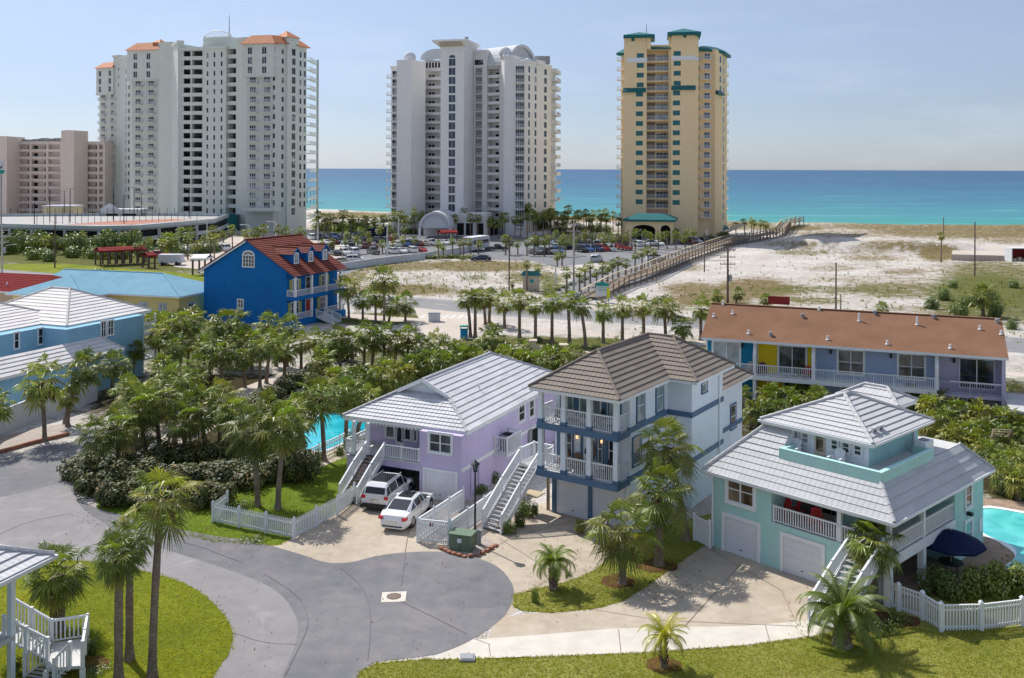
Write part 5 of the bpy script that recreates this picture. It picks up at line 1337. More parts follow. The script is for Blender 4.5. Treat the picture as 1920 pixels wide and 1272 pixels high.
# ---- house with a pale blue roof and yellow walls, behind
def z6b(x,y): return (x/4.571,400+y/4.571)
def bluerooff():
    ze=3.6; V=Vector
    c=P(*z6b(1550,735),ze); fr=Frame(c.xy,1500)
    r=fr.root('yellow_house','yellow house under a broad pale blue metal roof','house')
    # local: x right-front, y back. long eave facing camera from (1550,735) back-left to (1160,795)
    x0,y0=fr.atZ(*z6b(330,800),ze)
    x0=fr.atZ(*z6b(1160,795),ze)[0]
    Wd=16; D=11
    zr=fr.atY(*z6b(1200,525),D/2)[1]
    b=MB(); xm=-Wd
    def pl(*p): b.face(p)
    R0=V((-D*.62,D/2,zr)); R1=V((-24,D/2,zr-.0))
    pl(V((0,0,ze)),R0,R1,V((-26,0,ze))); pl(V((0,0,ze)),V((0,D,ze)),R0); pl(V((0,D,ze)),V((-26,D,ze)),R1,R0)
    # cross wing toward the camera
    wx0,wx1=-25,-11.5; wm=(wx0+wx1)/2; wy=-4.5
    pl(V((wx1,wy,ze)),V((wx1,0.8,ze)),V((wm,D/2,zr-.15)),V((wm,wy+5,zr-.15))); pl(V((wx0,wy,ze)),V((wx1,wy,ze)),V((wm,wy+5,zr-.15))); pl(V((wx0,wy,ze)),V((wm,wy+5,zr-.15)),V((wm,D/2,zr-.15)),V((wx0,1,ze)))
    b.beam((wx1,wy,ze+.03),(wm,wy+5,zr-.1),.2,.08,0); b.beam((0,0,ze+.03),tuple(R0+V((0,0,.03))),.2,.08,0); b.beam(tuple(R0),tuple(R1),.25,.1,0)
    b.box(-26,0,0.02,D,ze-.22,ze-.02,1); b.box(wx0+.02,wx1-.02,wy+.02,0,ze-.22,ze-.02,1)
    b.build('roof',[M['bluemetal'],M['whitetrim']],r)
    wallbox(r,'wall','yellow_pale',[(-25.4,-.8,.8,D-.8,0,ze-.2),(wx0+.7,wx1-.7,wy+.7,.8,0,ze-.2)])
    fc=Face((0,.8),(1,0)); x0,z1=fr.atY(*z6b(1375,795),.8); x1,z0=fr.atY(*z6b(1430,880),.8)
    window(r,fc,x0,x1,z0,z1,'greyblue','glasspale',.12,2,1); window(r,fc,x0-3.2,x0-2.0,z0,z1,'greyblue','glasspale',.12,2,1)
    fs=Face((-.8,0),(0,1)); window(r,fs,3,4.4,.9,2.2,'greyblue','glass',.12,2,1)
    # red roofed house at the frame edge
    c=P(*z6b(437,715),ze); fr=Frame(c.xy,1500)
    r=fr.root('red_roofed_house','tan house with dark red ribbed roof at the left frame edge','house')
    b=MB(); 
    slope(b,[V((-30,0,ze)),V((0,0,ze)),V((-4.5,5,ze+1.9)),V((-30,5,ze+1.9))],course=.5,t=.04); slope(b,[V((0,0,ze)),V((0,10,ze)),V((-4.5,5,ze+1.9))],course=.5,t=.04); slope(b,[V((0,10,ze)),V((-30,10,ze)),V((-30,5,ze+1.9)),V((-4.5,5,ze+1.9))],course=.5,t=.04)
    b.box(-30,-.03,.03,9.9,ze-.22,ze-.02,1); ro=b.build('roof',[M['redroof'],M['whitetrim']],r)
    for x in (-9,-11): b=MB(); b.tube([(x,1.6,ze+.5),(x,1.6,ze+1.1)],.08,8); b.build('roof_vent',M['white'],ro)
    wallbox(r,'wall','tan',[(-29.5,-.7,.7,9.4,0,ze-.2)])
    fc=Face((0,.7),(1,0)); window(r,fc,-6,-4.8,.9,2.2,'whitetrim','glass',.1,2,1)
M['yellow_pale']=paint('pale_yellow_stucco',(.70,.58,.26),.85,.1,.08)
bluerooff()
# ================================================================ porch house at the lower left
def z5(x,y): return (x/4.354,980+y/4.354)
def porch():
    V=Vector
    ze=4.9; c=P(*z5(462,290),ze)
    fr=Frame(c.xy,1560)   # eave going down-left toward camera is the local -y direction
    r=fr.root('porch_house','pale blue house corner with white tiled roof and white stepped landing','house')
    b=MB(); s=.42
    slope(b,[V((0,-14,ze)),V((0,0,ze)),V((-6,-6,ze+6*s)),V((-6,-14,ze+6*s))],course=.42,t=.06); slope(b,[V((0,0,ze)),V((-14,0,ze)),V((-8,-6,ze+6*s)),V((-6,-6,ze+6*s))],course=.42,t=.06)
    ridge_cap(b,[V((0,0,ze)),V((-6,-6,ze+6*s))],.11)
    b.box(-14,-.03,-14,-.03,ze-.25,ze-.02,1); rf=b.build('roof',[M['tile_white'],M['white']],r)
    b=MB(); b.box(-.03,.12,-14,.12,ze-.14,ze+.0); b.box(-14,-.03,.0,.12,ze-.141,ze-.002); b.build('gutter',M['navy' if 0 else 'white'],rf)
    zd=1.9
    x0,y0=-1.0,-1.0
    b=MB(); b.box(x0-.22,x0,y0-.22,y0,0,ze-.25); b.build('column',M['skyst'],r)
    b=MB(); b.box(-13,-1.9,-13,y0-1.6,0,ze-.25); b.build('wall',M['aqua'],r)
    b=MB(); b.box(-13,x0,-13,y0,zd-.18,zd); b.build('porch_floor',M['deckwhite'],r)
    return fr,zd
FP_,zd_=porch()
def landing():
    V=Vector
    base=P(*z5(560,1160),.6)
    r=empty('landing_stair',(base.x,base.y,0),0,'white wooden landing and stair flights beside the clipped bush','staircase')
    W=lambda a,b_,z: P(*z5(a,b_),z)-V((base.x,base.y,0))
    zl=.62
    A=W(440,1030,zl); B=W(735,960,zl); C=W(700,1190,zl); D_=W(400,1215,zl)
    A=W(448,1005,zl); 
    b=MB(); b.prism([(A.x,A.y),(B.x,B.y),(C.x,C.y),(D_.x,D_.y)],zl-.12,zl); 
    b.build('landing',M['deckwhite'],r)
    for p in (A,B,C,D_): b=MB(); b.box(p.x-.09,p.x+.09,p.y-.09,p.y+.09,0,zl-.125); b.build('landing_post',M['white'],r)
    railing(r,[A,B],.95,.16,.05,post=.13,rail=.09); railing(r,[B,(B*.45+C*.55),C],.95,.16,.05,post=.13,rail=.09,ends=(False,True))
    # upper flight from the house down to the landing
    T0=W(60,965,1.75); T1=W(120,820,1.9)
    up0=A*.5+D_*.5
    a=A+(A-B).normalized()*0; n=6
    lo1,lo2=A,D_+(A-D_)*.25
    h1,h2=W(112,815,1.75),W(55,985,1.75)
    b=MB()
    for i in range(n):
        t0,t1=i/n,(i+1)/n
        p0=lo1+(h1-lo1)*t0;p1=lo1+(h1-lo1)*t1;q0=lo2+(h2-lo2)*t0;q1=lo2+(h2-lo2)*t1; z=zl+(1.75-zl)*(i+1)/n
        b.prism([(p0.x,p0.y),(p1.x,p1.y),(q1.x,q1.y),(q0.x,q0.y)],z-.06,z)
    b.build('stair',M['deckwhite'],r)
    railing(r,[h1,(h1+lo1)/2,lo1],.95,.16,.05,post=.13,rail=.09,name='stair_railing',ends=(True,False)); railing(r,[h2,(h2+lo2)/2,lo2],.95,.16,.05,post=.13,rail=.09,name='stair_railing')
    # lower flight toward the camera
    g1,g2=W(230,1290,.0),W(470,1330,.0); l1,l2=lo2,C+(D_-C)*.35
    b=MB(); n=4
    for i in range(n):
        t0,t1=i/n,(i+1)/n
        p0=g1+(l1-g1)*t0;p1=g1+(l1-g1)*t1;q0=g2+(l2-g2)*t0;q1=g2+(l2-g2)*t1; z=zl*(i+1)/(n+1)
        b.prism([(p0.x,p0.y),(p1.x,p1.y),(q1.x,q1.y),(q0.x,q0.y)],z-.06,z)
    b.build('stair',M['deckwhite'],r)
    railing(r,[g1,l1],.95,.16,.05,post=.13,rail=.09,name='stair_railing',ends=(True,False)); railing(r,[g2,l2],.95,.16,.05,post=.13,rail=.09,name='stair_railing')
landing()
# ================================================================ high-rise towers
class Tower:
    """facade segments given by photo columns and true depth; windows are parts up to a limit, the rest one stuff part"""
    def __init__(s,name,label,cat,px,Y,wall):
        s.base=Vector(((px-PX0)/F*Y,Y,0)); s.r=empty(name,s.base,0,label,cat); s.n=0; s.wall=MB(); s.wm=wall; s.lim=0; s.rest={}; s.counts={}
    def pt(s,px,Y): return Vector(((px-PX0)/F*Y-s.base.x,Y-s.base.y,0))
    def z(s,py,Y): return CH-(py-PY0)/F*Y
    def seg(s,px0,Y0,px1,Y1): 
        a,b=s.pt(px0,Y0),s.pt(px1,Y1); f=Face((a.x,a.y),(b-a).xy); f.L=(b-a).length; f.p=(px0,Y0,px1,Y1)
        f.o=Vector((a.x,a.y,0)); 
        def t(px):
            # intersection of the column px with the segment
            k=(px-PX0)/F; ax,ay=a.x+s.base.x,a.y+s.base.y; d=f.d
            return (k*ay-ax)/(d.x-k*d.y)
        f.t=t; return f
    def block(s,f,z1,depth,z0=0,off=0,mat=None,t0=None,t1=None):
        b=s.wall if mat is None else MB()
        t0=0 if t0 is None else t0; t1=f.L if t1 is None else t1
        b.obox(f.pt(t0,z0,off),f.d*(t1-t0),-f.n*(depth+off),Vector((0,0,z1-z0)))
        if mat is not None: return b
    def part(s,name,b,mat): return b.build(name,mat,s.r)
    def win(s,f,t0,t1,z0,z1,kind='window',mat='towerglass',frame=None,off=.02,lim=34,mull=1):
        s.counts[kind]=s.counts.get(kind,0)+1
        def geo(b,m=0):
            f.box(b,t0,t1,z0,z1,off-.1,off,0)
            if frame: 
                w=.09; f.box(b,t0-w,t1+w,z0-w,z0,off-.1,off+.06,1); f.box(b,t0-w,t1+w,z1,z1+w,off-.1,off+.06,1); f.box(b,t0-w,t0,z0,z1,off-.1,off+.06,1); f.box(b,t1,t1+w,z0,z1,off-.1,off+.06,1)
                for i in range(1,mull): t=t0+(t1-t0)*i/mull; f.box(b,t-.05,t+.05,z0,z1,off-.1,off+.04,1)
        ms=[M[mat],M[frame] if frame else M['white']]
        if s.counts[kind]<=lim:
            b=MB(); geo(b); s.part(kind,b,ms)
        else:
            key=(kind,mat,frame)
            if key not in s.rest: s.rest[key]=MB()
            geo(s.rest[key])
    def balcony(s,f,t0,t1,z,out=1.3,h=1.0,mat=None,lim=90,kind='balcony',solid=False,railmat='white'):
        s.counts[kind]=s.counts.get(kind,0)+1
        b=MB() if s.counts[kind]<=lim else s.rest.setdefault((kind,mat,railmat),MB())
        f.box(b,t0,t1,z-.22,z,0,out,0)
        if solid:
            f.box(b,t0,t1,z,z+h,out-.14,out,0); f.box(b,t0,t0+.14,z,z+h,0,out-.14,0); f.box(b,t1-.14,t1,z,z+h,0,out-.14,0)
        else:
            for zz in (z+.12,z+h): f.box(b,t0,t1,zz,zz+.07,out-.09,out-.02,1)
            f.box(b,t0,t0+.06,z+h,z+h+.07,0,out-.09,1); f.box(b,t1-.06,t1,z+h,z+h+.07,0,out-.09,1)
            n=max(2,int((t1-t0)/.32))
            for i in range(n+1): t=t0+.03+(t1-t0-.06)*i/n; f.box(b,t-.035,t+.035,z,z+h,out-.08,out-.03,1)
            for o in (.25,.55,.85): 
                if o<out: f.box(b,t0+.0,t0+.06,z,z+h,o-.03,o+.03,1); f.box(b,t1-.06,t1,z,z+h,o-.03,o+.03,1)
        if s.counts[kind]<=lim: s.part(kind,b,[s.wm if mat is None else M[mat],M[railmat]])
    def done(s):
        s.wall.build('wall',s.wm,s.r)
        for (kind,mat,frame),b in s.rest.items():
            ms=[M[mat] if mat else s.wm,M[frame] if frame else M['white']]
            o=b.build(kind,ms,s.r); o['kind']='stuff'
def roof_hip(b,poly,z,h,inset,m=0):
    """simple hipped cap over a convex outline"""
    c=sum((Vector(p) for p in poly),Vector((0,0)))/len(poly); n=len(poly)
    q=[Vector(p).lerp(c,inset) for p in poly]
    for i in range(n):
        a,b_=Vector(poly[i]),Vector(poly[(i+1)%n]); c0,c1=q[i],q[(i+1)%n]
        b.face([(a.x,a.y,z),(b_.x,b_.y,z),(c1.x,c1.y,z+h),(c0.x,c0.y,z+h)],m)
    b.face([(p.x,p.y,z+h) for p in q],m); b.face([(p[0],p[1],z) for p in poly[::-1]],m)
def fpoly(f,t0,t1,o0,o1): return [tuple(f.pt(t0,0,o1).xy),tuple(f.pt(t1,0,o1).xy),tuple(f.pt(t1,0,o0).xy),tuple(f.pt(t0,0,o0).xy)]

# ---------------------------------------------------------------- left tower (sage white, orange roofs)
def zx3(v): return 170+v/3.102
def zy3(v): return 40+v/3.102
def tower_left():
    T=Tower('resort_tower','tall sage white condominium tower with orange tiled roof caps beside the tennis deck','tower',400,325,M['ctower'])
    fh=3.17
    # segments from left to right
    A=T.seg(zx3(50),392,zx3(130),388); Bs=T.seg(zx3(130),388,zx3(165),386); B2=T.seg(zx3(165),386,zx3(228),374)
    C=T.seg(zx3(232),352,zx3(396),349); D=T.seg(zx3(396),345,zx3(470),343); D2=T.seg(zx3(470),343,zx3(506),331)
    E=T.seg(zx3(506),332,zx3(655),330); G=T.seg(zx3(655),329,zx3(786),325); H=T.seg(zx3(786),326,zx3(850),324); I0=T.seg(zx3(850),322,zx3(904),320)
    I=T.seg(zx3(904),316,zx3(1062),314); J=T.seg(zx3(1062),314,zx3(1145),317); K=T.seg(zx3(1145),317,zx3(1196),320); K2=T.seg(zx3(1196),320,zx3(1254),325)
    zt=lambda v,Y: T.z(zy3(v),Y)
    T.block(A,zt(290,390),16); T.block(Bs,zt(207,387),18); T.block(B2,zt(210,380),4)
    T.block(C,zt(175,350),20); T.block(D,zt(130,344),18); T.block(D2,zt(133,337),2)
    T.block(E,zt(160,331),20,off=-3.2); T.block(G,zt(150,327),16); T.block(H,zt(150,325),16,off=-3.2); T.block(I0,zt(102,321),20)
    T.block(I,zt(135,315),18); T.block(J,zt(135,316),18); T.block(K,zt(100,318),14); T.block(K2,zt(150,322),5)
    # parapets
    for f,z in ((Bs,zt(205,387)),(B2,zt(208,380)),(D,zt(128,344)),(D2,zt(131,337)),(E,zt(160,331)),(G,zt(150,327)),(I0,zt(100,321))): b=MB(); f.box(b,-.2,f.L+.2,z-.9,z,-2,.35); T.part('cornice',b,M['ctower'])
    # galleries: parapet bands over the recessed wall
    def gallery(f,Yc,top_v,rows,sp,cols):
        b=MB(); 
        for k in range(rows+1):
            z=T.z(zy3(top_v+sp*k),Yc); f.box(b,0,f.L,z,z+1.25,-3.2,0)
        z1=T.z(zy3(top_v+sp*rows),Yc)
        for c in cols: f.box(b,c-.25,c+.25,0,T.z(zy3(top_v-30),Yc),-1.8,.03)
        T.part('gallery_parapet',b,M['ctower'])
        b=MB(); f.box(b,.02,f.L-.02,0,T.z(zy3(top_v-20),Yc),-3.25,-3.14); T.part('gallery_shade_panel',b,M['darkgallery'])  # dark sheet over the rear wall, gallery shade put into its colour
        for k in range(rows):
            z=T.z(zy3(top_v+sp*(k+1)),Yc)+1.25
            n=max(2,int(f.L/4))
            for i in range(n):
                t=f.L*(i+.3)/n; b=None
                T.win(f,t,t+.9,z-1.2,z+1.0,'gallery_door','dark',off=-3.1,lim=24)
    gallery(E,331,178,18,53.1,[.2,E.t(zx3(583)),E.L-.2]); gallery(H,325,166,18,54.4,[.2,H.L-.2])
    # stacks of windows
    def stack(f,vx,w,Yc,v0,sp,n,h,kind='window',mat='towerglass',frame=None,lim=34,mull=1):
        t=f.t(zx3(vx)); 
        for k in range(n):
            z=T.z(zy3(v0+sp*k),Yc); T.win(f,t-w/2,t+w/2,z-h/2,z+h/2,kind,mat,frame,lim=lim,mull=mull)
    for vx in (678,718,760): stack(G,vx,.7,327,202,53.4,18,1.7,lim=90)
    # wide upper floors, flared out, with shuttered windows
    for f,Yc,vs,r0,sp,px in ((I,315,(932,1015),178,56,0),(C,350,(267,343),213,52,0),(A,390,(64,121),313,45.5,0)):
        zb=T.z(zy3(r0+sp*2.62),Yc); zt_=T.z(zy3(r0-.72*sp),Yc)
        b=MB(); f.box(b,-.9,f.L+(.3 if f is I else .9),zb,zt_,-10,.9); f.box(b,-1.0,f.L+.9,zb-.35,zb,-10,1.1); T.part('upper_storeys',b,M['ctower'])
        b=MB(); roof_hip(b,fpoly(f,-1.6,f.L+1.2,-13,1.6),zt_,T.z(zy3({315:82,350:128,390:245}[Yc]),Yc)-zt_,.42); T.part('roof',b,M['orange'])
        for vx in vs:
            t=f.t(zx3(vx))
            for k in range(3):
                z=T.z(zy3(r0+sp*k),Yc)
                T.win(f,t-.75,t+.75,z-1.1,z+1.1,'shuttered_window','towerglass','white',off=.93,lim=99,mull=2)
                b=MB(); f.box(b,t-1.35,t-.85,z-1.1,z+1.1,.9,.97); f.box(b,t+.85,t+1.35,z-1.1,z+1.1,.9,.97)
                if k==1: pass
        n=int((1100-(r0+3*sp))/sp)+1
        for vx in vs:
            t=f.t(zx3(vx+ (10 if f is I else 8)))
            for k in range(n):
                z=T.z(zy3(r0+sp*(3+k)),Yc)
                T.win(f,t-1.05,t+1.05,z-1.1,z+.85,'balcony_door','towerglass','white',lim=60,mull=3); T.balcony(f,t-2.0,t+2.0,z-1.2,1.25,1.0,lim=60)
    for vx in (1065,1115): stack(J,vx,.7,316,173 if vx==1065 else 182,55.5,17,1.7)
    for vx in (1173,): stack(K,vx,1.5,319,187,54.3,18,2.0,mat='towerglass')
    stack(K,1152,.7,318,187,54.3,18,1.6)
    for vx in (1218,1243): stack(K2,vx,1.0,323,200,54.2,17,2.0,frame='white')
    for vx in (205,): stack(B2,vx,.8,378,302,45.6,17,2.0)
    stack(B2,222,1.6,376,393,45.4,15,1.6,'gallery_door','dark')
    for v in (287,330,378): z=T.z(zy3(v),386); T.win(Bs,Bs.L-.7,Bs.L-.2,z-.6,z+.6)
    # turret and right hand caps
    b=MB(); K.box(b,-.6,K.L+.6,0,zt(100,318),-6,.5); T.part('turret',b,M['ctower'])
    for k in range(18): z=T.z(zy3(187+54.3*k),319); T.win(K,K.L*.35,K.L*.75,z-1.1,z+1.1,'turret_window','towerglass',off=.52,lim=18)
    b=MB(); roof_hip(b,fpoly(K,-1.1,K.L+1.1,-6.6,1.0),zt(100,318),zt(55,318)-zt(100,318),1.0); T.part('turret_roof',b,M['orange'])
    b=MB(); roof_hip(b,fpoly(K2,-.8,K2.L+1.4,-14,1.0),zt(155,323),zt(108,323)-zt(155,323),.5); T.part('roof',b,M['orange'])
    b=MB(); roof_hip(b,fpoly(J,-.8,J.L+.4,-12,1.0),zt(135,316),zt(85,316)-zt(135,316),.5); T.part('roof',b,M['orange'])
    b=MB(); C.box(b,C.L*.72,C.L*.98,zt(175,350),zt(130,350),-5,-1); roof_hip(b,fpoly(C,C.L*.7,C.L*1.0,-6,-.5),zt(130,350),zt(105,350)-zt(130,350),1.0); T.part('turret_roof',b,M['orange'])
    # seaward balconies seen edge-on with the dark drain mast
    S=T.seg(zx3(1254),326,zx3(1296),338)
    for k in range(18):
        z=T.z(zy3(293+53.4*k-54),330); T.balcony(S,0,S.L,z,1.2,1.0,lim=18,kind='sea_balcony')
    b=MB(); q=S.pt(S.L+.3,0,1.3); b.tube([q,q+Vector((0,0,zt(225,336)))],.42,8); T.part('mast',b,M['concrete_wall'])
    # penthouse, trellis arch and antenna
    g=T.seg(zx3(652),335,zx3(815),332); z0=zt(150,334); z1=zt(100,334)
    b=MB(); g.box(b,0,g.L,z0-2,z1,-10,0); T.part('penthouse',b,M['ctower'])
    b=MB(); n=16; h=zt(66,334)-z1
    arc=[g.pt(g.L*i/n,z1+.3+h*sin(pi*i/n)**.8,-.3) for i in range(n+1)]; b.tube(arc,.16,6); b.tube([g.pt(0,z1+.3,-.3),g.pt(g.L,z1+.3,-.3)],.14,6)
    for i in range(1,n): b.tube([g.pt(g.L*i/n,z1,-.3),arc[i]],.09,5)
    T.part('trellis_arch',b,M['white'])
    b=MB(); q=g.pt(g.L*.76,z1,-3); b.tube([q,q+Vector((0,0,zt(-35,334)-z1))],[.22,.08],6); T.part('antenna',b,M['ac'])
    # podium
    b=MB(); f=T.seg(zx3(690),318,zx3(850),318); f.box(b,0,f.L,0,zt(1130,318),-8,0); T.part('podium',b,M['tealglass'])
    b=MB(); f=T.seg(zx3(890),312,zx3(1080),310); f.box(b,0,f.L,zt(1110,311),zt(1092,311),-4,1.2); T.part('terrace_band',b,M['ctower'])
    T.done()
tower_left()
# ---------------------------------------------------------------- white tower
def zx4(v): return 720+v/3.262
def zy4(v): return 60+v/3.262
def tower_white():
    T=Tower('vaulted_tower','tall ivory condominium tower with curved vault roofs and a flared central shaft','tower',870,305,M['wtower'])
    zt=lambda v,Y: T.z(zy4(v),Y)
    a=T.seg(zx4(42),314,zx4(118),312); b1=T.seg(zx4(116),312,zx4(164),309); b2=T.seg(zx4(164),309,zx4(232),319); c=T.seg(zx4(232),317,zx4(345),315)
    d=T.seg(zx4(345),305,zx4(487),303); d2=T.seg(zx4(487),303,zx4(548),314); e=T.seg(zx4(548),313,zx4(628),311); f=T.seg(zx4(628),312,zx4(703),309)
    g1=T.seg(zx4(703),309,zx4(735),303); g2=T.seg(zx4(735),303,zx4(790),301); h=T.seg(zx4(790),300,zx4(862),300); i=T.seg(zx4(862),300,zx4(1022),318)
    T.block(a,zt(215,313),20); T.block(b1,zt(178,310),6); T.block(b2,zt(183,314),5); T.block(c,zt(172,316),18,off=-2.4)
    T.block(d,zt(95,304),16); T.block(d2,zt(100,308),1.0); T.block(e,zt(115,312),16); T.block(f,zt(165,310),18,off=-2.4)
    T.block(g1,zt(148,306),3); T.block(g2,zt(148,302),20); T.block(h,zt(182,300),20); T.block(i,zt(190,308),6.5)
    for q,z in ((a,zt(213,313)),(b1,zt(176,310)),(b2,zt(181,314)),(g1,zt(146,306)),(g2,zt(146,302)),(h,zt(180,300)),(i,zt(188,308)),(e,zt(113,312))): b=MB(); q.box(b,-.15,q.L+.15,z-.6,z+.1,-1.5,.25); T.part('cornice',b,M['wtower'])
    def gallery(q,Yc,v0,sp,rows,dk):
        b=MB()
        for k in range(rows+1):
            z=T.z(zy4(v0+sp*k+16),Yc); q.box(b,0,q.L,z-1.0,z,-2.4,0)
        q.box(b,0,q.L,T.z(zy4(v0-20),Yc),T.z(zy4(v0-75),Yc),-1.8,0)
        T.part('gallery_parapet',b,M['wtower'])
        for k in range(rows):
            z=T.z(zy4(v0+sp*k+16),Yc)
            for t in dk: T.win(q,t*q.L,t*q.L+.8,z-.2,z+.9,'gallery_door','dark',off=-2.3,lim=40)
    gallery(c,316,262,53.6,16,(.22,.40,.93)); gallery(f,310,246,54.3,18,(.38,.5))
    for k in range(6): T.win(c,c.L*(.04+.165*k),c.L*(.04+.165*k)+.7,zt(222,316),zt(190,316),'attic_slot','dark','wtower',off=.05,lim=99)
    for k in range(4): T.win(f,f.L*(.08+.22*k),f.L*(.08+.22*k)+.8,zt(200,310),zt(168,310),'attic_slot','dark','wtower',off=.05,lim=99)
    # central shaft windows and flare
    t=d.t(zx4(415))
    for k in range(17):
        z=zt(188+55.6*k,304); T.win(d,t-1.05,t+1.05,z-1.1,z+1.15,'shaft_window','glassblue','whitewall',lim=99,mull=2)
        b=None
    b=MB(); n=10; arc=[d.pt(t+1.05*cos(pi*q/n),zt(160,304)+.9*sin(pi*q/n),.04) for q in range(n+1)]; b.face([tuple(p) for p in arc]); T.part('arched_window',b,M['glassblue'])
    lo=fpoly(d,0,d.L,-12,0); z0,z1=zt(98,304),zt(62,304); hi=fpoly(d,-2.2,d.L+1.5,-13.5,2.2)
    b=MB()
    for q in range(4):
        A,B_=lo[q],lo[(q+1)%4]; C_,D_=hi[(q+1)%4],hi[q]; b.face([(A[0],A[1],z0),(B_[0],B_[1],z0),(C_[0],C_[1],z1),(D_[0],D_[1],z1)])
    b.face([(p[0],p[1],z1+.5) for p in hi])
    for q in range(4): A,B_=hi[q],hi[(q+1)%4]; b.face([(A[0],A[1],z1),(B_[0],B_[1],z1),(B_[0],B_[1],z1+.5),(A[0],A[1],z1+.5)])
    T.part('flared_crown',b,M['wtower'])
    for k in range(9):
        tt=d.L*(k+.5)/9; b=MB(); b.obox(d.pt(tt-.3,z0+.3,.5),d.d*.6,d.n*.3,d.n*1.6+Vector((0,0,z1-z0-.6))); T.part('crown_slot',b,M['cstone'])
    b=MB(); q=d.pt(d.L*.9,z1+.5,-5); b.tube([q,q+Vector((0,0,1.6))],.6,8); T.part('roof_vent',b,M['ac'])
    # e: paired windows and narrow balconies
    for vx in (566,592): tt=e.t(zx4(vx)); T.win(e,tt-.75,tt+.75,zt(203,312),zt(171,312),'window','towerglass',lim=99)
    for k in range(17):
        z=zt(246+54.3*k,312); tt=e.t(zx4(579)); T.win(e,tt-1.2,tt+1.2,z-1.25,z+1.35,'recess_shade_panel','gallery',off=.02,lim=60); T.balcony(e,tt-1.2,tt+1.2,z-1.25,.35,.95,lim=99)  # flat darker panel on the wall, painted as the shade of a recess
    for k in range(18):
        z=zt(232+55.2*k,300); tt=h.L*.55; T.win(h,tt-1.3,tt+1.3,z-1.15,z+1.15,'balcony_door','towerglass','white',lim=60,mull=4); T.balcony(h,.1,h.L-.1,z-1.2,1.3,1.0,lim=99)
        z=zt(262+52.8*k if k<17 else 1160,313)
        if k<17: tt=a.L*.36; T.win(a,tt-1.2,tt+1.2,z-1.1,z+1.1,'balcony_door','towerglass','white',lim=60,mull=2); T.balcony(a,-1.1,tt+1.6,z-1.15,1.2,1.0,lim=99)
    for vx,w in ((885,1.2),(925,1.3),(985,2.0)):
        tt=i.t(zx4(vx)); Yc=300+18*(vx-862)/160
        for k in range(17):
            z=T.z(zy4(230+ (vx-885)*.16+(55.5-(vx-862)*.013)*k),Yc); T.win(i,tt-w/2,tt+w/2,z-.95,z+.95,'window','towerglass','white',lim=30)
    j=T.seg(zx4(1022),318,zx4(1050),330)
    for k in range(16): z=T.z(zy4(242+52.8*k),318); T.balcony(j,-.2,j.L*.9,z,1.9,1.0,lim=16,kind='sea_balcony',solid=k%2==0)
    b=MB(); j.box(b,0,j.L,0,zt(222,318),-3,0); T.part('end_wall',b,M['wtower'])
    b=MB(); q=i.pt(i.L*.86,zt(190,314),-2); b.box(q.x-2.5,q.x+2.5,q.y,q.y+3,q.z,q.z+2.6); T.part('plant_room',b,M['ac'])
    # vault roofs
    def vault(name,sg,t0,t1,z0,h,depth,end=True,th=.6,off=0):
        b=MB(); n=16
        for k in range(n):
            a0,a1=pi*k/n,pi*(k+1)/n; tm=(t0+t1)/2; R_=(t1-t0)/2
            p=[(tm-R_*cos(a0),z0+h*sin(a0)),(tm-R_*cos(a1),z0+h*sin(a1))]
            F0=[sg.pt(x,z,off) for x,z in p]; B0=[sg.pt(x,z,off-depth) for x,z in p]
            b.face([F0[0],F0[1],B0[1],B0[0]])
            q=[(tm-R_*.86*cos(a0),z0+h*.86*sin(a0)),(tm-R_*.86*cos(a1),z0+h*.86*sin(a1))]; G0=[sg.pt(x,z,off) for x,z in q]; b.face([F0[0],G0[0],G0[1],F0[1]])
            if end: G1=[sg.pt(x,z,off-1.0) for x,z in q]; c0=sg.pt(tm,z0,off-1.0); b.face([G1[0],c0,G1[1]]); b.face([G0[0],G0[1],G1[1],G1[0]])
        return T.part(name,b,M['whitewall'])
    vs=T.seg(zx4(762),304,zx4(930),313)
    vault('vault_roof',vs,0,vs.L,zt(180,308)-1.5,zt(70,308)-zt(180,308)+1.2,18)
    b=MB(); q0=T.seg(zx4(600),318,zx4(770),310); n=10
    for k in range(n):
        a0,a1=pi*.5*k/n,pi*.5*(k+1)/n; h_=zt(88,314)-zt(160,314)
        b.face([q0.pt(0,zt(160,314)+h_*sin(a0),-6*(1-cos(a0))),q0.pt(q0.L,zt(160,314)+h_*sin(a0),-6*(1-cos(a0))),q0.pt(q0.L,zt(160,314)+h_*sin(a1),-6*(1-cos(a1))),q0.pt(0,zt(160,314)+h_*sin(a1),-6*(1-cos(a1)))])
    T.part('barrel_roof',b,M['whitewall'])
    b=MB(); q1=T.seg(zx4(220),318,zx4(346),316)
    for k in range(n):
        a0,a1=pi*.5*k/n,pi*.5*(k+1)/n; h_=zt(107,317)-zt(168,317); w=q1.L*.75
        b.face([q1.pt(w*(1-cos(a0)),zt(168,317)+h_*sin(a0),0),q1.pt(w*(1-cos(a1)),zt(168,317)+h_*sin(a1),0),q1.pt(w*(1-cos(a1)),zt(168,317)+h_*sin(a1),-12),q1.pt(w*(1-cos(a0)),zt(168,317)+h_*sin(a0),-12)])
        b.face([q1.pt(w*(1-cos(a0)),zt(172,317),.0),q1.pt(w*(1-cos(a1)),zt(172,317),.0),q1.pt(w*(1-cos(a1)),zt(168,317)+h_*sin(a1),0),q1.pt(w*(1-cos(a0)),zt(168,317)+h_*sin(a0),0)])
    z_=zt(168,317)+h_; b.face([q1.pt(w,z_,0),q1.pt(q1.L,z_,0),q1.pt(q1.L,z_,-12),q1.pt(w,z_,-12)]); b.face([q1.pt(w,zt(172,317),0),q1.pt(q1.L,zt(172,317),0),q1.pt(q1.L,z_,0),q1.pt(w,z_,0)])
    T.part('barrel_roof',b,M['whitewall'])
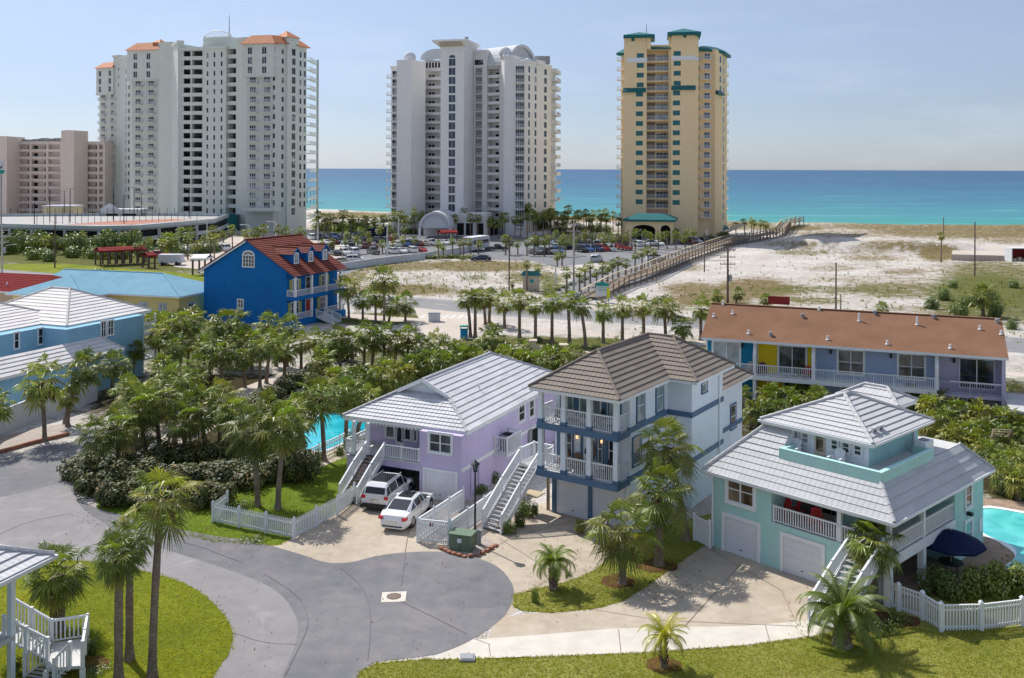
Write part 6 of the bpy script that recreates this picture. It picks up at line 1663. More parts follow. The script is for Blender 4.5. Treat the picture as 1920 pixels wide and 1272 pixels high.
    for vx,vy,r_,Y in ((155,158,2.1,312),(739,125,2.0,304),(876,180,1.3,302),(917,185,1.3,306)):
        c_=T.pt(zx4(vx),Y+2); z=T.z(zy4(vy),Y); b=MB()
        rings=[(r_*cos(pi*(-.4+.9*k/8)),r_*sin(pi*(-.4+.9*k/8))) for k in range(9)]
        b.tube([(c_.x,c_.y,z+q[1]) for q in rings],[max(.05,q[0]) for q in rings],14); b.tube([(c_.x,c_.y,z-r_*2.2),(c_.x,c_.y,z-r_*.8)],.35,6); T.part('satellite_dome',b,M['whitewall']).data.polygons.foreach_set('use_smooth',[False]*len(b.f))
    # entrance canopy vault, podium
    cv=T.seg(zx4(212),288,zx4(412),287)
    vault('entrance_vault',cv,0,cv.L,zt(1180,290)-1.0,zt(1098,290)-zt(1180,290)+1,18,True)
    for o_ in ((0,.6,-.6,0),(cv.L-.6,cv.L,-.6,0),(0,cv.L,-12,-8)): b=MB(); cv.box(b,o_[0],o_[1],0,zt(1182,290),o_[2],o_[3]); T.part('entrance_wall',b,M['wtower'])
    b=MB(); pd=T.seg(zx4(405),298,zx4(622),296); pd.box(b,0,pd.L,0,zt(1110,298),-10,0); T.part('podium',b,M['wtower'])
    for tt in (.2,.45,.75): T.win(pd,pd.L*tt,pd.L*tt+2.2,.3,4,'podium_opening','dark',lim=99)
    b=MB(); pe=T.seg(zx4(632),301,zx4(704),300); pe.box(b,0,pe.L,.2,3.6,-1,.1); T.part('garage_opening',b,M['dark'])
    b=MB(); pf=T.seg(zx4(955),308,zx4(1000),313); pf.box(b,0,pf.L,.2,3.6,-1,.3); T.part('garage_opening',b,M['dark'])
    T.done()
tower_white()
# ---------------------------------------------------------------- yellow tower
def zx5(v): return 1150+v/3.104
def zy5(v): return 40+v/3.104
def tower_yellow():
    T=Tower('ochre_tower','tall ochre condominium tower with teal windows, ledges and two pyramid capped shafts','tower',1260,290,M['ytower'])
    zt=lambda v,Y=288: T.z(zy5(v),Y)
    a0=T.seg(zx5(44),294,zx5(80),293); a=T.seg(zx5(60),289,zx5(192),288); c=T.seg(zx5(190),290,zx5(336),289); d=T.seg(zx5(336),286,zx5(468),285); d2=T.seg(zx5(468),285,zx5(494),289)
    e=T.seg(zx5(488),291,zx5(600),292); g=T.seg(zx5(592),291,zx5(630),297); g2=T.seg(zx5(628),297,zx5(660),308)
    T.block(a0,zt(180,293),14); T.block(a,zt(80),14); T.block(c,zt(150),12,off=-2.0); T.block(d,zt(62,286),14); T.block(d2,zt(62,286),8)
    T.block(e,zt(150),16); T.block(g,zt(165,293),4); T.block(g2,zt(190,300),5)
    # set-back of the top left shaft
    # top balcony arch and gallery
    b=MB(); c.box(b,0,c.L,zt(165),zt(132),-2,0); 
    T.part('lintel',b,M['ytower'])
    for k in range(16):
        z=zt(222+57.3*k); T.win(c,c.L*.04,c.L*.36,z-.2,z+2.1,'doorway_shade_panel','gallery',off=-1.97,lim=20); T.win(c,c.L*.42,c.L*.95,z-.2,z+1.7,'balcony_door','glasspale' if k<7 else 'towerglass','white',off=-1.95,lim=60,mull=4)  # flat darker panel, doorway shade put into its colour
        b=MB(); c.box(b,0,c.L,z-.75,z-.3,-2,.1); T.part('floor_slab',b,M['ytower'])
        T.balcony(c,.1,c.L-.1,z-.3,.5,1.15,lim=60)
    b=MB(); c.box(b,-.25,.15,zt(1110),zt(150),-2,.25); c.box(b,c.L-.15,c.L+.25,zt(1110),zt(150),-2,.25); T.part('pier',b,M['ytower'])
    for k in range(16):
        z=zt(198+56.9*k if k<4 else 198+56.9*k-4); tt=a.t(zx5(155 if k<4 else 151)); T.win(a,tt-1.05,tt+1.05,z-.72,z+.72,'teal_window','tealglass','ytower',lim=60)
        z=zt(186+57.6*k,286); tt=d.t(zx5(370 if k<4 else 366)); T.win(d,tt-1.05,tt+1.05,z-.72,z+.72,'teal_window','tealglass','ytower',lim=60)
    for vx,f,Y in ((112,a,288),(414,d,286)): tt=f.t(zx5(vx)); zz=zt(102 if f is a else 83,Y); T.win(f,tt-.5,tt+.5,zz-.6,zz+.6,'shaft_window','tealglass','ytower',lim=9)
    # white band, teal ledges
    b=MB(); a.box(b,a.t(zx5(78)),a.L+.1,zt(236),zt(210),-.5,.14); d.box(b,-.05,d.L+.1,zt(224,286),zt(200,286),-.5,.14); d2.box(b,0,d2.L,zt(224,286),zt(202,286),-.5,.14); T.part('white_band',b,M['white'])
    for f,t0,t1,v in ((a,-.3,a.L-.2,395),(d,.0,d.L+.5,385),(g,0,g.L,400)):
        b=MB(); z=zt(v,288); b.obox(f.pt(t0,z-.9,0),f.d*(t1-t0),f.n*1.1,Vector((0,0,.25))); b.face([f.pt(t0,z-.65,1.1),f.pt(t1,z-.65,1.1),f.pt(t1,z+.5,0),f.pt(t0,z+.5,0)]); T.part('teal_ledge',b,M['tealroof'])
    b=MB(); a.box(b,-.25,a.L,0,zt(400),-.5,.35); d.box(b,0,d.L+.3,0,zt(390,286),-.5,.35); T.part('lower_shaft_face',b,M['ytower'])
    for k in range(12):
        z=zt(423+56.9*k); tt=a.t(zx5(151)); b=MB(); a.box(b,tt-1.05,tt+1.05,z-.72,z+.72,.3,.38); T.part('teal_window',b,M['tealglass'])
        z=zt(416+57.8*k,286); tt=d.t(zx5(366)); b=MB(); d.box(b,tt-1.05,tt+1.05,z-.72,z+.72,.3,.38); T.part('teal_window',b,M['tealglass'])
    # caps
    def cap(f,t0,t1,v0,v1,depth=9,ov=1.2,inset=1.0,nm='pyramid_roof',Y=288):
        b=MB(); z=zt(v0,Y); b.prism(fpoly(f,t0-ov,t1+ov,-depth-ov,ov),z-.9,z,0); roof_hip(b,fpoly(f,t0-ov,t1+ov,-depth-ov,ov),z,zt(v1,Y)-z,inset); T.part(nm,b,M['tealroof'])
    cap(a,a.t(zx5(80)),a.t(zx5(216)),78,48); cap(d,0,d.L+.8,64,28,9,Y=286)
    b=MB(); a.box(b,a.L-.2,a.t(zx5(216)),zt(160),zt(80),-9,0); T.part('shaft_side',b,M['ytower'])
    b=MB(); z=zt(158); b.obox(c.pt(-.2,z,1.0),c.d*(c.L+.4),-c.n*9,Vector((0,0,.3))); b.face([c.pt(-.2,z+.3,1.0),c.pt(c.L+.2,z+.3,1.0),c.pt(c.L+.2,zt(130),-1.2),c.pt(-.2,zt(130),-1.2)]); b.face([c.pt(-.2,z+.3,1.0),c.pt(-.2,zt(130),-1.2),c.pt(-.2,z+.3,-1.2)]); T.part('roof',b,M['tealroof'])
    b=MB(); z=zt(156,292); pl=[tuple(e.pt(-.3,0,1.2).xy),tuple(e.pt(e.t(zx5(548)),0,1.2).xy),tuple(g.pt(g.L,0,1.0).xy),tuple(g2.pt(g2.L+.5,0,1.2).xy),tuple(g2.pt(g2.L+.5,0,-12).xy),tuple(e.pt(-.3,0,-14).xy)]
    b.prism(pl,z-1.0,z-.2); roof_hip(b,pl,z-.2,zt(132,292)-z,.4); T.part('roof',b,M['tealroof'])
    b=MB(); z=zt(181,293); b.prism(fpoly(a0,-1.2,a0.L+.4,-10,1),z-.7,z); roof_hip(b,fpoly(a0,-1.2,a0.L+.4,-10,1),z,1.6,.6); T.part('roof',b,M['tealroof'])
    b=MB(); q=a.pt(a.L*.98,zt(60),-6); b.tube([q,q+Vector((0,0,zt(-5)-zt(60)))],[.14,.06],6); T.part('antenna',b,M['ac'])
    # right side balconies and windows
    for k in range(17):
        z=zt(215+57.2*k,292); t1=e.t(zx5(562)); tt=e.t(zx5(544))
        T.win(e,tt-.85,tt+.85,z-.3,z+1.5,'balcony_door','glassblue','white',lim=60,mull=2); T.balcony(e,e.t(zx5(496)),t1,z-.5,1.4,1.05,lim=99,railmat='white')
        tt=e.t(zx5(585)); T.win(e,tt-.6,tt+.6,z-.3,z+1.6,'window','towerglass','white',lim=60)
        T.balcony(a0,-1.0,a0.L*.5,z-.5,1.0,1.0,lim=99)
        z=T.z(zy5(230+56.4*k),300); tt=g2.L*.35; T.win(g2,tt-1.0,tt+1.0,z-1.0,z+1.0,'window','towerglass','white',lim=60)
        if k<4: tt=g.L*.75; T.win(g,tt-.8,tt+.8,z-1.0,z+1.0,'window','towerglass','white',lim=60)
    s=T.seg(zx5(658),308,zx5(662),315)
    for k in range(17): z=T.z(zy5(240+55.5*k),308); T.balcony(s,-.3,s.L*.4,z-.9,.6,1.0,lim=17,kind='sea_balcony')
    # pink lobby wall and porte-cochere
    b=MB(); c.box(b,0,c.L,zt(1160),zt(1092),-2,.05); T.part('lobby_wall',b,M['pinkwall'])
    pc=T.seg(zx5(70),271,zx5(352),268); z=T.z(zy5(1152),270)
    b=MB(); b.prism(fpoly(pc,-.6,pc.L+.6,-13,.8),z-.5,z,0); roof_hip(b,fpoly(pc,-.6,pc.L+.6,-13,.8),z,T.z(zy5(1122),272)-z,.45); T.part('canopy_roof',b,M['tealroof'])
    b=MB(); n=12
    def arch(sg,t0,t1,zs,rise,ztop):
        for k in range(n):
            u0,u1=k/n,(k+1)/n; f_=lambda u: zs+rise*sqrt(max(0,1-(2*u-1)**2))
            for o in (0,-.5): b.face([sg.pt(t0+(t1-t0)*u0,f_(u0),o),sg.pt(t0+(t1-t0)*u1,f_(u1),o),sg.pt(t0+(t1-t0)*u1,ztop,o),sg.pt(t0+(t1-t0)*u0,ztop,o)])
            b.face([sg.pt(t0+(t1-t0)*u0,f_(u0),0),sg.pt(t0+(t1-t0)*u1,f_(u1),0),sg.pt(t0+(t1-t0)*u1,f_(u1),-.5),sg.pt(t0+(t1-t0)*u0,f_(u0),-.5)])
    zl=z-3.0; tA=pc.t(zx5(110)); tB=pc.t(zx5(248)); tC=pc.t(zx5(274)); tD=pc.t(zx5(335))
    arch(pc,tA,tB,zl,1.5,z-.5); arch(pc,tC,tD,zl,1.5,z-.5)
    for t0,t1 in ((0,tA),(tB,tC),(tD,pc.L)): pc.box(b,t0,t1,zl,z-.5,-.5,0)
    T.part('canopy_arch',b,M['ytower'])
    for t_ in (.3,pc.t(zx5(98)),pc.t(zx5(252)),pc.t(zx5(270)),pc.t(zx5(340))):
        b=MB(); pc.box(b,t_-.35,t_+.35,0,zl,-.6,.05); T.part('canopy_column',b,M['ytower'])
    b=MB(); pc.box(b,1,pc.L-1,.0,zl+1,-12.5,-12); T.part('lobby_shade_panel',b,M['dark'])  # near-black panel painted for the shade inside the canopy
    s=T.seg(zx5(632),300,zx5(690),302); 
    b=MB(); b.prism(fpoly(s,0,s.L,-6,0),T.z(zy5(1215),301)-.4,T.z(zy5(1215),301)); roof_hip(b,fpoly(s,0,s.L,-6,0),T.z(zy5(1215),301),1.6,.5); T.part('porch_roof',b,M['tealroof'])
    b=MB(); s.box(b,.4,s.L-.8,0,T.z(zy5(1220),301),-5,-.5); T.part('porch_wall',b,M['ytower'])
    T.done()
M['pinkwall']=paint('pink_render',(.60,.36,.28),.8,.1,.08)
tower_yellow()
# ---------------------------------------------------------------- beige block far left
def z9(x,y): return (x/4.103,230+y/4.103)
def beige():
    T=Tower('beige_block','long beige apartment block with open galleries and a tall plain stair shaft','building',90,380,M['btower'])
    X=lambda v: v/4.103
    zt=lambda v,Y=380: T.z(230+v/4.103,Y)
    a=T.seg(X(-60),374,X(52),374); a2=T.seg(X(52),374,X(104),384); b_=T.seg(X(104),384,X(470),382); s=T.seg(X(470),374,X(568),373); s2=T.seg(X(568),373,X(630),385); c=T.seg(X(600),383,X(800),381)
    T.block(a,zt(118,374),14); T.block(a2,zt(120,378),3); T.block(b_,zt(165),14,off=-1.6); T.block(s,zt(72,374),9); T.block(s2,zt(74,378),3); T.block(c,zt(160),14,off=-1.6)
    for f,cols in ((b_,(0,b_.t(X(235)),b_.t(X(363)),b_.L)),(c,(0,c.t(X(622)),c.t(X(755)),c.L))):
        b=MB()
        for k in range(11):
            z=zt(213+57.5*k-57.5); f.box(b,0,f.L,z-1.25,z-.1,-1.6,0)
        for t in cols: f.box(b,t-.45,t+.45,0,zt(165),-1.6,.12)
        f.box(b,-.2,f.L+.2,zt(178),zt(155),-1.6,.3)
        T.part('gallery_parapet',b,M['btower'])
        for k in range(9):
            z=zt(213+57.5*k)
            for t0,t1 in zip(cols,cols[1:]):
                if t1-t0<6: continue
                T.win(f,t0+(t1-t0)*.08,t0+(t1-t0)*.3,z-.2,z+1.3,'gallery_door','dark',off=-1.55,lim=60); T.win(f,t0+(t1-t0)*.72,t0+(t1-t0)*.88,z-.2,z+1.3,'gallery_door','glassblue',off=-1.55,lim=60)
    rd=random.Random(3)
    for k in range(11):
        t=b_.L*(.05+.09*k)+rd.random(); b=MB(); b_.box(b,t,t+1.5+rd.random()*1.5,zt(160),zt(160)+.8+rd.random(),-4,-2); T.part('rooftop_unit',b,M['ac'])
    T.done()
    # sign panel on its pole, green and white with a dark leaping mark
    base=P(3,470); Y=base.y; r=empty('pylon_sign',(base.x,base.y,0),0,'white and teal sign board with a dark leaping shape at the left frame edge','sign')
    z=lambda py: CH-(py-PY0)/F*Y
    w=8.5/F*Y
    b=MB(); b.box(-w*1.6,5/F*Y,-.15,.15,z(322),z(306)); b.build('board',M['whitewall'],r)
    b=MB(); b.box(-w*1.6,5/F*Y,-.16,.16,z(329),z(322)-.004); b.build('teal_strip',M['greenpaint'],r)
    b=MB(); q=[(-.35,.1),(-.15,.55),(.25,.75),(.42,.9),(.30,.45),(.12,.15),(-.05,.02)]; b.face([(x*1.0,-.17,z(320)+y*1.1) for x,y in q]); b.build('emblem',M['black'],r)
    b=MB(); b.tube([(0,0,0),(0,0,z(328))],.2,8); b.build('pole',M['ac'],r)
beige()
# ---------------------------------------------------------------- parking garage with tennis court roof
def garage():
    V=Vector
    z=6.3
    p=[P(-60,424,z),P(60,427,z),P(186,429,z),P(260,427,z),P(402,414,z)]
    base=Vector((p[2].x,p[2].y,0))
    r=empty('parking_garage',base,0,'low teal grey parking garage with tennis courts on its roof','garage')
    q=[a-base for a in p]
    far=[P(430,404,z)-base,P(240,404,z)-base,P(-60,408,z)-base]
    b=MB(); poly=[(a.x,a.y) for a in q]+[(a.x,a.y) for a in far]
    b.prism(poly,z-1.2,z-.9); 
    b.build('roof_deck',M['courtpale'],r)
    b=MB()
    loop=q+far
    for a,c in zip(loop,loop[1:]+loop[:1]):
        a=V((a.x,a.y,0)); c=V((c.x,c.y,0)); d=(c-a); n=V((-d.y,d.x,0)).normalized()*.25
        b.obox(a+V((0,0,z-1.3)),d,n,V((0,0,1.3))); b.obox(a+V((0,0,z-4.2)),d,n,V((0,0,1.1)))
    b.build('parapet',M['concrete_wall'],r)
    inner=MB(); inner.prism([(a[0]*.97+ (0),a[1]+1.5 if i<5 else a[1]-1.5) for i,a in enumerate(poly)],0,z-1.25); inner.build('interior',M['dark'],r)  # solid near-black core stands in for the unlit parking levels
    for a,c in zip(q,q[1:]):
        L=(c-a).xy.length; n=max(2,int(L/7))
        for i in range(n):
            t=(c-a)*(i/n)+a; b=MB(); b.box(t.x-.3,t.x+.3,t.y-.3,t.y+.3,0,z-1.3); b.build('column',M['concrete_wall'],r)
    # courts
    def court(pp,m,dz,nm):
        b=MB(); b.face([(v.x-base.x,v.y-base.y,z-.9+dz) for v in [P(*a,z-.9) for a in pp]]); b.build(nm,m,r)
    court([(120,427),(215,419),(320,415),(355,416.5),(250,426)],M['court'],.02,'tennis_court'); 
    fz=z-.9
    # chain link fence posts, lamp masts
    for i in range(26):
        for px,py in ((70+i*12,427-i*.42),(20+i*14,411.5-i*.1)):
            b=MB(); pt=P(px,py,fz)-base; b.box(pt.x-.05,pt.x+.05,pt.y-.05,pt.y+.05,fz,fz+2.6); b.build('fence_post',M['black'],r)
    g='lamp masts around the rooftop tennis courts'
    for i,(px,py,h) in enumerate(((65,426,6),(94,421,9),(121,410,8),(132,422,9.5),(213,418,9.5),(233,424,8),(252,416,9.5),(266,410,7),(355,413,9))):
        pt=P(px,py,fz); m=empty('court_light',(pt.x,pt.y,fz),0,'%s dark twin-headed lamp mast from the left on the rooftop tennis courts'%ORD[i],'lamp mast',g)
        b=MB(); b.tube([(0,0,0),(0,0,h)],[.14,.09],8); b.build('mast',M['black'],m)
        for sx in (-1,1): b=MB(); b.box(sx*.1,sx*1.1,-.2,.2,h-.05,h+.12); b.build('lamp_head',M['ac'],m)
    # white pavilion roofs behind the deck
    for nm,px0,px1,top,h_,la in (('gatehouse',82,138,386,5,'small pale flat pavilion behind the rooftop courts'),('entrance_gable',188,262,386,5,'sage white curved gable entrance in front of the resort tower')):
        a=P(px0,418,4); c=P(px1,418,4); Y=a.y; zt_=CH-(top-PY0)/F*Y; t=empty(nm,(a.x,Y,0),0,la,'building')
        w=c.x-a.x; b=MB(); b.box(0,w,0,6,0,zt_-.8 if nm[0]=='g' else zt_-1.8); b.build('wall',M['cream'if nm[0]=='g' else 'ctower'],t)
        b=MB(); b.box(-.3,w+.3,-.3,6.3,(zt_-.8) if nm[0]=='g' else zt_-1.8,zt_-.4 if nm[0]=='g' else zt_-1.5)
        if nm[0]=='e':
            n=12; 
            for k in range(n):
                u0,u1=k/n,(k+1)/n; f_=lambda u: zt_-1.5+1.9*(.5+.5*cos(2*pi*(u-.25)*2)) if u<.5 else zt_-1.5
                b.face([(w*u0,-.25,zt_-1.8),(w*u1,-.25,zt_-1.8),(w*u1,-.25,f_(u1)),(w*u0,-.25,f_(u0))])
        b.build('roof',M['whitewall'],t)
        b=MB(); b.box(w*.15,w*.45,-.06,.0,0,zt_-3); b.box(w*.55,w*.9,-.06,0,0,zt_-3); b.build('opening',M['dark'],t)
garage()
# ================================================================ palms
def fan_crown(name, rnd, nl, nseg, R=.95, pet=1.05, up=.5, dead=5, boots=True, mat='palm'):
    b=MB()
    for i in range(nl+dead):
        dry=i>=nl; f=i/max(1,nl-1)
        az=i*2.39996+rnd.uniform(-.25,.25)
        el=(1.42-2.35*f**.9)+rnd.uniform(-.15,.15) if not dry else rnd.uniform(-1.15,-.85)
        L=pet*rnd.uniform(.62,1.2)*(1 if not dry else .6); r=R*rnd.uniform(.8,1.25)*(.8 if f<.12 else 1)*(.85 if dry else 1)
        d=Vector((cos(az)*cos(el),sin(az)*cos(el),sin(el))); base=Vector((cos(az)*.1,sin(az)*.1,.05+ .35*(1-f)))
        c=base+d*L-Vector((0,0,.10*L*L*max(0,cos(el)))); 
        side=d.cross(Vector((0,0,1))); side=side.normalized() if side.length>.05 else Vector((1,0,0)); up_=side.cross(d).normalized()
        v=rnd.uniform(.55,1.35); warm=rnd.uniform(.9,1.3)
        tint=(v*warm,v,v*.9) if not dry else (1,1,1)
        m=0 if not dry else 1
        b.face([base-side*.03,base+side*.03,c+side*.02,c-side*.02],m,c=(tint[0]*1.2,tint[1]*1.1,tint[2]) if not dry else (1,1,1))
        fd=(d*.95+Vector((0,0,-.14-.16*f))).normalized(); n_=side.cross(fd).normalized()
        wa=radians(235 if not dry else 150)/nseg; prev=None
        for k in range(nseg):
            a=-wa*nseg/2+wa*(k+.5)+rnd.uniform(-.3,.3)*wa
            dr=(fd*cos(a)+side*sin(a)).normalized(); fold=n_*(.10*(1-abs(cos(a)))-.02)
            w=r*.58*wa*.38; pr=Vector((-fd.x*sin(a)+side.x*cos(a),-fd.y*sin(a)+side.y*cos(a),-fd.z*sin(a)+side.z*cos(a)))
            tw=n_*w*(.55 if k%2 else -.55)
            p0=c; p1=c+dr*r*.55+fold*r; rr=r*rnd.uniform(.85,1.12); p2=c+dr*rr+fold*r-Vector((0,0,1))*r*rnd.uniform(.12,.5)*(1.0 if not dry else .6)
            tv=rnd.uniform(.88,1.12); tc=(tint[0]*tv,tint[1]*tv,tint[2]*tv)
            b.face([p0,p1+pr*w+tw,p1-pr*w-tw],m,c=tc); b.face([p1+pr*w+tw,p2,p1-pr*w-tw],m,c=tc)
    if boots:
        for i in range(16):
            az=i*2.4; z=-.5+.5*(i/16); d=Vector((cos(az),sin(az),.9)); p=Vector((cos(az)*.14,sin(az)*.14,z)); s_=Vector((-sin(az),cos(az),0))*.06
            b.face([p-s_,p+s_,p+d*.3+s_*.6,p+d*.3-s_*.6],2,c=(1,1,1))
    return b.mesh(name,[M[mat],M['dry'],M['boots']])
def feather_crown(name, rnd, nf, L, mat='bush', nl=22, ll=.42, droop=.9, up0=1.3):
    b=MB()
    for i in range(nf):
        az=i*2.39996+rnd.uniform(-.2,.2); f=i/(nf-1); el=up0-1.25*f+rnd.uniform(-.1,.1); Lr=L*rnd.uniform(.85,1.1)
        h=Vector((cos(az),sin(az),0)); side=Vector((-sin(az),cos(az),0)); pts=[]; p=Vector((0,0,.1)); e=el
        n=12
        for k in range(n+1):
            pts.append(p.copy()); p=p+(h*cos(e)+Vector((0,0,sin(e))))*(Lr/n); e-=droop*(.5+1.2*k/n)*.17*(1.1 if f>.3 else .8)
        v=rnd.uniform(.8,1.15); col=(v,v,v)
        for k in range(n):
            d=(pts[k+1]-pts[k]).normalized(); w=.035*(1-k/n)+.008; b.face([pts[k]-side*w,pts[k]+side*w,pts[k+1]+side*w*.8,pts[k+1]-side*w*.8],0,c=(v*1.3,v*1.2,v))
        for k in range(nl):
            t=.12+.88*(k+.5)/nl; j=min(n-1,int(t*n)); q=pts[j].lerp(pts[j+1],t*n-j); d=(pts[j+1]-pts[j]).normalized(); nrm=side.cross(d)
            l=ll*L/2*sin(pi*min(1,.25+.75*t)**.8)*rnd.uniform(.85,1.1)+.05
            for s_ in (-1,1):
                dd=(side*s_*.82+d*.55+nrm*.22).normalized(); tip=q+dd*l-Vector((0,0,.18*l)); wv=d*(.022*L/1.6+.01)
                b.face([q-wv,q+wv,tip],0,c=col)
    return b.mesh(name,[M[mat]])
def trunk_mesh(name,rnd,H,r0,r1,bend=(0,0),boot=.0,n=9,flare=1.5):
    b=MB(); k=14; pts=[];rad=[]
    for i in range(k+1):
        t=i/k; x=bend[0]*t**1.6; y=bend[1]*t**1.6; pts.append((x,y,H*t)); r=r0+(r1-r0)*t; r*=1+(flare-1)*max(0,1-t*8); r*=rnd.uniform(.94,1.06); rad.append(r)
    b.tube(pts,rad,n)
    if boot:
        m=int(H*boot/.12)
        for i in range(m*5):
            z=H*(1-boot)+ (H*boot)*i/(m*5); t=z/H; az=i*2.4; R_=r0+(r1-r0)*t; cx,cy=bend[0]*t**1.6,bend[1]*t**1.6
            d=Vector((cos(az),sin(az),0)); s_=Vector((-sin(az),cos(az),0))*.055; p=Vector((cx,cy,z))+d*R_*.9
            b.face([p-s_,p+s_,p+d*.10+s_*.7+Vector((0,0,.16)),p+d*.10-s_*.7+Vector((0,0,.16))],1); b.face([p-s_+Vector((0,0,.05)),p+d*.10-s_*.7+Vector((0,0,.16)),p+d*.10+s_*.7+Vector((0,0,.16)),p+s_+Vector((0,0,.05))],1)
    return b.mesh(name,[M['trunk'],M['boots']],False)
rnd=random.Random(11)
CR={'hi':[fan_crown('crown',rnd,nn,26,dead=7) for nn in (30,26,34)],'mid':[fan_crown('crown',rnd,nn,16,dead=dd) for nn,dd in ((28,5),(25,8),(32,4),(27,6),(21,8))],'lo':[fan_crown('crown',rnd,20,7,dead=3,boots=False) for _ in range(3)],'bright':[fan_crown('crown',rnd,30,10,dead=0,mat='palmbright') for _ in range(2)],'palmetto':[fan_crown('crown',rnd,30,11,R=.75,pet=.75,dead=1,boots=False) for _ in range(3)]}
TR={}
def trunk_for(H,kind,bend=(0,0),r=.15,boot=0):
    key=(round(H*2)/2,kind,bend,r,boot)
    if key not in TR: TR[key]=trunk_mesh('trunk',rnd,key[0] if key[0]>.4 else .5,r*1.08,r*.9,bend,boot,9 if kind!='lo' else 6)
    return TR[key],key[0] if key[0]>.4 else .5
def ground_z(x,y):
    return hgt(x,y)
def mkpalm(x,y,H,R,q,label,group=None,bend=(0,0),r=.16,boot=0,mesh=None,name='palm_tree',zoff=0,cat='palm tree'):
    z=ground_z(x,y)+zoff
    t=empty(name,(x,y,z-.03),0,label,cat,group)
    tm,Hq=trunk_for(H,q,bend,r,boot); s=H/Hq
    o=bpy.data.objects.new('trunk',tm); COL.objects.link(o); o.parent=t; o.scale=(1,1,s)
    m=mesh if mesh else rnd.choice(CR[q]); c=bpy.data.objects.new('crown',m); COL.objects.link(c); c.parent=t
    sc=R/2.1 if q!='palmetto' else R/1.45
    c.location=(bend[0],bend[1],H-.05); c.scale=(sc*rnd.uniform(.92,1.08),sc*rnd.uniform(.92,1.08),sc*rnd.uniform(.92,1.08)); c.rotation_euler=(rnd.uniform(-.1,.1),rnd.uniform(-.1,.1),rnd.uniform(0,6.28))
    return t
def palm(bx,by,cx,cy,rpx,q,label,group=None,**kw):
    """base pixel, crown centre pixel, crown radius in pixels"""
    g=P(bx,by); Y=g.y; H=max(.5,CH-ray(cx,cy).z*-1*0-(CH-PD(cx,cy,Y).z)-.15); R=rpx/F*Y
    X=PD(cx,cy,Y).x-g.x
    if abs(X)>.12: kw.setdefault('bend',(round(X,1),0.0))
    H-=.12*R
    return mkpalm(g.x,g.y,max(.5,H),R,q,label,group,**kw)
# ---- foreground and named palms
AIRY=fan_crown('crown',rnd,17,26,R=1.1,pet=1.0,dead=3)
palm(291,1276,299,925,80,'hi','tallest slender palm of the trio on the grass circle, its trunk curving',boot=.12,bend=(.35,0),mesh=AIRY)
palm(228,1292,224,1035,62,'hi','palm with the thicker trunk at the near edge of the grass circle',boot=.1,r=.17)
palm(248,1243,246,1005,54,'hi','palm close behind the thick-trunked one on the grass circle',boot=.08)
palm(113,1188,112,1068,74,'hi','short stout palm with a rough trunk beside the white landing',r=.30,boot=.7)
palm(1172,1093,1176,982,76,'hi','round bushy palm nearest the cul-de-sac in the mulch island',r=.19,mesh=None)
palm(1240,1058,1236,910,80,'hi','taller full palm behind the bushy one in the mulch island',r=.2)
palm(1290,1010,1252,828,72,'hi','palm leaning against the side wall of the balcony house',bend=(-1.1,0),r=.18)
palm(1192,930,1206,840,34,'mid','dark palm half hidden at the porch corner of the balcony house')
palm(1643,1128,1641,1003,62,'hi','palm growing through the corner of the mint house staircase',r=.2,boot=.15)
FEA=feather_crown('crown',rnd,30,2.3,'palm',26,.42,1.0); FEB=feather_crown('crown',rnd,22,1.35,'yellowpalm',18,.5,.9,1.2); FEC=feather_crown('crown',rnd,28,1.7,'palm',22,.42,1.3,1.3)
def feather(bx,by,H,mesh,Rs,r,label,boot=.9,mat=None,name='palm_tree'):
    g=P(bx,by); t=empty(name,(g.x,g.y,0),0,label,'palm tree'); tm=trunk_mesh('trunk',rnd,H,r*1.1,r,(0,0),boot,10,1.2)
    o=bpy.data.objects.new('trunk',tm); COL.objects.link(o); o.parent=t; c=bpy.data.objects.new('crown',mesh); COL.objects.link(c); c.parent=t; c.location=(0,0,H-.1); c.scale=(Rs,)*3
feather(1585,1206,1.45,FEA,1.12,.36,'large feathery date palm with a thick rough trunk before the corner staircase')
feather(1250,1250,1.35,FEB,1.0,.13,'small yellow feathery palm alone on the front lawn')
feather(1042,1104,1.35,FEC,.95,.19,'small grey-green feathery palm at the corner of the mulch island')
palm(1092,1000,1092,993,14,'palmetto','tiny fan palm seedling between the steps and the garage',name='palmetto')
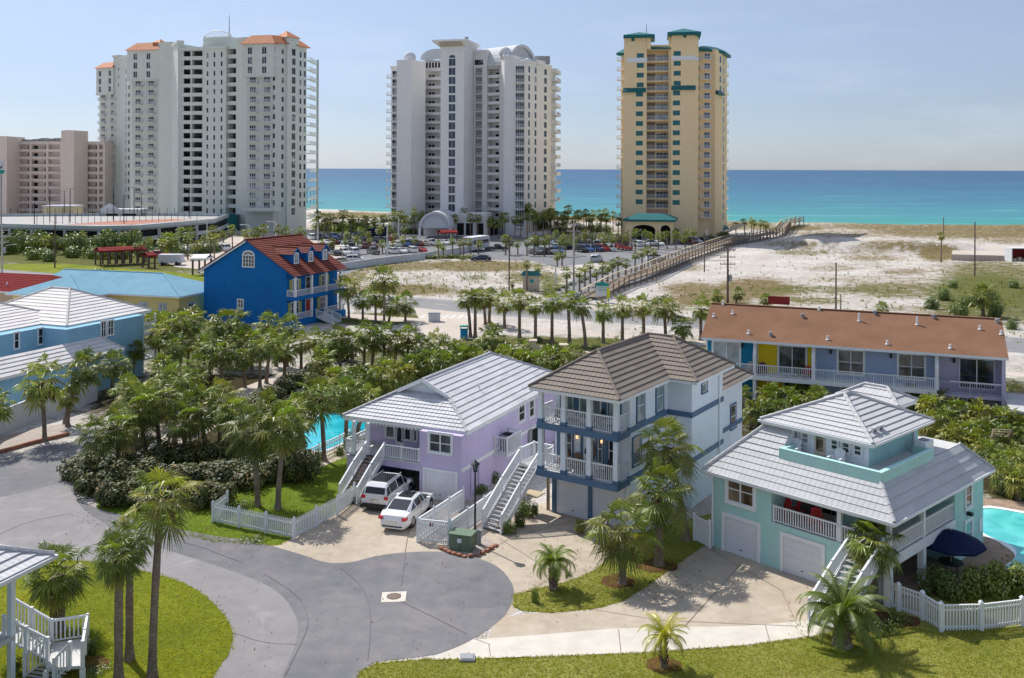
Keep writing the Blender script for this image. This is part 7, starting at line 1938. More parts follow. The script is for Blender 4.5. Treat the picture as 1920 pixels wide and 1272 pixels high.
# ---- palms round the shared pool and the grove
grove=[(258,845,252,742,44,'palm with a thin trunk behind the first pair at the road bend'),(330,835,322,722,46,'palm rising between the leaning grove palms'),(415,845,418,742,46,'palm with a straight trunk at the back of the copper shrubs'),(448,870,440,770,46,'palm at the pool end of the copper shrubs'),(500,860,505,760,42,'palm behind the picket corner pair by the terrace'),(198,905,187,812,50,'palm at the road end of the dark shrub mass'),(225,892,226,800,50,'palm second from the road end of the dark shrub mass'),(277,867,262,768,56,'palm with a brown crown base above the middle of the dark shrubs'),
(303,862,292,752,56,'slightly leaning palm above the middle of the dark shrubs'),(350,872,346,788,48,'palm with a grey trunk among the copper leaved shrubs'),(389,858,377,762,62,'full palm with a pale leaning trunk over the copper shrubs'),
(487,952,478,800,64,'tall palm left of the pair inside the picket fence corner'),(525,958,536,795,62,'tall palm right of the pair inside the picket fence corner'),(537,905,548,770,40,'brown trunked palm behind the pair at the picket fence'),
(573,872,566,772,48,'palm at the near end of the shared pool'),(611,866,604,738,52,'palm leaning over the water at the shared pool edge'),(651,838,655,735,44,'palm on the far side of the shared pool nearest the porch posts'),(670,842,690,745,36,'palm just behind the stair of the lilac house'),
(87,833,80,712,56,'palm with a white trunk standing in the sand bed by the road'),(126,800,160,692,46,'strongly leaning palm against the garden wall'),(130,806,128,745,26,'short palm sharing its base with the leaning one'),(211,748,218,682,36,'palm beside the curved end of the garden wall'),
(250,712,260,657,24,'narrow dark palm in front of the aqua end balcony'),(-8,850,-2,757,40,'palm cut by the left frame edge above the road'),
(238,820,245,735,44,'palm on the garden side behind the dark shrubs'),(318,800,318,705,44,'palm behind the leaning grove palm near the path'),(418,737,416,660,36,'palm with a clear trunk on the sand beside the path'),(461,730,462,668,30,'slim palm next in line along the sandy path'),
(490,733,492,652,32,'palm in the middle of the sandy path row'),(502,722,512,640,30,'palm leaning toward the blue house on the sandy path'),(536,707,535,652,34,'palm near the bend of the sandy path'),(567,702,566,640,28,'palm beside the bend of the side road'),(595,692,592,634,28,'thin palm at the side road verge')]
for i,(a,b_,c,d,e,la) in enumerate(grove): palm(a,b_,c,d,e,'mid' if d>640 and i>12 else 'hi' if i<12 else 'mid',la,'palms round the shared pool and grove')
def clump(spec,q,group,desc,place,**kw):
    for i,t in enumerate(sorted(spec,key=lambda q:q[0])):
        a,b_,c,d,e=t
        palm(a,b_,c,d,e,q,'%s palm from the left %s'%(ORD[i],place),group,**kw)
rv0=random.Random(8)
rv1=random.Random(4)
mid=[(308,712,312,615,38),(340,705,348,605,42),(322,735,330,648,34),(372,745,372,685,34),(345,760,345,708,30),(420,690,432,607,46),(446,700,450,640,34),(395,705,400,650,30),(300,750,303,690,34),(475,700,474,640,28),(540,690,545,612,34),(520,690,520,628,26)]
mid+=[(x,y,x+rv0.uniform(-3,3),y-rv0.uniform(50,74),rv0.uniform(28,38)) for x,y in ((405,690),(440,672),(462,690),(505,668),(385,720),(355,690),(300,700),(325,770),(365,775))]
mid+=[(262,640,262,600,26),(285,650,286,605,28),(340,640,342,598,26),(365,650,366,600,28),(310,645,311,602,26)]
mid.sort()
clump(mid,'mid','palms behind the grove below the blue house','','of the dense cluster between aqua and blue houses')
front=[(615,712,618,640,32),(640,715,642,632,34),(662,716,664,640,32),(684,705,688,622,30),(700,706,704,634,32),(722,700,724,622,28),(742,702,745,640,34),(765,700,768,628,30),(785,705,790,648,34),(812,700,815,640,30),(836,705,838,655,32),(600,735,605,672,34),(860,700,862,650,26)]
clump(front,'mid','palms along the side road in front of the blue house','','of the thick band along the side road')
low=[(645,770,648,735,38),(672,765,676,712,38),(700,760,702,716,36),(628,760,628,715,34),(727,752,730,702,38),(752,742,756,700,36),(778,735,782,690,38),(806,735,808,680,36),(832,722,836,682,36),(860,708,864,672,36),(888,702,890,668,34),(925,690,924,632,34),(905,712,906,680,30),(950,705,952,672,34),(978,710,980,678,34),(1004,712,1006,680,34),(1032,702,1034,672,34),(1056,705,1058,668,30),(985,690,985,650,22),(1080,690,1082,660,24)]
clump(low,'palmetto','low palms massed behind the lilac house roof','','of the low green mass behind the lilac roof',name='palmetto',cat='palmetto')
hw=[(656,602,652,538,26),(682,602,682,560,22),(706,607,705,552,26),(722,610,723,522,30),(731,606,736,572,20),(762,604,763,566,26)]
hw=[(a,b,c,d,e*1.15) for a,b,c,d,e in hw]
clump(hw,'mid','palms on the lawn beyond the blue house','','of the six on the lawn beside the blue house')
row=[(884,634,878,560,22),(893,634,893,556,20),(912,610,908,562,20),(919,608,922,556,20),(948,616,946,566,22),(976,633,977,560,23),(1006,642,1007,570,20),(1037,642,1037,562,24),(1070,646,1066,560,23),(1100,650,1090,572,24),(1133,642,1132,580,20),(1169,641,1167,572,24),(1209,630,1207,570,24),(1250,636,1247,574,28),(1283,640,1280,607,24),(1316,636,1316,574,24)]
row=[(a,b,c,d-2,e*1.22) for a,b,c,d,e in row]
clump(row,'mid','row of palms along the highway verge','','in the row along the highway verge',r=.2)
th=[(x,y,x+2,y-rv1.uniform(26,44),rv1.uniform(26,36)) for x,y in ((1425,790),(1460,792),(1495,785),(1530,790),(1590,745),(1630,758),(1670,765),(1710,775),(1745,800),(1775,815),(1815,835),(1855,845),(1890,850),(1915,850),(1500,755),(1870,885),(1895,900),(1918,885),(1885,920),(1912,930),(1850,870),(1925,915))]+[(1418,800,1418,762,26),(1445,770,1448,735,30),(1480,770,1482,742,28),(1510,760,1515,738,26),(1540,775,1538,732,20),(1400,790,1398,728,14),(1610,740,1612,730,26),(1650,752,1652,735,28),(1690,760,1692,740,30),(1725,765,1728,742,30),(1762,780,1764,750,34),(1800,800,1802,765,36),(1840,810,1842,770,36),(1880,815,1882,780,36),(1915,820,1915,795,34),(1785,840,1788,808,30),(1830,850,1832,820,32),(1875,860,1878,828,32),(1905,870,1908,840,28),(1900,745,1905,722,20),(1745,820,1745,785,26)]
clump(th,'palmetto','palmettos between the mint house and the townhouses','','of the band between townhouses and mint house',name='palmetto',cat='palmetto')
dr=[(989,546,988,492,11),(1010,540,1010,500,11),(962,546,962,530,7),(1064,549,1063,508,14),(1088,546,1088,508,14),(1098,537,1098,500,11),(1108,531,1108,494,11),(1131,532,1130,494,12),(1141,528,1141,496,11),(1150,524,1150,490,12),(1160,522,1159,486,13),(1192,510,1191,475,11),(1205,505,1205,470,11),(1216,502,1215,464,11),(1227,497,1227,468,10),(1175,515,1174,490,11),(1120,536,1120,506,10),(1046,500,1046,478,10),(1055,498,1055,475,10)]
clump(dr,'lo','small palms along the tower driveway','','along the driveway beside the boardwalk')
rv=random.Random(5)
def scatter_row(x0,y0,x1,y1,n,h,r,grp,place,q='lo',jit=3,**kw):
    sp=[]
    for i in range(n):
        t=i/max(1,n-1); x=x0+(x1-x0)*t+rv.uniform(-jit,jit)*1.5; y=y0+(y1-y0)*t+rv.uniform(-jit,jit)*.5; hh=h*rv.uniform(.75,1.25)
        sp.append((x,y,x+rv.uniform(-2,2),y-hh,r*rv.uniform(.85,1.15)))
    clump(sp,q,grp,'',place,**kw)
scatter_row(60,486,560,462,26,30,13,'palms in front of the parking garage','in the row before the parking garage')
scatter_row(230,500,400,488,8,34,14,'palms at the carport entrance','near the red carport roof')
scatter_row(590,452,740,446,10,36,11,'palms left of the vaulted tower','between the resort tower and the vaulted tower')
scatter_row(745,440,900,444,11,38,11,'palms at the vaulted tower entrance','before the vaulted tower entrance')
scatter_row(905,443,1150,432,22,32,10,'palms between the vaulted and ochre towers','between the vaulted and ochre towers')
scatter_row(605,482,780,474,9,24,10,'palms on the parking islands','on the near parking island beside the blue house')
scatter_row(820,488,900,478,7,30,10,'palms on the middle islands','on the island by the white trailer')
scatter_row(945,478,1080,480,10,30,11,'palms on the driveway islands','on the lot island above the driveway')
scatter_row(1180,446,1330,440,13,28,11,'palms before the ochre tower','at the foot of the ochre tower')
scatter_row(1100,462,1290,455,9,24,10,'palms inside the ochre tower lot','among the parked cars of the ochre tower')
scatter_row(600,447,880,438,20,34,11,'palms behind the beach lot','behind the cars of the beach lot')
scatter_row(920,450,1170,443,18,40,11,'tall palms between the right towers','in the tall belt between the right towers')
scatter_row(1130,470,1300,462,12,28,10,'palms at the near side of the ochre tower lot','at the near side of the ochre tower lot')
scatter_row(985,441,1065,437,10,44,12,'tall dark palms at the right foot of the vaulted tower','at the right foot of the vaulted tower')
scatter_row(650,466,760,460,8,26,10,'palms between the rows of parked cars','between the car rows of the beach lot')
scatter_row(1000,470,1110,463,9,26,10,'palms on the middle lot islands','between the car rows of the middle lot')
scatter_row(1385,438,1440,436,6,24,9,'palms by the dune walkover','beside the far end of the boardwalk')
palm(1766,490,1766,438,10,'lo','lone thin palm standing in the dune grass')
palm(1845,588,1842,545,30,'mid','thick bushy palm rising from the scrub behind the townhouses',r=.25)
palm(1382,566,1385,545,16,'mid','palm half hidden behind the pole and townhouse ridge'); palm(1440,572,1436,556,14,'palmetto','palmetto showing above the ridge beside the red sign',name='palmetto',cat='palmetto'); palm(1652,590,1654,572,16,'palmetto','bright palmetto showing above the middle of the terracotta ridge',name='palmetto',cat='palmetto'); palm(1350,566,1345,550,14,'palmetto','palmetto at the left end of the terracotta ridge',name='palmetto',cat='palmetto')
palm(360,575,358,545,22,'mid','palm standing left of the blue house wall'); palm(375,568,374,540,16,'mid','slender palm touching the blue house wall')
palm(319,492,320,455,24,'bright','bright spreading date palm beside the red carport') 
# ================================================================ shrubs
def shrub_mesh(name,rnd,n,lf,mat,orange=0,flat=1.0):
    b=MB()
    lobes=[(Vector((rnd.uniform(-.55,.55),rnd.uniform(-.55,.55),rnd.uniform(.25,.6)*flat)),rnd.uniform(.35,.55)) for _ in range(7)]
    for i in range(n):
        c,r=rnd.choice(lobes); d=Vector((rnd.gauss(0,1),rnd.gauss(0,1),rnd.gauss(0,1)))
        d.normalize(); p=c+d*r*rnd.uniform(.72,1.05); p.z=max(.02,p.z*flat if flat<1 else p.z)
        nrm=(d+Vector((rnd.uniform(-.6,.6),rnd.uniform(-.6,.6),rnd.uniform(0,.9)))).normalized(); a=nrm.cross(Vector((rnd.gauss(0,1),rnd.gauss(0,1),rnd.gauss(0,1)))).normalized(); q=nrm.cross(a); s=lf*rnd.uniform(.7,1.3)
        v=rnd.uniform(.7,1.3); tc=(v,v,v)
        if rnd.random()<orange: tc=(3.0*v,1.5*v,.8*v)
        b.face([p-a*s,p+q*s*.6,p+a*s,p-q*s*.6],0,c=tc)
    return b.mesh(name,[M[mat]])
SH={'grape':[shrub_mesh('foliage',rnd,1500,.075,'grape',.07) for _ in range(3)],'bush':[shrub_mesh('foliage',rnd,1200,.06,'bush') for _ in range(3)],'bright':[shrub_mesh('foliage',rnd,1300,.07,'brightleaf') for _ in range(2)],'low':[shrub_mesh('foliage',rnd,900,.05,'bush',0,.7) for _ in range(2)]}
def shrub(px,py,w,h,kind,label,group=None,name='shrub',d=None,cat='shrub'):
    g=P(px,py); s=w/F*g.y/2; hz=h/F*g.y
    o=bpy.data.objects.new(name,rnd.choice(SH[kind])); COL.objects.link(o); o.location=(g.x,g.y,ground_z(g.x,g.y)-.05); o.scale=(s,(d if d else s),hz*.95); o.rotation_euler=(0,0,rnd.uniform(0,6.28) if not d else 0)
    return tag(o,label,cat,group)
def shrubs(spec,kind,group,place,**kw):
    for i,(a,b_,w,h) in enumerate(spec): shrub(a,b_,w,h,kind,'%s from the left %s'%((ORD[i]+' '+{'grape':'copper leaved shrub','bush':'green shrub','bright':'yellow-green shrub','low':'low green shrub'}[kind]),place),group,**kw)
gs=[]
for (x0,y0,x1,y1,n,w,h) in ((172,925,560,905,9,95,70),(180,890,560,860,9,90,60),(200,952,420,950,6,80,55),(160,905,200,935,2,80,60),(420,935,500,905,3,70,40)):
    for i in range(n): t=i/max(1,n-1); gs.append((x0+(x1-x0)*t+rv.uniform(-8,8),y0+(y1-y0)*t+rv.uniform(-5,5),w*rv.uniform(.85,1.2),h*rv.uniform(.6,.95)))
gs.sort()
shrubs(gs,'grape','sea grape shrubs beside the road bend','of the copper shrub bank at the road bend')
gs=[(430+i*26+rv.uniform(-4,4),800-i*15+rv.uniform(-5,5),66,34) for i in range(9)]+[(455+i*30,776-i*12,60,30) for i in range(6)]; gs.sort()
shrubs(gs,'grape','hedge shrubs between the path and the pool','of the hedge bank between path and pool')
gs=[(60+i*34+rv.uniform(-8,8),495-i*1.4+rv.uniform(-4,4),52,24) for i in range(11)]
shrubs(gs,'bush','shrubs at the foot of the garage palms','along the hotel verge lawn')
gs=[(10+i*30+rv.uniform(-8,8),482+rv.uniform(-4,2),60,44) for i in range(9)]; shrubs(gs,'bush','taller shrubs before the garage','of the tall dark shrub belt before the parking garage')
gs=[(785+i*14,486+rv.uniform(-2,2),24,9) for i in range(8)]; shrubs(gs,'bright','island shrubs','on the planted strip by the sandy lot')
gs=[(1045+i*14+rv.uniform(-3,3),545-i*5.2,22,8) for i in range(8)]; shrubs(gs,'bush','driveway shrubs','along the tower driveway edge')
gs=[(1745,575,40,26),(1770,560,44,24),(1800,590,46,30),(1820,570,44,26),(1868,590,50,36),(1900,612,40,22),(1855,560,40,20),(1790,540,36,14),(1905,540,40,16)]; gs.sort(); shrubs(gs,'bush','scrub bushes behind the townhouses','in the green scrub beyond the townhouses')
shrub(285,575,70,32,'bush','broad green shrub behind the pale blue roof'); shrub(395,568,60,36,'bush','glossy shrub between the pale blue roof and the highway'); shrub(190,520,56,26,'low','rounded shrub behind the pale blue roof near the road'); shrub(318,545,60,26,'bush','loose green shrub at the corner of the highway and carport')
gs=[(1755,1110,70,52),(1795,1120,80,58),(1835,1112,80,64),(1880,1110,90,66),(1920,1108,80,64),(1770,1090,60,42)]
for i,(a,b_,w,h) in enumerate(sorted(gs)): shrub(a,b_,w,h,'bush' if i<3 else 'bright','%s shrub from the left behind the white pool fence'%ORD[i],'shrubs behind the white pool fence')
for i,(a,b_,w,h,la) in enumerate(((1625,1165,70,34,'low shrub under the large feathery palm, left one'),(1660,1175,80,36,'low shrub under the large feathery palm, middle one'),(1690,1160,60,34,'low shrub against the corner of the pool fence'),(1600,1150,50,28,'low shrub tucked against the corner staircase'))): shrub(a,b_,w,h,'low',la)
shrub(178,1232,34,40,'bush','clipped round bush beside the white landing'); shrub(34,1275,44,44,'bush','small clipped bush below the stair in the mulch'); shrub(185,1262,70,22,'low','spreading ground shrub at the foot of the landing')
for i,(a,b_,w,h,la) in enumerate(((958,1000,40,30,'green shrub nearest the foot of the grey steps'),(975,985,44,38,'bushy shrub beside the middle of the grey steps'),(992,968,40,36,'dark shrub under the stair landing of the balcony house'),(905,925,36,22,'leafy shrub by the lilac wall'),(925,905,40,26,'tall leafy shrub between lilac wall and grey steps'),(1008,965,30,26,'shrub behind the wooden stair post'))): shrub(a,b_,w,h,'bush',la)
shrub(1009,1130,22,34,'bush','upright grassy tuft at the tip of the palm island'); shrub(1072,1080,20,20,'low','small dry shrub beside the joint of the driveway')
gs=[(575,880,34,30),(560,895,30,24),(640,855,30,22),(662,845,50,40),(525,905,34,26),(690,838,34,26),(600,872,20,34)]; gs.sort(); shrubs(gs,'bush','shrubs along the pool fence','along the lawn side of the shared pool fence')
shrub(455,955,60,24,'low','low shrub behind the picket fence corner'); shrub(480,1018,60,14,'low','sprawling weeds outside the picket fence'); shrub(420,962,50,26,'bush','dark shrub at the end of the picket fence')
# oleander-like belts in the distance
gs=[(615+i*22+rv.uniform(-5,5),438+rv.uniform(-3,3),34,22) for i in range(6)]+[(760+i*8,440,20,14) for i in range(3)]; gs.sort(); shrubs(gs,'bush','trees and shrubs by the beach lawn','of the dark clump by the beach lawn')
gs=[(1015+i*16+rv.uniform(-4,4),436+rv.uniform(-3,3),26,20) for i in range(9)]; shrubs(gs,'bush','shrubs between the towers','of the shrub belt between the two right towers')
gs=[(1350,446,30,16),(1330,452,30,16),(1362,440,24,12)]; gs.sort(); shrubs(gs,'bush','shrubs by the ochre tower porch','at the seaward foot of the ochre tower')
gs=[(860,672,40,20),(1010,640,30,12),(1180,664,40,12),(1120,655,30,10),(1215,664,36,12),(1300,655,34,12)]; gs.sort(); shrubs(gs,'bush','shrubs along the low wall','along the low stone wall beside the highway lawn')
# dune grass tufts as one mass
def tufts():
    b=MB(); r=random.Random(9)
    for i in range(5200):
        px=r.uniform(1120,1960); py=r.uniform(420,640)
        if r.random()<.35: px=r.uniform(620,1040); py=r.uniform(486,560)
        g=P(px,py); z=hgt(g.x,g.y); g=P(px,py,z); c=cover(g.x,g.y,z)
        if g.x<board_x(g.y)+3 and px>1100: continue
        if r.random()>.10+.75*max(c[0],c[1]): continue
        h=r.uniform(.25,.6); w=r.uniform(.15,.45); v=r.uniform(.6,1.3); col=(v*1.3,v*1.1,v*.9) if c[1]>c[0] else (v,v,v)
        z=hgt(g.x,g.y)
        for k in range(5):
            a=r.uniform(0,6.28); d=Vector((cos(a),sin(a),0)); s_=Vector((-sin(a),cos(a),0))*.05; p=Vector((g.x,g.y,z-.02))+d*r.uniform(0,w)
            b.face([p-s_,p+s_,p+d*w*.6+Vector((0,0,h))],0,c=col)
    o=b.build('dune_grass',M['palm']); tag(o,kind='stuff')
tufts()
# ================================================================ cars
def car_meshes(kind, lod):
    """profile stations along x (front +x): (x, half width, belt z, roof z, roof half width)"""
    if kind=='sedan': L,W,Z=4.7,.90,1.43; st=[(-2.35,.70,.62,.66,.60),(-2.22,.80,.88,.90,.66),(-1.95,.86,.96,.99,.70),(-1.72,.90,.97,1.03,.68),(-.78,.90,.96,1.38,.62),(.0,.90,.95,1.43,.62),(.42,.90,.94,1.39,.61),(1.35,.89,.92,.99,.68),(1.9,.86,.82,.86,.66),(2.25,.76,.66,.70,.58),(2.35,.60,.50,.54,.45)]; gl=(4,7); sidew=(3,7)
    elif kind=='suv': L,W,Z=4.5,.93,1.72; st=[(-2.22,.82,.70,.74,.66),(-2.18,.90,1.02,1.08,.74),(-2.0,.92,1.04,1.50,.70),(-1.75,.93,1.04,1.68,.68),(-.6,.93,1.03,1.72,.68),(.4,.93,1.02,1.68,.66),(1.15,.92,1.00,1.08,.72),(1.85,.90,.95,.99,.70),(2.15,.82,.78,.82,.62),(2.25,.66,.55,.60,.5)]; sidew=(1,6)
    elif kind=='pickup': L,W,Z=5.5,.97,1.8; st=[(-2.75,.92,1.02,1.03,.84),(-1.0,.95,1.05,1.06,.86),(-.9,.95,1.05,1.08,.74),(-.75,.95,1.05,1.74,.70),(.5,.95,1.05,1.78,.70),(1.15,.95,1.04,1.12,.76),(2.4,.93,1.0,1.04,.76),(2.7,.86,.8,.84,.66)]; sidew=(2,5)
    else: L,W,Z=4.9,.96,1.9; st=[(-2.42,.90,.75,.8,.74),(-2.38,.95,1.1,1.15,.80),(-2.2,.96,1.1,1.75,.78),(-.5,.96,1.1,1.9,.78),(.9,.96,1.08,1.84,.74),(1.7,.94,1.02,1.10,.74),(2.3,.86,.8,.85,.64),(2.4,.7,.6,.64,.5)]; sidew=(1,5)
    zb=.20 if kind!='pickup' else .35
    body=MB(); rings=[]
    wheels=(L*.30,-L*.29)
    for (x,hw,zs,zt,tw) in st:
        rings.append([(x,-hw*.90,zb),(x,-hw,zb+.16),(x,-hw,zs*.72),(x,-hw*.97,zs),(x,-tw,zt-.05 if zt-zs>.2 else zt-.02),(x,-tw*.82,zt),(x,tw*.82,zt),(x,tw,zt-.05 if zt-zs>.2 else zt-.02),(x,hw*.97,zs),(x,hw,zs*.72),(x,hw,zb+.16),(x,hw*.90,zb)])
    for a,c in zip(rings,rings[1:]):
        for k in range(12): k2=(k+1)%12; body.face([a[k],a[k2],c[k2],c[k]])
    body.face(rings[0][::-1]); body.face(rings[-1])
    glass=MB(); n=len(st)
    def lerp(p,q,t): return Vector(p).lerp(Vector(q),t)
    for sgn in (0,1):
        for i in range(sidew[0],sidew[1]):
            a,c=rings[i],rings[i+1]; lo0,hi0,lo1,hi1=(a[3],a[4],c[3],c[4]) if not sgn else (a[8],a[7],c[8],c[7])
            if max(hi0[2]-lo0[2],hi1[2]-lo1[2])<.25: continue
            f=.10; off=Vector((0,-.012 if not sgn else .012,.004))
            g0=.06 if (c[0][0]-a[0][0])>.35 else .02
            q=[lerp(lerp(lo0,lo1,g0),lerp(hi0,hi1,g0),f),lerp(lerp(lo0,lo1,1-g0),lerp(hi0,hi1,1-g0),f),lerp(lerp(lo0,lo1,1-g0),lerp(hi0,hi1,1-g0),1-f),lerp(lerp(lo0,lo1,g0),lerp(hi0,hi1,g0),1-f)]
            glass.face([p+off for p in q])
    # windscreen and rear screen: steep centre strips
    front=MB(); rear=MB()
    for i in range(n-1):
        a,c=rings[i],rings[i+1]; dz=c[5][2]-a[5][2]; dx=c[5][0]-a[5][0]
        if abs(dz)>.27 and (min(a[5][2],c[5][2])>.9):
            nrm=Vector((-dz,0,dx)).normalized()*.014
            q=[lerp(a[5],a[6],-.04),lerp(a[5],a[6],1.04),lerp(c[5],c[6],1.04),lerp(c[5],c[6],-.04)]
            q=[lerp(q[0],q[3],.06),lerp(q[1],q[2],.06),lerp(q[1],q[2],.94),lerp(q[0],q[3],.94)]
            (front if dx*dz<0 else rear).face([p+nrm for p in q])
    whl=[]
    for wx in wheels:
        for sy in (-1,1):
            r=.34 if kind in('sedan',) else .38
            b=MB(); m=16 if lod else 10; b.tube([(wx,sy*(W-.20),r),(wx,sy*(W-.015),r)],[r,r],m); b.tube([(wx,sy*(W-.015),r),(wx,sy*(W+.0),r)],[r*.97,r*.9],m)
            rb=MB(); rb.tube([(wx,sy*(W-.02),r),(wx,sy*(W+.012),r)],[r*.66,r*.60],m)
            ar=MB(); ar.tube([(wx,sy*(W-.06),r+.03),(wx,sy*(W+.004-.012),r+.03)],[r*1.16,r*1.16],m)
            whl.append((b.mesh('wheel',M['rubber']),rb.mesh('rim',M['rim']),ar.mesh('wheel_arch',M['black'])))
    xb=st[0][0]; lights=[]
    for sy in (-1,1):
        b=MB(); b.box(xb-.02,xb+.28,sy*(W-.30),sy*(W-.045),.70 if kind=='sedan' else .80,.84 if kind=='sedan' else 1.0); lights.append(('taillight',b.mesh('taillight',M['taillight'])))
        b=MB(); xf=st[-2][0]; b.box(xf-.22,xf-.0,sy*(W-.34),sy*(W-.10),.62,.76); lights.append(('headlight',b.mesh('headlight',M['chrome'])))
    return body.mesh('body',M['carpaint'],False),glass.mesh('side_glass',M['carglass']),(front.mesh('windscreen',M['carglass']),rear.mesh('rear_window',M['carglass']) if rear.f else None),whl,lights
CM={k:car_meshes(k,0) for k in ('sedan','suv','pickup','van')}
def link(me,name,parent): o=bpy.data.objects.new(name,me); COL.objects.link(o); o.parent=parent; return o
PAINT={'white':(.72,.73,.74),'silver':(.40,.42,.44),'grey':(.12,.125,.13),'black':(.012,.013,.015),'navy':(.015,.03,.09),'blue':(.03,.12,.33),'red':(.35,.015,.015),'maroon':(.13,.01,.015),'teal':(.02,.22,.22),'beige':(.42,.37,.29),'crimson':(.42,.01,.05)}
def car(x,y,z,rz,kind,colr,label,group=None,name='parked_car',cat='car',full=False,mats=None):
    B_,G,Fr,W_,Li=mats or CM[kind]
    t=empty(name,(x,y,z),rz,label,cat,group)
    b=link(B_,'body',t); b.color=(*PAINT[colr],1)
    link(G,'side_glass',t); link(Fr[0],'windscreen',t)
    if Fr[1]: link(Fr[1],'rear_window',t)
    for w,r,a in W_:
        o=link(w,'wheel',t); link(r,'rim',o)
        if full: link(a,'wheel_arch',t)
    if full:
        for nm,me in Li: link(me,nm,t)
    return t,b
lot=random.Random(21)
cols=['white','silver','black','white','grey','navy','white','red','silver','maroon','black','white','blue','beige']
def car_row(x0,y0,x1,y1,n,place,grp,skip=0.0,ang=None,z=.02):
    a,b=P(x0,y0),P(x1,y1); d=(b-a); prev=None
    base=atan2(d.y,d.x)+pi/2 if ang is None else ang
    k_=0
    for i in range(n):
        if lot.random()<skip: continue
        p=a+d*(i/max(1,n-1)); kd=lot.choice(['sedan','suv','suv','sedan','pickup','van']); c=lot.choice(cols)
        nm={'sedan':'saloon car','suv':'estate car','pickup':'pickup truck','van':'van'}[kd]
        car(p.x+lot.uniform(-.3,.3),p.y+lot.uniform(-.3,.3),z,base+lot.uniform(-.04,.04)+(pi if lot.random()<.5 else 0),kd,c,'%s %s, %s from the left in %s'%(c,nm,ORD[k_],place),grp,cat='car' if kd in('sedan','suv') else kd if kd!='pickup' else 'pickup truck'); k_+=1
car_row(585,452,712,447,11,'the far row left of the vaulted tower','cars in the beach lot',.1)
car_row(612,461,735,456,10,'the second row left of the vaulted tower','cars in the beach lot',.1)
car_row(605,470,700,467,8,'the third row beside the blue house roof','cars in the beach lot',.05)
car_row(720,465,835,460,10,'the row before the vaulted tower palms','cars in the beach lot',.1)
car_row(612,482,700,478,6,'the near row beside the blue house roof','cars in the beach lot',.1)
car_row(735,477,790,474,4,'the near row behind the pale wall','cars in the beach lot',.0)
car_row(1000,458,1110,453,9,'the far row between the two right towers','cars in the middle lot',.15)
car_row(1003,468,1080,466,7,'the second row between the two right towers','cars in the middle lot',.1)
car_row(1005,477,1042,475,4,'the short near row above the tower driveway','cars in the middle lot',.0)
car_row(1088,472,1170,468,7,'the row under the driveway palms','cars in the middle lot',.1)
car_row(1120,455,1240,450,11,'the far row before the ochre tower','cars in the ochre tower lot',.1)
car_row(1125,463,1235,459,9,'the second row before the ochre tower','cars in the ochre tower lot',.1)
car_row(1290,456,1345,450,6,'the row beyond the boardwalk bend','cars in the ochre tower lot',.1)
car_row(320,479,420,474,7,'the open lot behind the blue gable','cars in the hotel lot',.1)
for px,py,kd,c,rz,la in ((934,471,'pickup','black',.1,'dark pickup truck parked alone on the grey apron by the trailer'),(903,490,'sedan','navy',pi,'dark blue saloon car parked at the edge of the sandy lot'),(297,488,'pickup','crimson',.05,'crimson pickup truck beside the bright date palm'),(640,497,'sedan','beige',.2,'pale car at the sandy end of the near beach lot'),(668,494,'suv','white',.15,'white estate car in the near beach lot beside the wall'),(1231,488,'suv','white',.1,'white estate car at the curve of the driveway near the boardwalk'),(1120,490,'suv','silver',1.2,'silver estate car leaving along the tower driveway')):
    g=P(px,py); car(g.x,g.y,.02,rz,kd,c,la,cat='car' if kd!='pickup' else 'pickup truck')
# trailer, coach and carports
def boxvehicle(px,py,l,w_,h,rz,mat,name,label,cat,win=None):
    g=P(px,py); t=empty(name,(g.x,g.y,0),rz,label,cat)
    b=MB(); b.box(-l/2,l/2,-w_/2,w_/2,.5,h); b.box(-l/2+.1,l/2-.1,-w_/2+.1,w_/2-.1,h,h+.12); b.build('body',M[mat],t)
    if win: b=MB(); b.box(-l/2+.6,l/2-.6,-w_/2-.03,-w_/2,h*.55,h*.8); b.build('window',M['carglass'],t)
    for x in (-l*.3,l*.3):
        for sy in (-1,1): b=MB(); b.tube([(x,sy*(w_/2-.25),.42),(x,sy*w_/2,.42)],.42,12); b.build('wheel',M['rubber'],t)
boxvehicle(893,471,9,3.2,3.6,1.1,'whitewall','trailer','white box trailer standing among palms before the vaulted tower','trailer',True)
boxvehicle(322,501,5,2.4,2.2,.05,'whitewall','trailer','small white box trailer beside the red carports','trailer')
boxvehicle(708,448,9,2.5,2.9,1.3,'navycloth','coach','dark coach parked before the beach lawn left of the vaulted tower','coach',True)
def carport(px0,py0,px1,py1,h,label,dep=5,cols_=7,mat='redroof',nm='carport',cat='carport'):
    a,b_=P(px0,py0),P(px1,py1); d=b_-a; rz=atan2(d.y,d.x); L=d.length; t=empty(nm,(a.x,a.y,0),rz,label,cat)
    b=MB(); b.box(-.3,L+.3,-.3,dep,h,h+.35); b.face([(-.3,-.3,h+.35),(L+.3,-.3,h+.35),(L+.3,dep/2,h+.9),(-.3,dep/2,h+.9)]); b.face([(L+.3,dep,h+.35),(-.3,dep,h+.35),(-.3,dep/2,h+.9),(L+.3,dep/2,h+.9)]); b.build('roof',M[mat],t)
    for i in range(cols_):
        for y in (0,dep-.4): b=MB(); b.box(L*i/(cols_-1)-.15,L*i/(cols_-1)+.15,y,y+.3,0,h); b.build('post',M['pole'],t)
carport(190,505,272,500,3.0,'long dark red carport roof beside the highway palms')
carport(280,508,292,507,2.4,'small round-topped red shelter between carport and trailer',3,2)
carport(362,520,385,520,3.0,'small pale roofed gate shelter left of the blue house',4,2,'whitetrim','shelter','shelter')
carport(830,458,858,457,2.8,'dark red canopy among the cars before the vaulted tower',4,3)
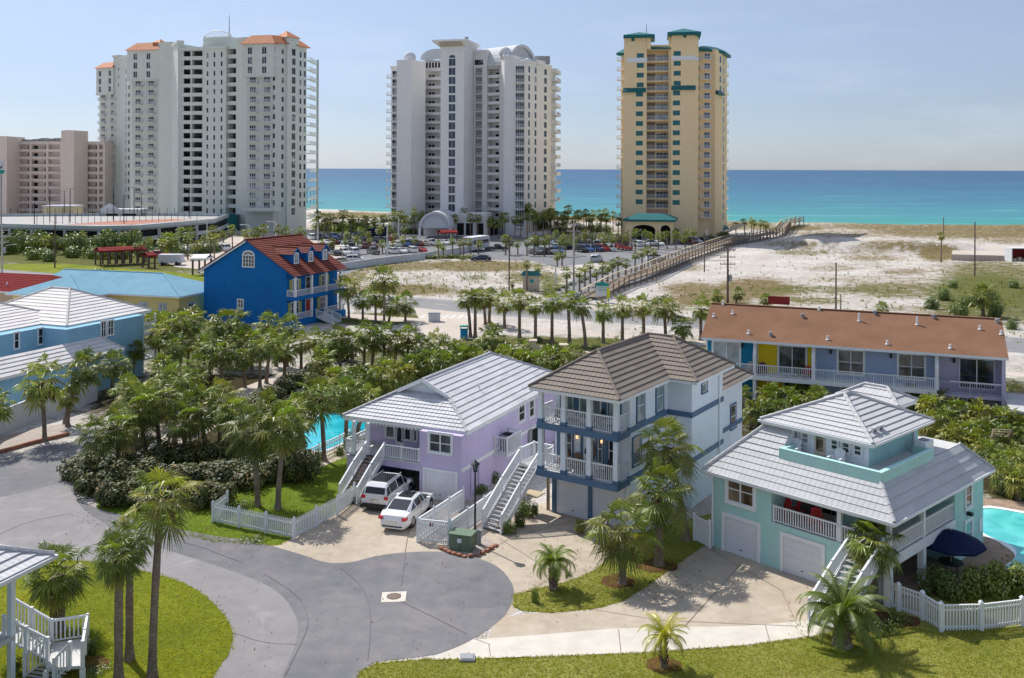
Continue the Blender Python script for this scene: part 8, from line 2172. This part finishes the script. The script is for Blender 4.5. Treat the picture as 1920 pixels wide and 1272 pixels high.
# ---------------------------------------------------------------- the two cars on the lilac driveway
NS=car_meshes('sedan',1); NV=car_meshes('suv',1)
def near_car(rear_px,front_px,mats,kind,label,scale,extras):
    a,b_=P(*rear_px),P(*front_px); d=b_-a; rz=atan2(d.y,d.x); c=a+d.normalized()*2.3*scale[0]
    t,b=car(c.x,c.y,.035,rz,kind,'white',label,full=True,mats=mats); t.scale=scale
    b.data=b.data.copy(); 
    m=b.modifiers.new('round','BEVEL'); m.width=.045; m.segments=3; m.limit_method='ANGLE'; m.angle_limit=radians(12); m.harden_normals=False
    b.data.polygons.foreach_set('use_smooth',[True]*len(b.data.polygons))
    extras(t); return t
def sedan_x(t):
    b=MB(); b.box(-.55,.35,-.42,.42,1.425,1.445); b.build('sunroof',M['carglass'],t)
    b=MB(); b.box(-2.36,-2.34,-.26,.26,.50,.62); b.build('number_plate',M['chrome'],t)
    b=MB(); b.box(-2.36,-2.2,-.62,.62,.28,.36); b.build('bumper_trim',M['black'],t)
    for sy in (-1,1): b=MB(); b.box(.62,.82,sy*.90,sy*1.08,.95,1.08); b.build('wing_mirror',M['whitetrim'],t)
    for sy in (-1,1):
        b=MB(); b.box(-1.2,1.0,sy*.895,sy*.91,.935,.955); b.build('window_trim',M['chrome'],t)
        for x in (-.15,): b=MB(); b.box(x-.01,x+.01,sy*.899,sy*.906,.35,.92); b.build('door_seam',M['black'],t)
        for x in (-.5,.45): b=MB(); b.box(x,x+.18,sy*.90,sy*.925,.80,.83); b.build('door_handle',M['chrome'],t)
def suv_x(t):
    b=MB(); b.box(-1.5,.1,-.56,.56,1.715,1.735); b.build('sunroof',M['carglass'],t)
    b=MB(); b.box(-2.27,-2.19,-.24,.24,.62,.76); b.build('number_plate',M['chrome'],t)
    b=MB(); b.box(-2.26,2.15,-.945,.945,.20,.42); b.build('lower_cladding',M['black'],t)
    b=MB(); b.box(-2.29,-2.1,-.80,.80,.30,.50); b.build('bumper_trim',M['black'],t)
    for sy in (-1,1):
        b=MB(); b.box(-1.7,.5,sy*.64,sy*.60,1.70,1.76); b.build('roof_rail',M['ac'],t)
        b=MB(); b.box(.72,.92,sy*.93,sy*1.12,1.02,1.18); b.build('wing_mirror',M['whitetrim'],t)
        for x in (-.75,.35): b=MB(); b.box(x-.01,x+.01,sy*.929,sy*.936,.45,1.0); b.build('door_seam',M['black'],t)
        for x in (-1.1,-.05): b=MB(); b.box(x,x+.18,sy*.93,sy*.955,.90,.93); b.build('door_handle',M['chrome'],t)
near_car((740,1000),(812,932),NS,'sedan','white saloon car with dark sunroof parked nearest the white driveway fence',(1.06,1.0,1.0),sedan_x)
near_car((705,963),(762,917),NV,'suv','white compact hatchback with black roof glass beside the lilac house stairs',(.96,1.0,.96),suv_x)
# ================================================================ fences
def fence(pts_px,h,label,name='picket_fence',gap=.14,pw=.08,post=.13,mat='white',pointed=True,span=2.2,cat='fence',group=None,pts=None,nr=2,balus=False):
    q=[P(*p) for p in pts_px] if pts is None else pts
    base=Vector((q[0].x,q[0].y,0)); t=empty(name,base,0,label,cat,group); q=[Vector((a.x-base.x,a.y-base.y,0)) for a in q]
    posts=[]
    for a,c in zip(q,q[1:]):
        L=(c-a).length; n=max(1,round(L/span)); d=(c-a)/n; u=d.normalized(); s_=Vector((-u.y,u.x,0))
        for i in range(n):
            p0=a+d*i; p1=a+d*(i+1); posts.append(p0); b=MB(); m=max(1,int(d.length/gap))
            for k in range(1,m):
                c_=p0+d*(k/m); o=c_-u*pw/2-s_*.012+Vector((0,0,.07)); b.obox(o,u*pw,s_*.024,Vector((0,0,h-.14)))
                if pointed: z=Vector((0,0,h-.14)); b.face([o+z,o+u*pw+z,o+u*pw/2+z+Vector((0,0,.09))]); b.face([o+s_*.024+z,o+s_*.024+u*pw+z,o+s_*.024+u*pw/2+z+Vector((0,0,.09))])
            for z in ((.2,h-.28) if nr==2 else (.14,h*.5,h-.07)): b.beam(p0+s_*.03+Vector((0,0,z)),p1+s_*.03+Vector((0,0,z)),.035,.085)
            if not pointed: b.beam(p0+Vector((0,0,h-.05)),p1+Vector((0,0,h-.05)),.08,.06)
            b.build('picket_panel' if pointed else 'baluster_panel',M[mat],t)
    posts.append(q[-1])
    for p in posts:
        b=MB(); b.box(p.x-post/2,p.x+post/2,p.y-post/2,p.y+post/2,0,h+.06); w=post*.62
        b.face([(p.x-w,p.y-w,h+.06),(p.x+w,p.y-w,h+.06),(p.x,p.y,h+.18)]); b.face([(p.x+w,p.y-w,h+.06),(p.x+w,p.y+w,h+.06),(p.x,p.y,h+.18)]); b.face([(p.x+w,p.y+w,h+.06),(p.x-w,p.y+w,h+.06),(p.x,p.y,h+.18)]); b.face([(p.x-w,p.y+w,h+.06),(p.x-w,p.y-w,h+.06),(p.x,p.y,h+.18)])
        b.build('post',M[mat],t)
    return t
fence([(430,962),(403,983),(555,1014),(637,969),(668,944)],1.15,'white picket fence running round the lawn corner beside the lilac house driveway')
fence([(873,958),(787,1018),(845,1024)],1.35,'white driveway fence with a closed gate panel, beside the white saloon car',pointed=False,post=.11)
fence([(848,1023),(912,975),(960,932)],1.35,'white fence along the gravel walk between lamp post and lilac house',pointed=False,post=.11)
fence([(1655,1125),(1690,1142),(1735,1158),(1770,1180),(1845,1178),(1922,1168),(2010,1158)],1.25,'white railing fence around the pool garden of the mint house',pointed=False,post=.17,span=2.3)
fence([(1306,1012),(1335,1026)],1.45,'short white solid gate beside the mint house corner',pointed=False,post=.14,gap=.085)
fence([(480,905),(560,882),(640,845),(660,832)],1.05,'thin white fence around the shared pool terrace',mat='white',pointed=False,post=.07,gap=.2,pw=.025)
fence([(410,905),(480,880),(500,868)],1.0,'thin white fence behind the pair of tall palms',mat='white',pointed=False,post=.07,gap=.2,pw=.025)
b=MB(); s_=P(815,1019); b.box(-.14,.14,-.02,.02,0,.2); o=b.build('gate_sign',M['maroonpaint'] if 'maroonpaint' in M else M['redroof']); o.location=(s_.x,s_.y-.12,.95); tag(o,'small dark plaque hanging on the white driveway gate','sign')
# low stone wall by the highway lawn, white garden wall of the beach lot
def wall(pts_px,h,th,mat,label,pier=None,name='garden_wall',z=0):
    q=[P(*p) for p in pts_px]; base=Vector((q[0].x,q[0].y,0)); t=empty(name,base,0,label,'wall'); q=[a-base for a in q]
    for a,c in zip(q,q[1:]): b=MB(); b.beam(a+Vector((0,0,h/2)),c+Vector((0,0,h/2)),th,h); b.beam(a+Vector((0,0,h+.03)),c+Vector((0,0,h+.03)),th+.12,.06); b.build('wall_panel',M[mat],t)
    if pier:
        for i in pier: p=q[i]; b=MB(); b.box(p.x-.45,p.x+.45,p.y-.45,p.y+.45,0,h+.5); b.box(p.x-.55,p.x+.55,p.y-.55,p.y+.55,h+.5,h+.65); b.build('pier',M[mat],t)
wall([(925,662),(1000,661),(1060,669),(1120,676)],.8,.3,'cstone','low pale stone wall with a pier beside the highway lawn',(1,2),)
wall([(620,513),(700,500),(800,487),(890,472)],1.5,.25,'whitewall','white wall between the beach parking lot and the sandy lot')
wall([(980,446),(1045,436),(1110,431)],1.2,.25,'whitewall','pale curved wall rising between the two right towers')
# ================================================================ lamp post, cabinets, signs, poles
def lamp():
    g=P(895,1020); t=empty('street_lamp',(g.x,g.y,.02),0,'black lantern lamp post standing in the gravel bed by the driveway','street lamp')
    b=MB(); b.tube([(0,0,0),(0,0,.12),(0,0,.5),(0,0,.55),(0,0,4.05)],[.15,.13,.085,.06,.045],10); b.build('pole',M['black'],t)
    b=MB(); 
    for a in range(4):
        c0,s0=cos(a*pi/2+.78),sin(a*pi/2+.78); b.beam((c0*.10,s0*.10,4.05),(c0*.19,s0*.19,4.42),.025,.025)
    b.tube([(0,0,4.02),(0,0,4.07)],[.13,.15],8); b.tube([(0,0,4.42),(0,0,4.46),(0,0,4.60),(0,0,4.68)],[.27,.26,.07,.02],8); b.build('lantern_frame',M['black'],t)
    b=MB(); b.tube([(0,0,4.07),(0,0,4.42)],[.10,.19],4); b.build('lantern_glass',M['glasspale'],t)
lamp()
g=P(872,1030); t=empty('transformer_cabinet',(g.x,g.y,.03),radians(-18),'green electrical transformer cabinet in the gravel bed by the lamp post','utility cabinet')
b=MB(); b.box(-.62,.62,-.42,.42,0,.85); b.build('case',M['green_box'],t); b=MB(); b.box(-.68,.68,-.48,.48,.85,.92); b.build('lid',M['green_box'],t); b=MB(); b.box(-.16,.08,-.44,-.42,.45,.68); b.build('notice',M['whitetrim'],t); b=MB(); b.box(.0,.015,-.435,-.42,.05,.8); b.build('door_seam',M['black'],t)
g=P(848,1018); b=MB(); b.box(-.14,.14,-.12,.12,0,.8); b.box(-.16,.16,-.14,.14,.8,.85); o=b.build('pedestal_box',M['green_box']); o.location=(g.x,g.y,.03); tag(o,'narrow green pedestal box left of the transformer cabinet','utility box')
g=P(902,1022); b=MB(); b.box(-.13,.13,-.1,.1,0,.75); b.box(-.15,.15,-.12,.12,.75,.8); o=b.build('pedestal_box',M['ac']); o.location=(g.x,g.y,.03); tag(o,'narrow grey pedestal box right of the lamp post','utility box')
# stone edging of the gravel bed: each stone a part
q=[(829,1030),(850,1040),(880,1047),(905,1042),(922,1033),(937,1023)]; base=P(*q[0]); t=empty('stone_edging',base,0,'row of reddish stones edging the gravel bed of the cabinet','stone edging'); re_=random.Random(2)
for a,c in zip(q,q[1:]):
    A,C_=P(*a)-base,P(*c)-base; L=(C_-A).length; n=max(1,int(L/.32))
    for i in range(n):
        p=A+(C_-A)*(i+.5)/n; d=(C_-A).normalized(); s_=Vector((-d.y,d.x,0)); w=.28*re_.uniform(.8,1.1); b=MB(); h=re_.uniform(.11,.18)
        o0=p-d*w/2-s_*.11; b.obox(o0,d*w,s_*.22,Vector((re_.uniform(-.02,.02),re_.uniform(-.02,.02),h))); o=b.build('edging_stone',M['stone'],t); m=o.modifiers.new('round','BEVEL'); m.width=.03; m.segments=2
def pole(px,py,ptop,label,r=.14,mat='pole',arms=0,trafo=0,light=0,z0=None,name='utility_pole'):
    g=P(px,py); z=hgt(g.x,g.y); H=CH-(ptop-PY0)/F*g.y-z; t=empty(name,(g.x,g.y,z-.05),0,label,'utility pole')
    b=MB(); b.tube([(0,0,0),(0,0,H)],[r,r*.7],8); b.build('shaft',M[mat],t)
    for i in range(arms):
        zz=H-.5-1.1*i; b=MB(); b.box(-1.2,1.2,-.06,.06,zz,zz+.12); a=b.build('crossarm',M[mat],t)
        for x in (-1.1,-.5,.5,1.1): b=MB(); b.tube([(x,0,zz+.12),(x,0,zz+.35)],[.05,.04],6); b.build('insulator',M['ac'],a)
    if trafo: 
        b=MB(); b.tube([(.42,0,trafo),(.42,0,trafo+1.0)],.27,10); b.build('transformer',M['ac'],t)
    if light: 
        b=MB(); b.tube([(0,0,H*light),(.8,0,H*light+.5),(2.3,-.2,H*light+.7)],[.05,.04,.04],6); b.box(2.1,2.8,-.35,-.05,H*light+.62,H*light+.76); b.build('lamp_arm',M['ac'],t)
    return Vector((g.x,g.y,z+H))
tops=[]
tops.append(pole(5,533,430,'grey concrete pole with crossarms and a lamp arm near the left edge',.22,'cpole',3,5.2,.62))
tops.append(pole(104,508,404,'dark wooden pole on the hotel verge lawn left of the garage',.16))
tops.append(pole(396,507,452,'wooden pole at the red tiled eave of the blue house',.16,arms=1))
tops.append(pole(956,544,442,'slim wooden pole in the sandy lot near the single small palm',.14))
tops.append(pole(1077,548,416,'tall pole with crossarms between the driveway palms',.2,'cpole',2))
tops.append(pole(1366,568,462,'utility pole with a grey transformer behind the terracotta ridge',.2,'pole',3,3.6))
pole(1322,510,435,'slender pole with a white box standing in the white sand by the boardwalk',.13,'pole',0,7.5)
pole(1569,578,490,'bare wooden pole behind the middle of the terracotta roof',.15); pole(1578,578,549,'short stub post beside the bare wooden pole',.10)
pole(1829,517,413,'tall bare pole right of the lone dune palm',.15); pole(1770,460,405,'bare pole directly behind the lone dune palm',.14)
pole(1501,424,402,'thin post at the seaward end of the boardwalk',.10)
def wire(a,c,sag,label):
    pts=[a.lerp(c,i/16)-Vector((0,0,4*sag*(i/16)*(1-i/16))) for i in range(17)]; b=MB(); b.tube(pts,.03,4); o=b.build('power_line',M['pole']); tag(o,label,'power line')
for k,(dz) in enumerate((-.4,-1.5,-2.6)):
    wire(tops[0]+Vector((0,0,dz)),tops[2]+Vector((0,0,-.3-.7*k)),1.6,'%s overhead wire from the top between the concrete pole and the blue house pole'%ORD[k])
    wire(tops[2]+Vector((0,0,-.3-.7*k)),tops[4]+Vector((0,0,-.5-.9*k)),2.2,'%s overhead wire from the top between the blue house pole and the driveway pole'%ORD[k])
    wire(tops[4]+Vector((0,0,-.5-.9*k)),tops[5]+Vector((0,0,-.5-.8*k)),1.4,'%s overhead wire from the top between the driveway and transformer poles'%ORD[k])
for i,(px,py,pt_,la) in enumerate(((597,458,419,'left of the beach lot'),(727,492,422,'beside the white wall of the beach lot'),(866,440,409,'at the vaulted entrance'),(748,452,408,'before the left pier of the vaulted tower'),(1043,532,498,'at the driveway shrubs'),(1020,462,448,'in the middle lot'),(1145,464,447,'in front of the canopy'),(1205,456,440,'beside the canopy arch'),(518,452,418,'before the resort tower'),(468,458,424,'above the blue house roof'),(389,462,418,'at the garage corner'))):
    g=P(px,py); H=CH-(pt_-PY0)/F*g.y; t=empty('street_lamp',(g.x,g.y,0),0,'white parking lot lamp '+la,'street lamp','white lamps of the parking lots')
    b=MB(); b.tube([(0,0,0),(0,0,H)],[.16,.11],6); b.build('pole',M['whitewall'],t); b=MB(); b.tube([(0,0,H-.1),(-.9,0,H+.2),(-2.0,0,H+.1)],[.1,.09,.09],5); b.box(-2.6,-1.7,-.25,.25,H,H+.18); b.build('lamp_head',M['whitewall'],t)
# signs
def lot_sign():
    g=P(1131,566); t=empty('access_sign',(g.x,g.y,0),-.15,'white beach access sign board with green cap at the foot of the boardwalk','sign')
    for x in (-.95,.95): b=MB(); b.box(x-.07,x+.07,-.06,.06,0,2.9); b.build('post',M['greenpaint'],t)
    b=MB(); b.box(-1.0,1.0,-.09,.0,.95,2.55); b.build('board',M['whitewall'],t); b=MB(); b.box(-1.05,1.05,-.12,.05,2.55,2.95); b.face([(-1.05,-.12,2.95),(1.05,-.12,2.95),(0,-.12,3.3)]); b.build('cap',M['greenpaint'],t)
    b=MB()
    for z,w in ((2.3,.7),(2.05,.8),(1.85,.6)): b.box(-w,w,-.1,-.092,z,z+.07)
    b.build('lettering_line',M['greenpaint'],t)
    g=P(1139,568); t=empty('feather_flag',(g.x,g.y,0),0,'yellow feather flag beside the beach access sign','flag')
    b=MB(); b.tube([(0,0,0),(0,0,2.6)],.03,6); b.build('pole',M['ac'],t); b=MB(); b.face([(.03,-.02,.6),(.45,-.05,.9),(.55,0,1.7),(.3,.03,2.4),(.03,0,2.6)]); b.build('banner',M['yellow_flag'],t)
    g=P(706,607); t=empty('street_sign',(g.x,g.y,0),0,'green street name sign on a post at the side road corner','sign')
    b=MB(); b.tube([(0,0,0),(0,0,2.9)],.04,6); b.build('post',M['ac'],t); b=MB(); b.box(-.75,.75,-.02,.02,2.6,2.95); b.build('name_plate',M['greenpaint'],t); b=MB(); b.box(-.02,.02,-.6,.6,2.96,3.28); b.build('name_plate',M['greenpaint'],t)
    g=P(816,604); t=empty('roadside_cabinet',(g.x,g.y,0),.1,'white roadside utility cabinet by the street name sign','utility cabinet')
    b=MB(); b.box(-.8,.8,-.5,.5,0,1.15); b.build('case',M['whitewall'],t); b=MB(); b.box(-.85,.85,-.55,.55,1.15,1.25); b.build('lid',M['ac'],t)
    g=P(872,636); t=empty('rubbish_bin',(g.x,g.y,0),.1,'blue rubbish bin with a hood at the highway verge','bin')
    b=MB(); b.box(-.45,.45,-.4,.4,0,1.2); b.build('body',M['teal'],t); b=MB(); b.box(-.5,.5,-.45,.45,1.5,1.62); b.box(-.5,-.44,-.45,.45,1.2,1.5); b.box(.44,.5,-.45,.45,1.2,1.5); b.build('hood',M['greenpaint'],t)
    g=P(997,545); t=empty('info_kiosk',(g.x,g.y,0),-.2,'cream entrance board with a small teal gable roof between two palms','sign')
    b=MB(); b.box(-1.4,1.4,-.3,.3,0,2.6); b.build('board',M['cstone'],t); b=MB(); b.face([(-1.8,-.5,2.6),(1.8,-.5,2.6),(1.3,0,3.4),(-1.3,0,3.4)]); b.face([(1.8,.5,2.6),(-1.8,.5,2.6),(-1.3,0,3.4),(1.3,0,3.4)]); b.face([(1.8,-.5,2.6),(1.8,.5,2.6),(1.3,0,3.4)]); b.face([(-1.8,.5,2.6),(-1.8,-.5,2.6),(-1.3,0,3.4)]); b.build('cap',M['tealroof'],t)
    b=MB(); b.tube([(.2,-.31,1.7),(.2,-.33,1.7)],.35,14); b.build('emblem',M['greenpaint'],t)
    g=P(1462,574); t=empty('red_sign',(g.x,g.y,0),-.3,'low dark red sign board behind the terracotta ridge','sign')
    b=MB(); b.box(-1.6,1.6,-.08,.08,.5,1.7); b.build('board',M['redroof'],t)
    for x in (-1.3,1.3): b=MB(); b.box(x-.06,x+.06,-.05,.05,0,.5); b.build('post',M['pole'],t)
    g=P(1925,492); zz=hgt(g.x,g.y); t=empty('container_shed',(g.x,g.y,zz),0,'dark open container shed with debris at the right frame edge','shed')
    b=MB(); b.box(-3.2,2,0,3,0,.1); b.box(-3.2,2,0,3,2.9,3.05); b.box(-3.2,-3.0,0,3,.1,2.9); b.box(1.8,2,0,3,.1,2.9); b.build('shell',M['whitewall'],t); b=MB(); b.box(-3.0,1.8,2.8,2.95,.1,2.9); b.build('back_wall',M['redroof'],t); 
    for i in range(4): b=MB(); b.box(-2.6+i*1.1,-1.9+i*1.1,.3,1.1,.1,.7+.3*(i%2)); b.build('crate',M['woodtop'],t)
lot_sign()
# ================================================================ boardwalk to the beach
def boardwalk():
    px=[(1108,556,.5),(1135,541,1.0),(1165,524,1.3),(1210,509,1.5),(1267,484,1.5),(1310,468,1.5),(1370,447,1.6),(1430,437,1.6),(1464,429,1.8),(1474,415,2.7),(1500,408,3.6)]
    q=[P(a,b_,z) for a,b_,z in px]; base=Vector((q[0].x,q[0].y,0)); t=empty('boardwalk',base,0,'long weathered wooden boardwalk climbing over the dune to the beach','boardwalk')
    q=[a-base for a in q]; W_=1.5
    pp=[]
    for a,c in zip(q,q[1:]):
        n=max(1,int((c-a).length/3)); pp+= [a.lerp(c,i/n) for i in range(n)]
    pp.append(q[-1]); N=len(pp); S=[]
    for i in range(N): d=(pp[min(i+1,N-1)]-pp[max(i-1,0)]); d.z=0; d.normalize(); S.append(Vector((-d.y,d.x,0)))
    b=MB(); 
    for i in range(N-1):
        a0,a1=pp[i],pp[i+1]; 
        for k in range(8):
            u0,u1=(k+.06)/8,(k+.94)/8; p0,p1=a0.lerp(a1,u0),a0.lerp(a1,u1); s0=S[i].lerp(S[i+1],u0)*W_
            for m_,zz in ((0,0),): b.face([p0-s0,p1-s0,p1+s0,p0+s0])
            b.face([p0-s0,p0+s0,p0+s0-Vector((0,0,.06)),p0-s0-Vector((0,0,.06))])
    b.build('deck',M['wood'],t)
    for sg in (-1,1):
        b=MB()
        for i in range(N-1):
            a0,a1=pp[i]+S[i]*W_*sg,pp[i+1]+S[i+1]*W_*sg
            b.beam(a0+Vector((0,0,1.05)),a1+Vector((0,0,1.05)),.30,.07); b.beam(a0+Vector((0,0,.55)),a1+Vector((0,0,.55)),.05,.14); b.beam(a0-Vector((0,0,.12)),a1-Vector((0,0,.12)),.08,.26)
        b.build('handrail',M['woodtop'] if sg>0 else M['wood'],t)
    n=0
    for i in range(N):
        for sg in (-1,1):
            p=pp[i]+S[i]*W_*sg*1.03; g=hgt(p.x+base.x,p.y+base.y)-.1
            b=MB(); b.box(p.x-.11,p.x+.11,p.y-.11,p.y+.11,min(g,p.z-.3),p.z+1.08); b.build('post',M['wood'],t)
    return t
boardwalk()
# second walkover beyond the ochre tower, pier in the sea
q=[P(1362,432,3.0),P(1392,418,4.5)]; t=empty('walkover_ramp',(q[0].x,q[0].y,0),0,'short pale walkover ramp rising behind the ochre tower','boardwalk'); b=MB(); b.beam(Vector((0,0,3)),q[1]-Vector((q[0].x,q[0].y,0)),2.2,.2); b.build('deck',M['woodtop'],t)
for sg in (-1,1): b=MB(); b.beam(Vector((sg*1.1,0,4)),q[1]-Vector((q[0].x-sg*1.1,q[0].y,-1)),.08,.12); b.build('handrail',M['woodtop'],t)
Y=620; X=(592-PX0)/F*Y; t=empty('fishing_pier',(X,Y,-1.35),0,'end of a long fishing pier showing past the resort tower','pier')
b=MB(); b.box(-30,2.2,-4,4,8.6,9.3); b.build('deck',M['concrete_wall'],t)
for i in range(6): b=MB(); b.box(-1.6-2.2*i+3,-1.2-2.2*i+3,-3,-2.5,0,8.6); b.build('pile',M['concrete_wall'],t)
b=MB(); b.box(-30,2.2,-4,-3.9,9.9,10.1); 
for i in range(9): b.box(2-i*2,2.1-i*2,-4,-3.9,9.3,9.9)
b.build('railing',M['pole'],t)
# potted palm and hose beside the doors, stair seen between the houses
def back_stair(px0,py0,px1,py1,z1,label):
    a=P(px0,py0); r=empty('garden_stair',(a.x,a.y,0),0,label,'staircase'); c=P(px1,py1,z1)-a
    stairs(r,(0,0,0),tuple(c),1.1,12,'wood','wood',rails=False)
back_stair(1405,795,1402,745,2.2,'pale wooden stair between balcony house and palmettos')
back_stair(1870,852,1882,800,2.4,'pale wooden stair among palmettos behind the mint house')
# ================================================================ grass blades over the near lawns, one mass each
def inpoly(x,y,pl):
    c=False; n=len(pl); j=n-1
    for i in range(n):
        xi,yi=pl[i]; xj,yj=pl[j]
        if ((yi>y)!=(yj>y)) and x<(xj-xi)*(y-yi)/(yj-yi)+xi: c=not c
        j=i
    return c
def grass(name,pl,n,mat,h,edge=1.0,z0=.02,curve=False):
    r=random.Random(len(pl)*7+n); b=MB()
    if curve: pl=[tuple(p) for p in catmull(pl,6)]
    x0=max(-20,min(p[0] for p in pl)); x1=min(1940,max(p[0] for p in pl)); y0=min(p[1] for p in pl); y1=min(1290,max(p[1] for p in pl))
    def tuft(px,py,hh):
        g=P(px,py); 
        for k in range(3):
            a=r.uniform(0,6.28); s_=Vector((cos(a),sin(a),0))*.02; p=g+Vector((r.uniform(-.07,.07),r.uniform(-.07,.07),z0)); v=r.uniform(.55,1.25); w=r.uniform(.9,1.35)
            b.face([p-s_,p+s_,p+Vector((r.uniform(-.05,.05),r.uniform(-.05,.05),hh*r.uniform(.6,1.2)))],0,c=(v*w,v,v*.8))
    k=0
    while k<n:
        x,y=r.uniform(x0,x1),r.uniform(y0,y1)
        if inpoly(x,y,pl): tuft(x,y,h); k+=1
    for a,c in zip(pl,pl[1:]+pl[:1]):
        L=sqrt((a[0]-c[0])**2+(a[1]-c[1])**2)
        for i in range(int(L*.7*edge)):
            t=r.random(); x,y=a[0]+(c[0]-a[0])*t+r.gauss(0,2.0),a[1]+(c[1]-a[1])*t+r.gauss(0,1.0)
            if -10<x<1930 and 600<y<1285: tuft(x,y,h*1.6)
    tag(b.build(name,M[mat]),kind='stuff')
grass('lawn_grass',[(655,1330),(682,1262),(712,1247),(780,1240),(880,1238),(1000,1234),(1200,1225),(1400,1210),(1545,1190),(1600,1165),(1700,1170),(1770,1186),(1990,1170),(2000,1400),(600,1400)],14000,'lawnblade',.045)
grass('lawn_grass',[(-500,1180),(-200,1090),(0,1066),(100,1058),(180,1060),(250,1072),(320,1088),(375,1112),(415,1147),(440,1185),(437,1222),(412,1262),(370,1330),(200,1480),(-600,1480)],11000,'lawnblade',.045,z0=.024,curve=True)
grass('lawn_grass',[(968,1116),(1008,1106),(1072,1090),(1120,1070),(1148,1042),(1190,1010),(1240,985),(1300,990),(1330,1012),(1290,1045),(1215,1100),(1170,1128),(1120,1141),(1040,1149),(985,1146),(968,1138)],4500,'lawnblade',.045)
grass('lawn_grass',[(400,1018),(330,1003),(240,985),(420,900),(560,880),(640,850),(700,870),(660,950),(600,985),(525,1026),(460,1022)],7000,'lawnblade',.05,z0=.008)

def litter():
    r=random.Random(31); b=MB()
    spots=[(r.uniform(150,560),r.gauss(975,28)) for _ in range(700)]+[(r.uniform(980,1330),r.gauss(1085,35)) for _ in range(500)]+[(r.uniform(830,1100),r.gauss(1000,40)) for _ in range(250)]+[(r.uniform(1480,1720),r.gauss(1165,20)) for _ in range(300)]+[(r.uniform(20,900),r.uniform(860,1270)) for _ in range(350)]
    for x,y in spots:
        g=P(x,y); a=r.uniform(0,6.28); l=r.uniform(.02,.075); w=l*r.uniform(.25,.6); d=Vector((cos(a),sin(a),0)); s_=Vector((-d.y,d.x,0)); v=r.uniform(.5,1.6); p0=g+Vector((0,0,.045))
        b.face([p0-d*l,p0+s_*w,p0+d*l+Vector((0,0,.02)),p0-s_*w],0)
    tag(b.build('fallen_leaves',M['dry']),kind='stuff')
litter()
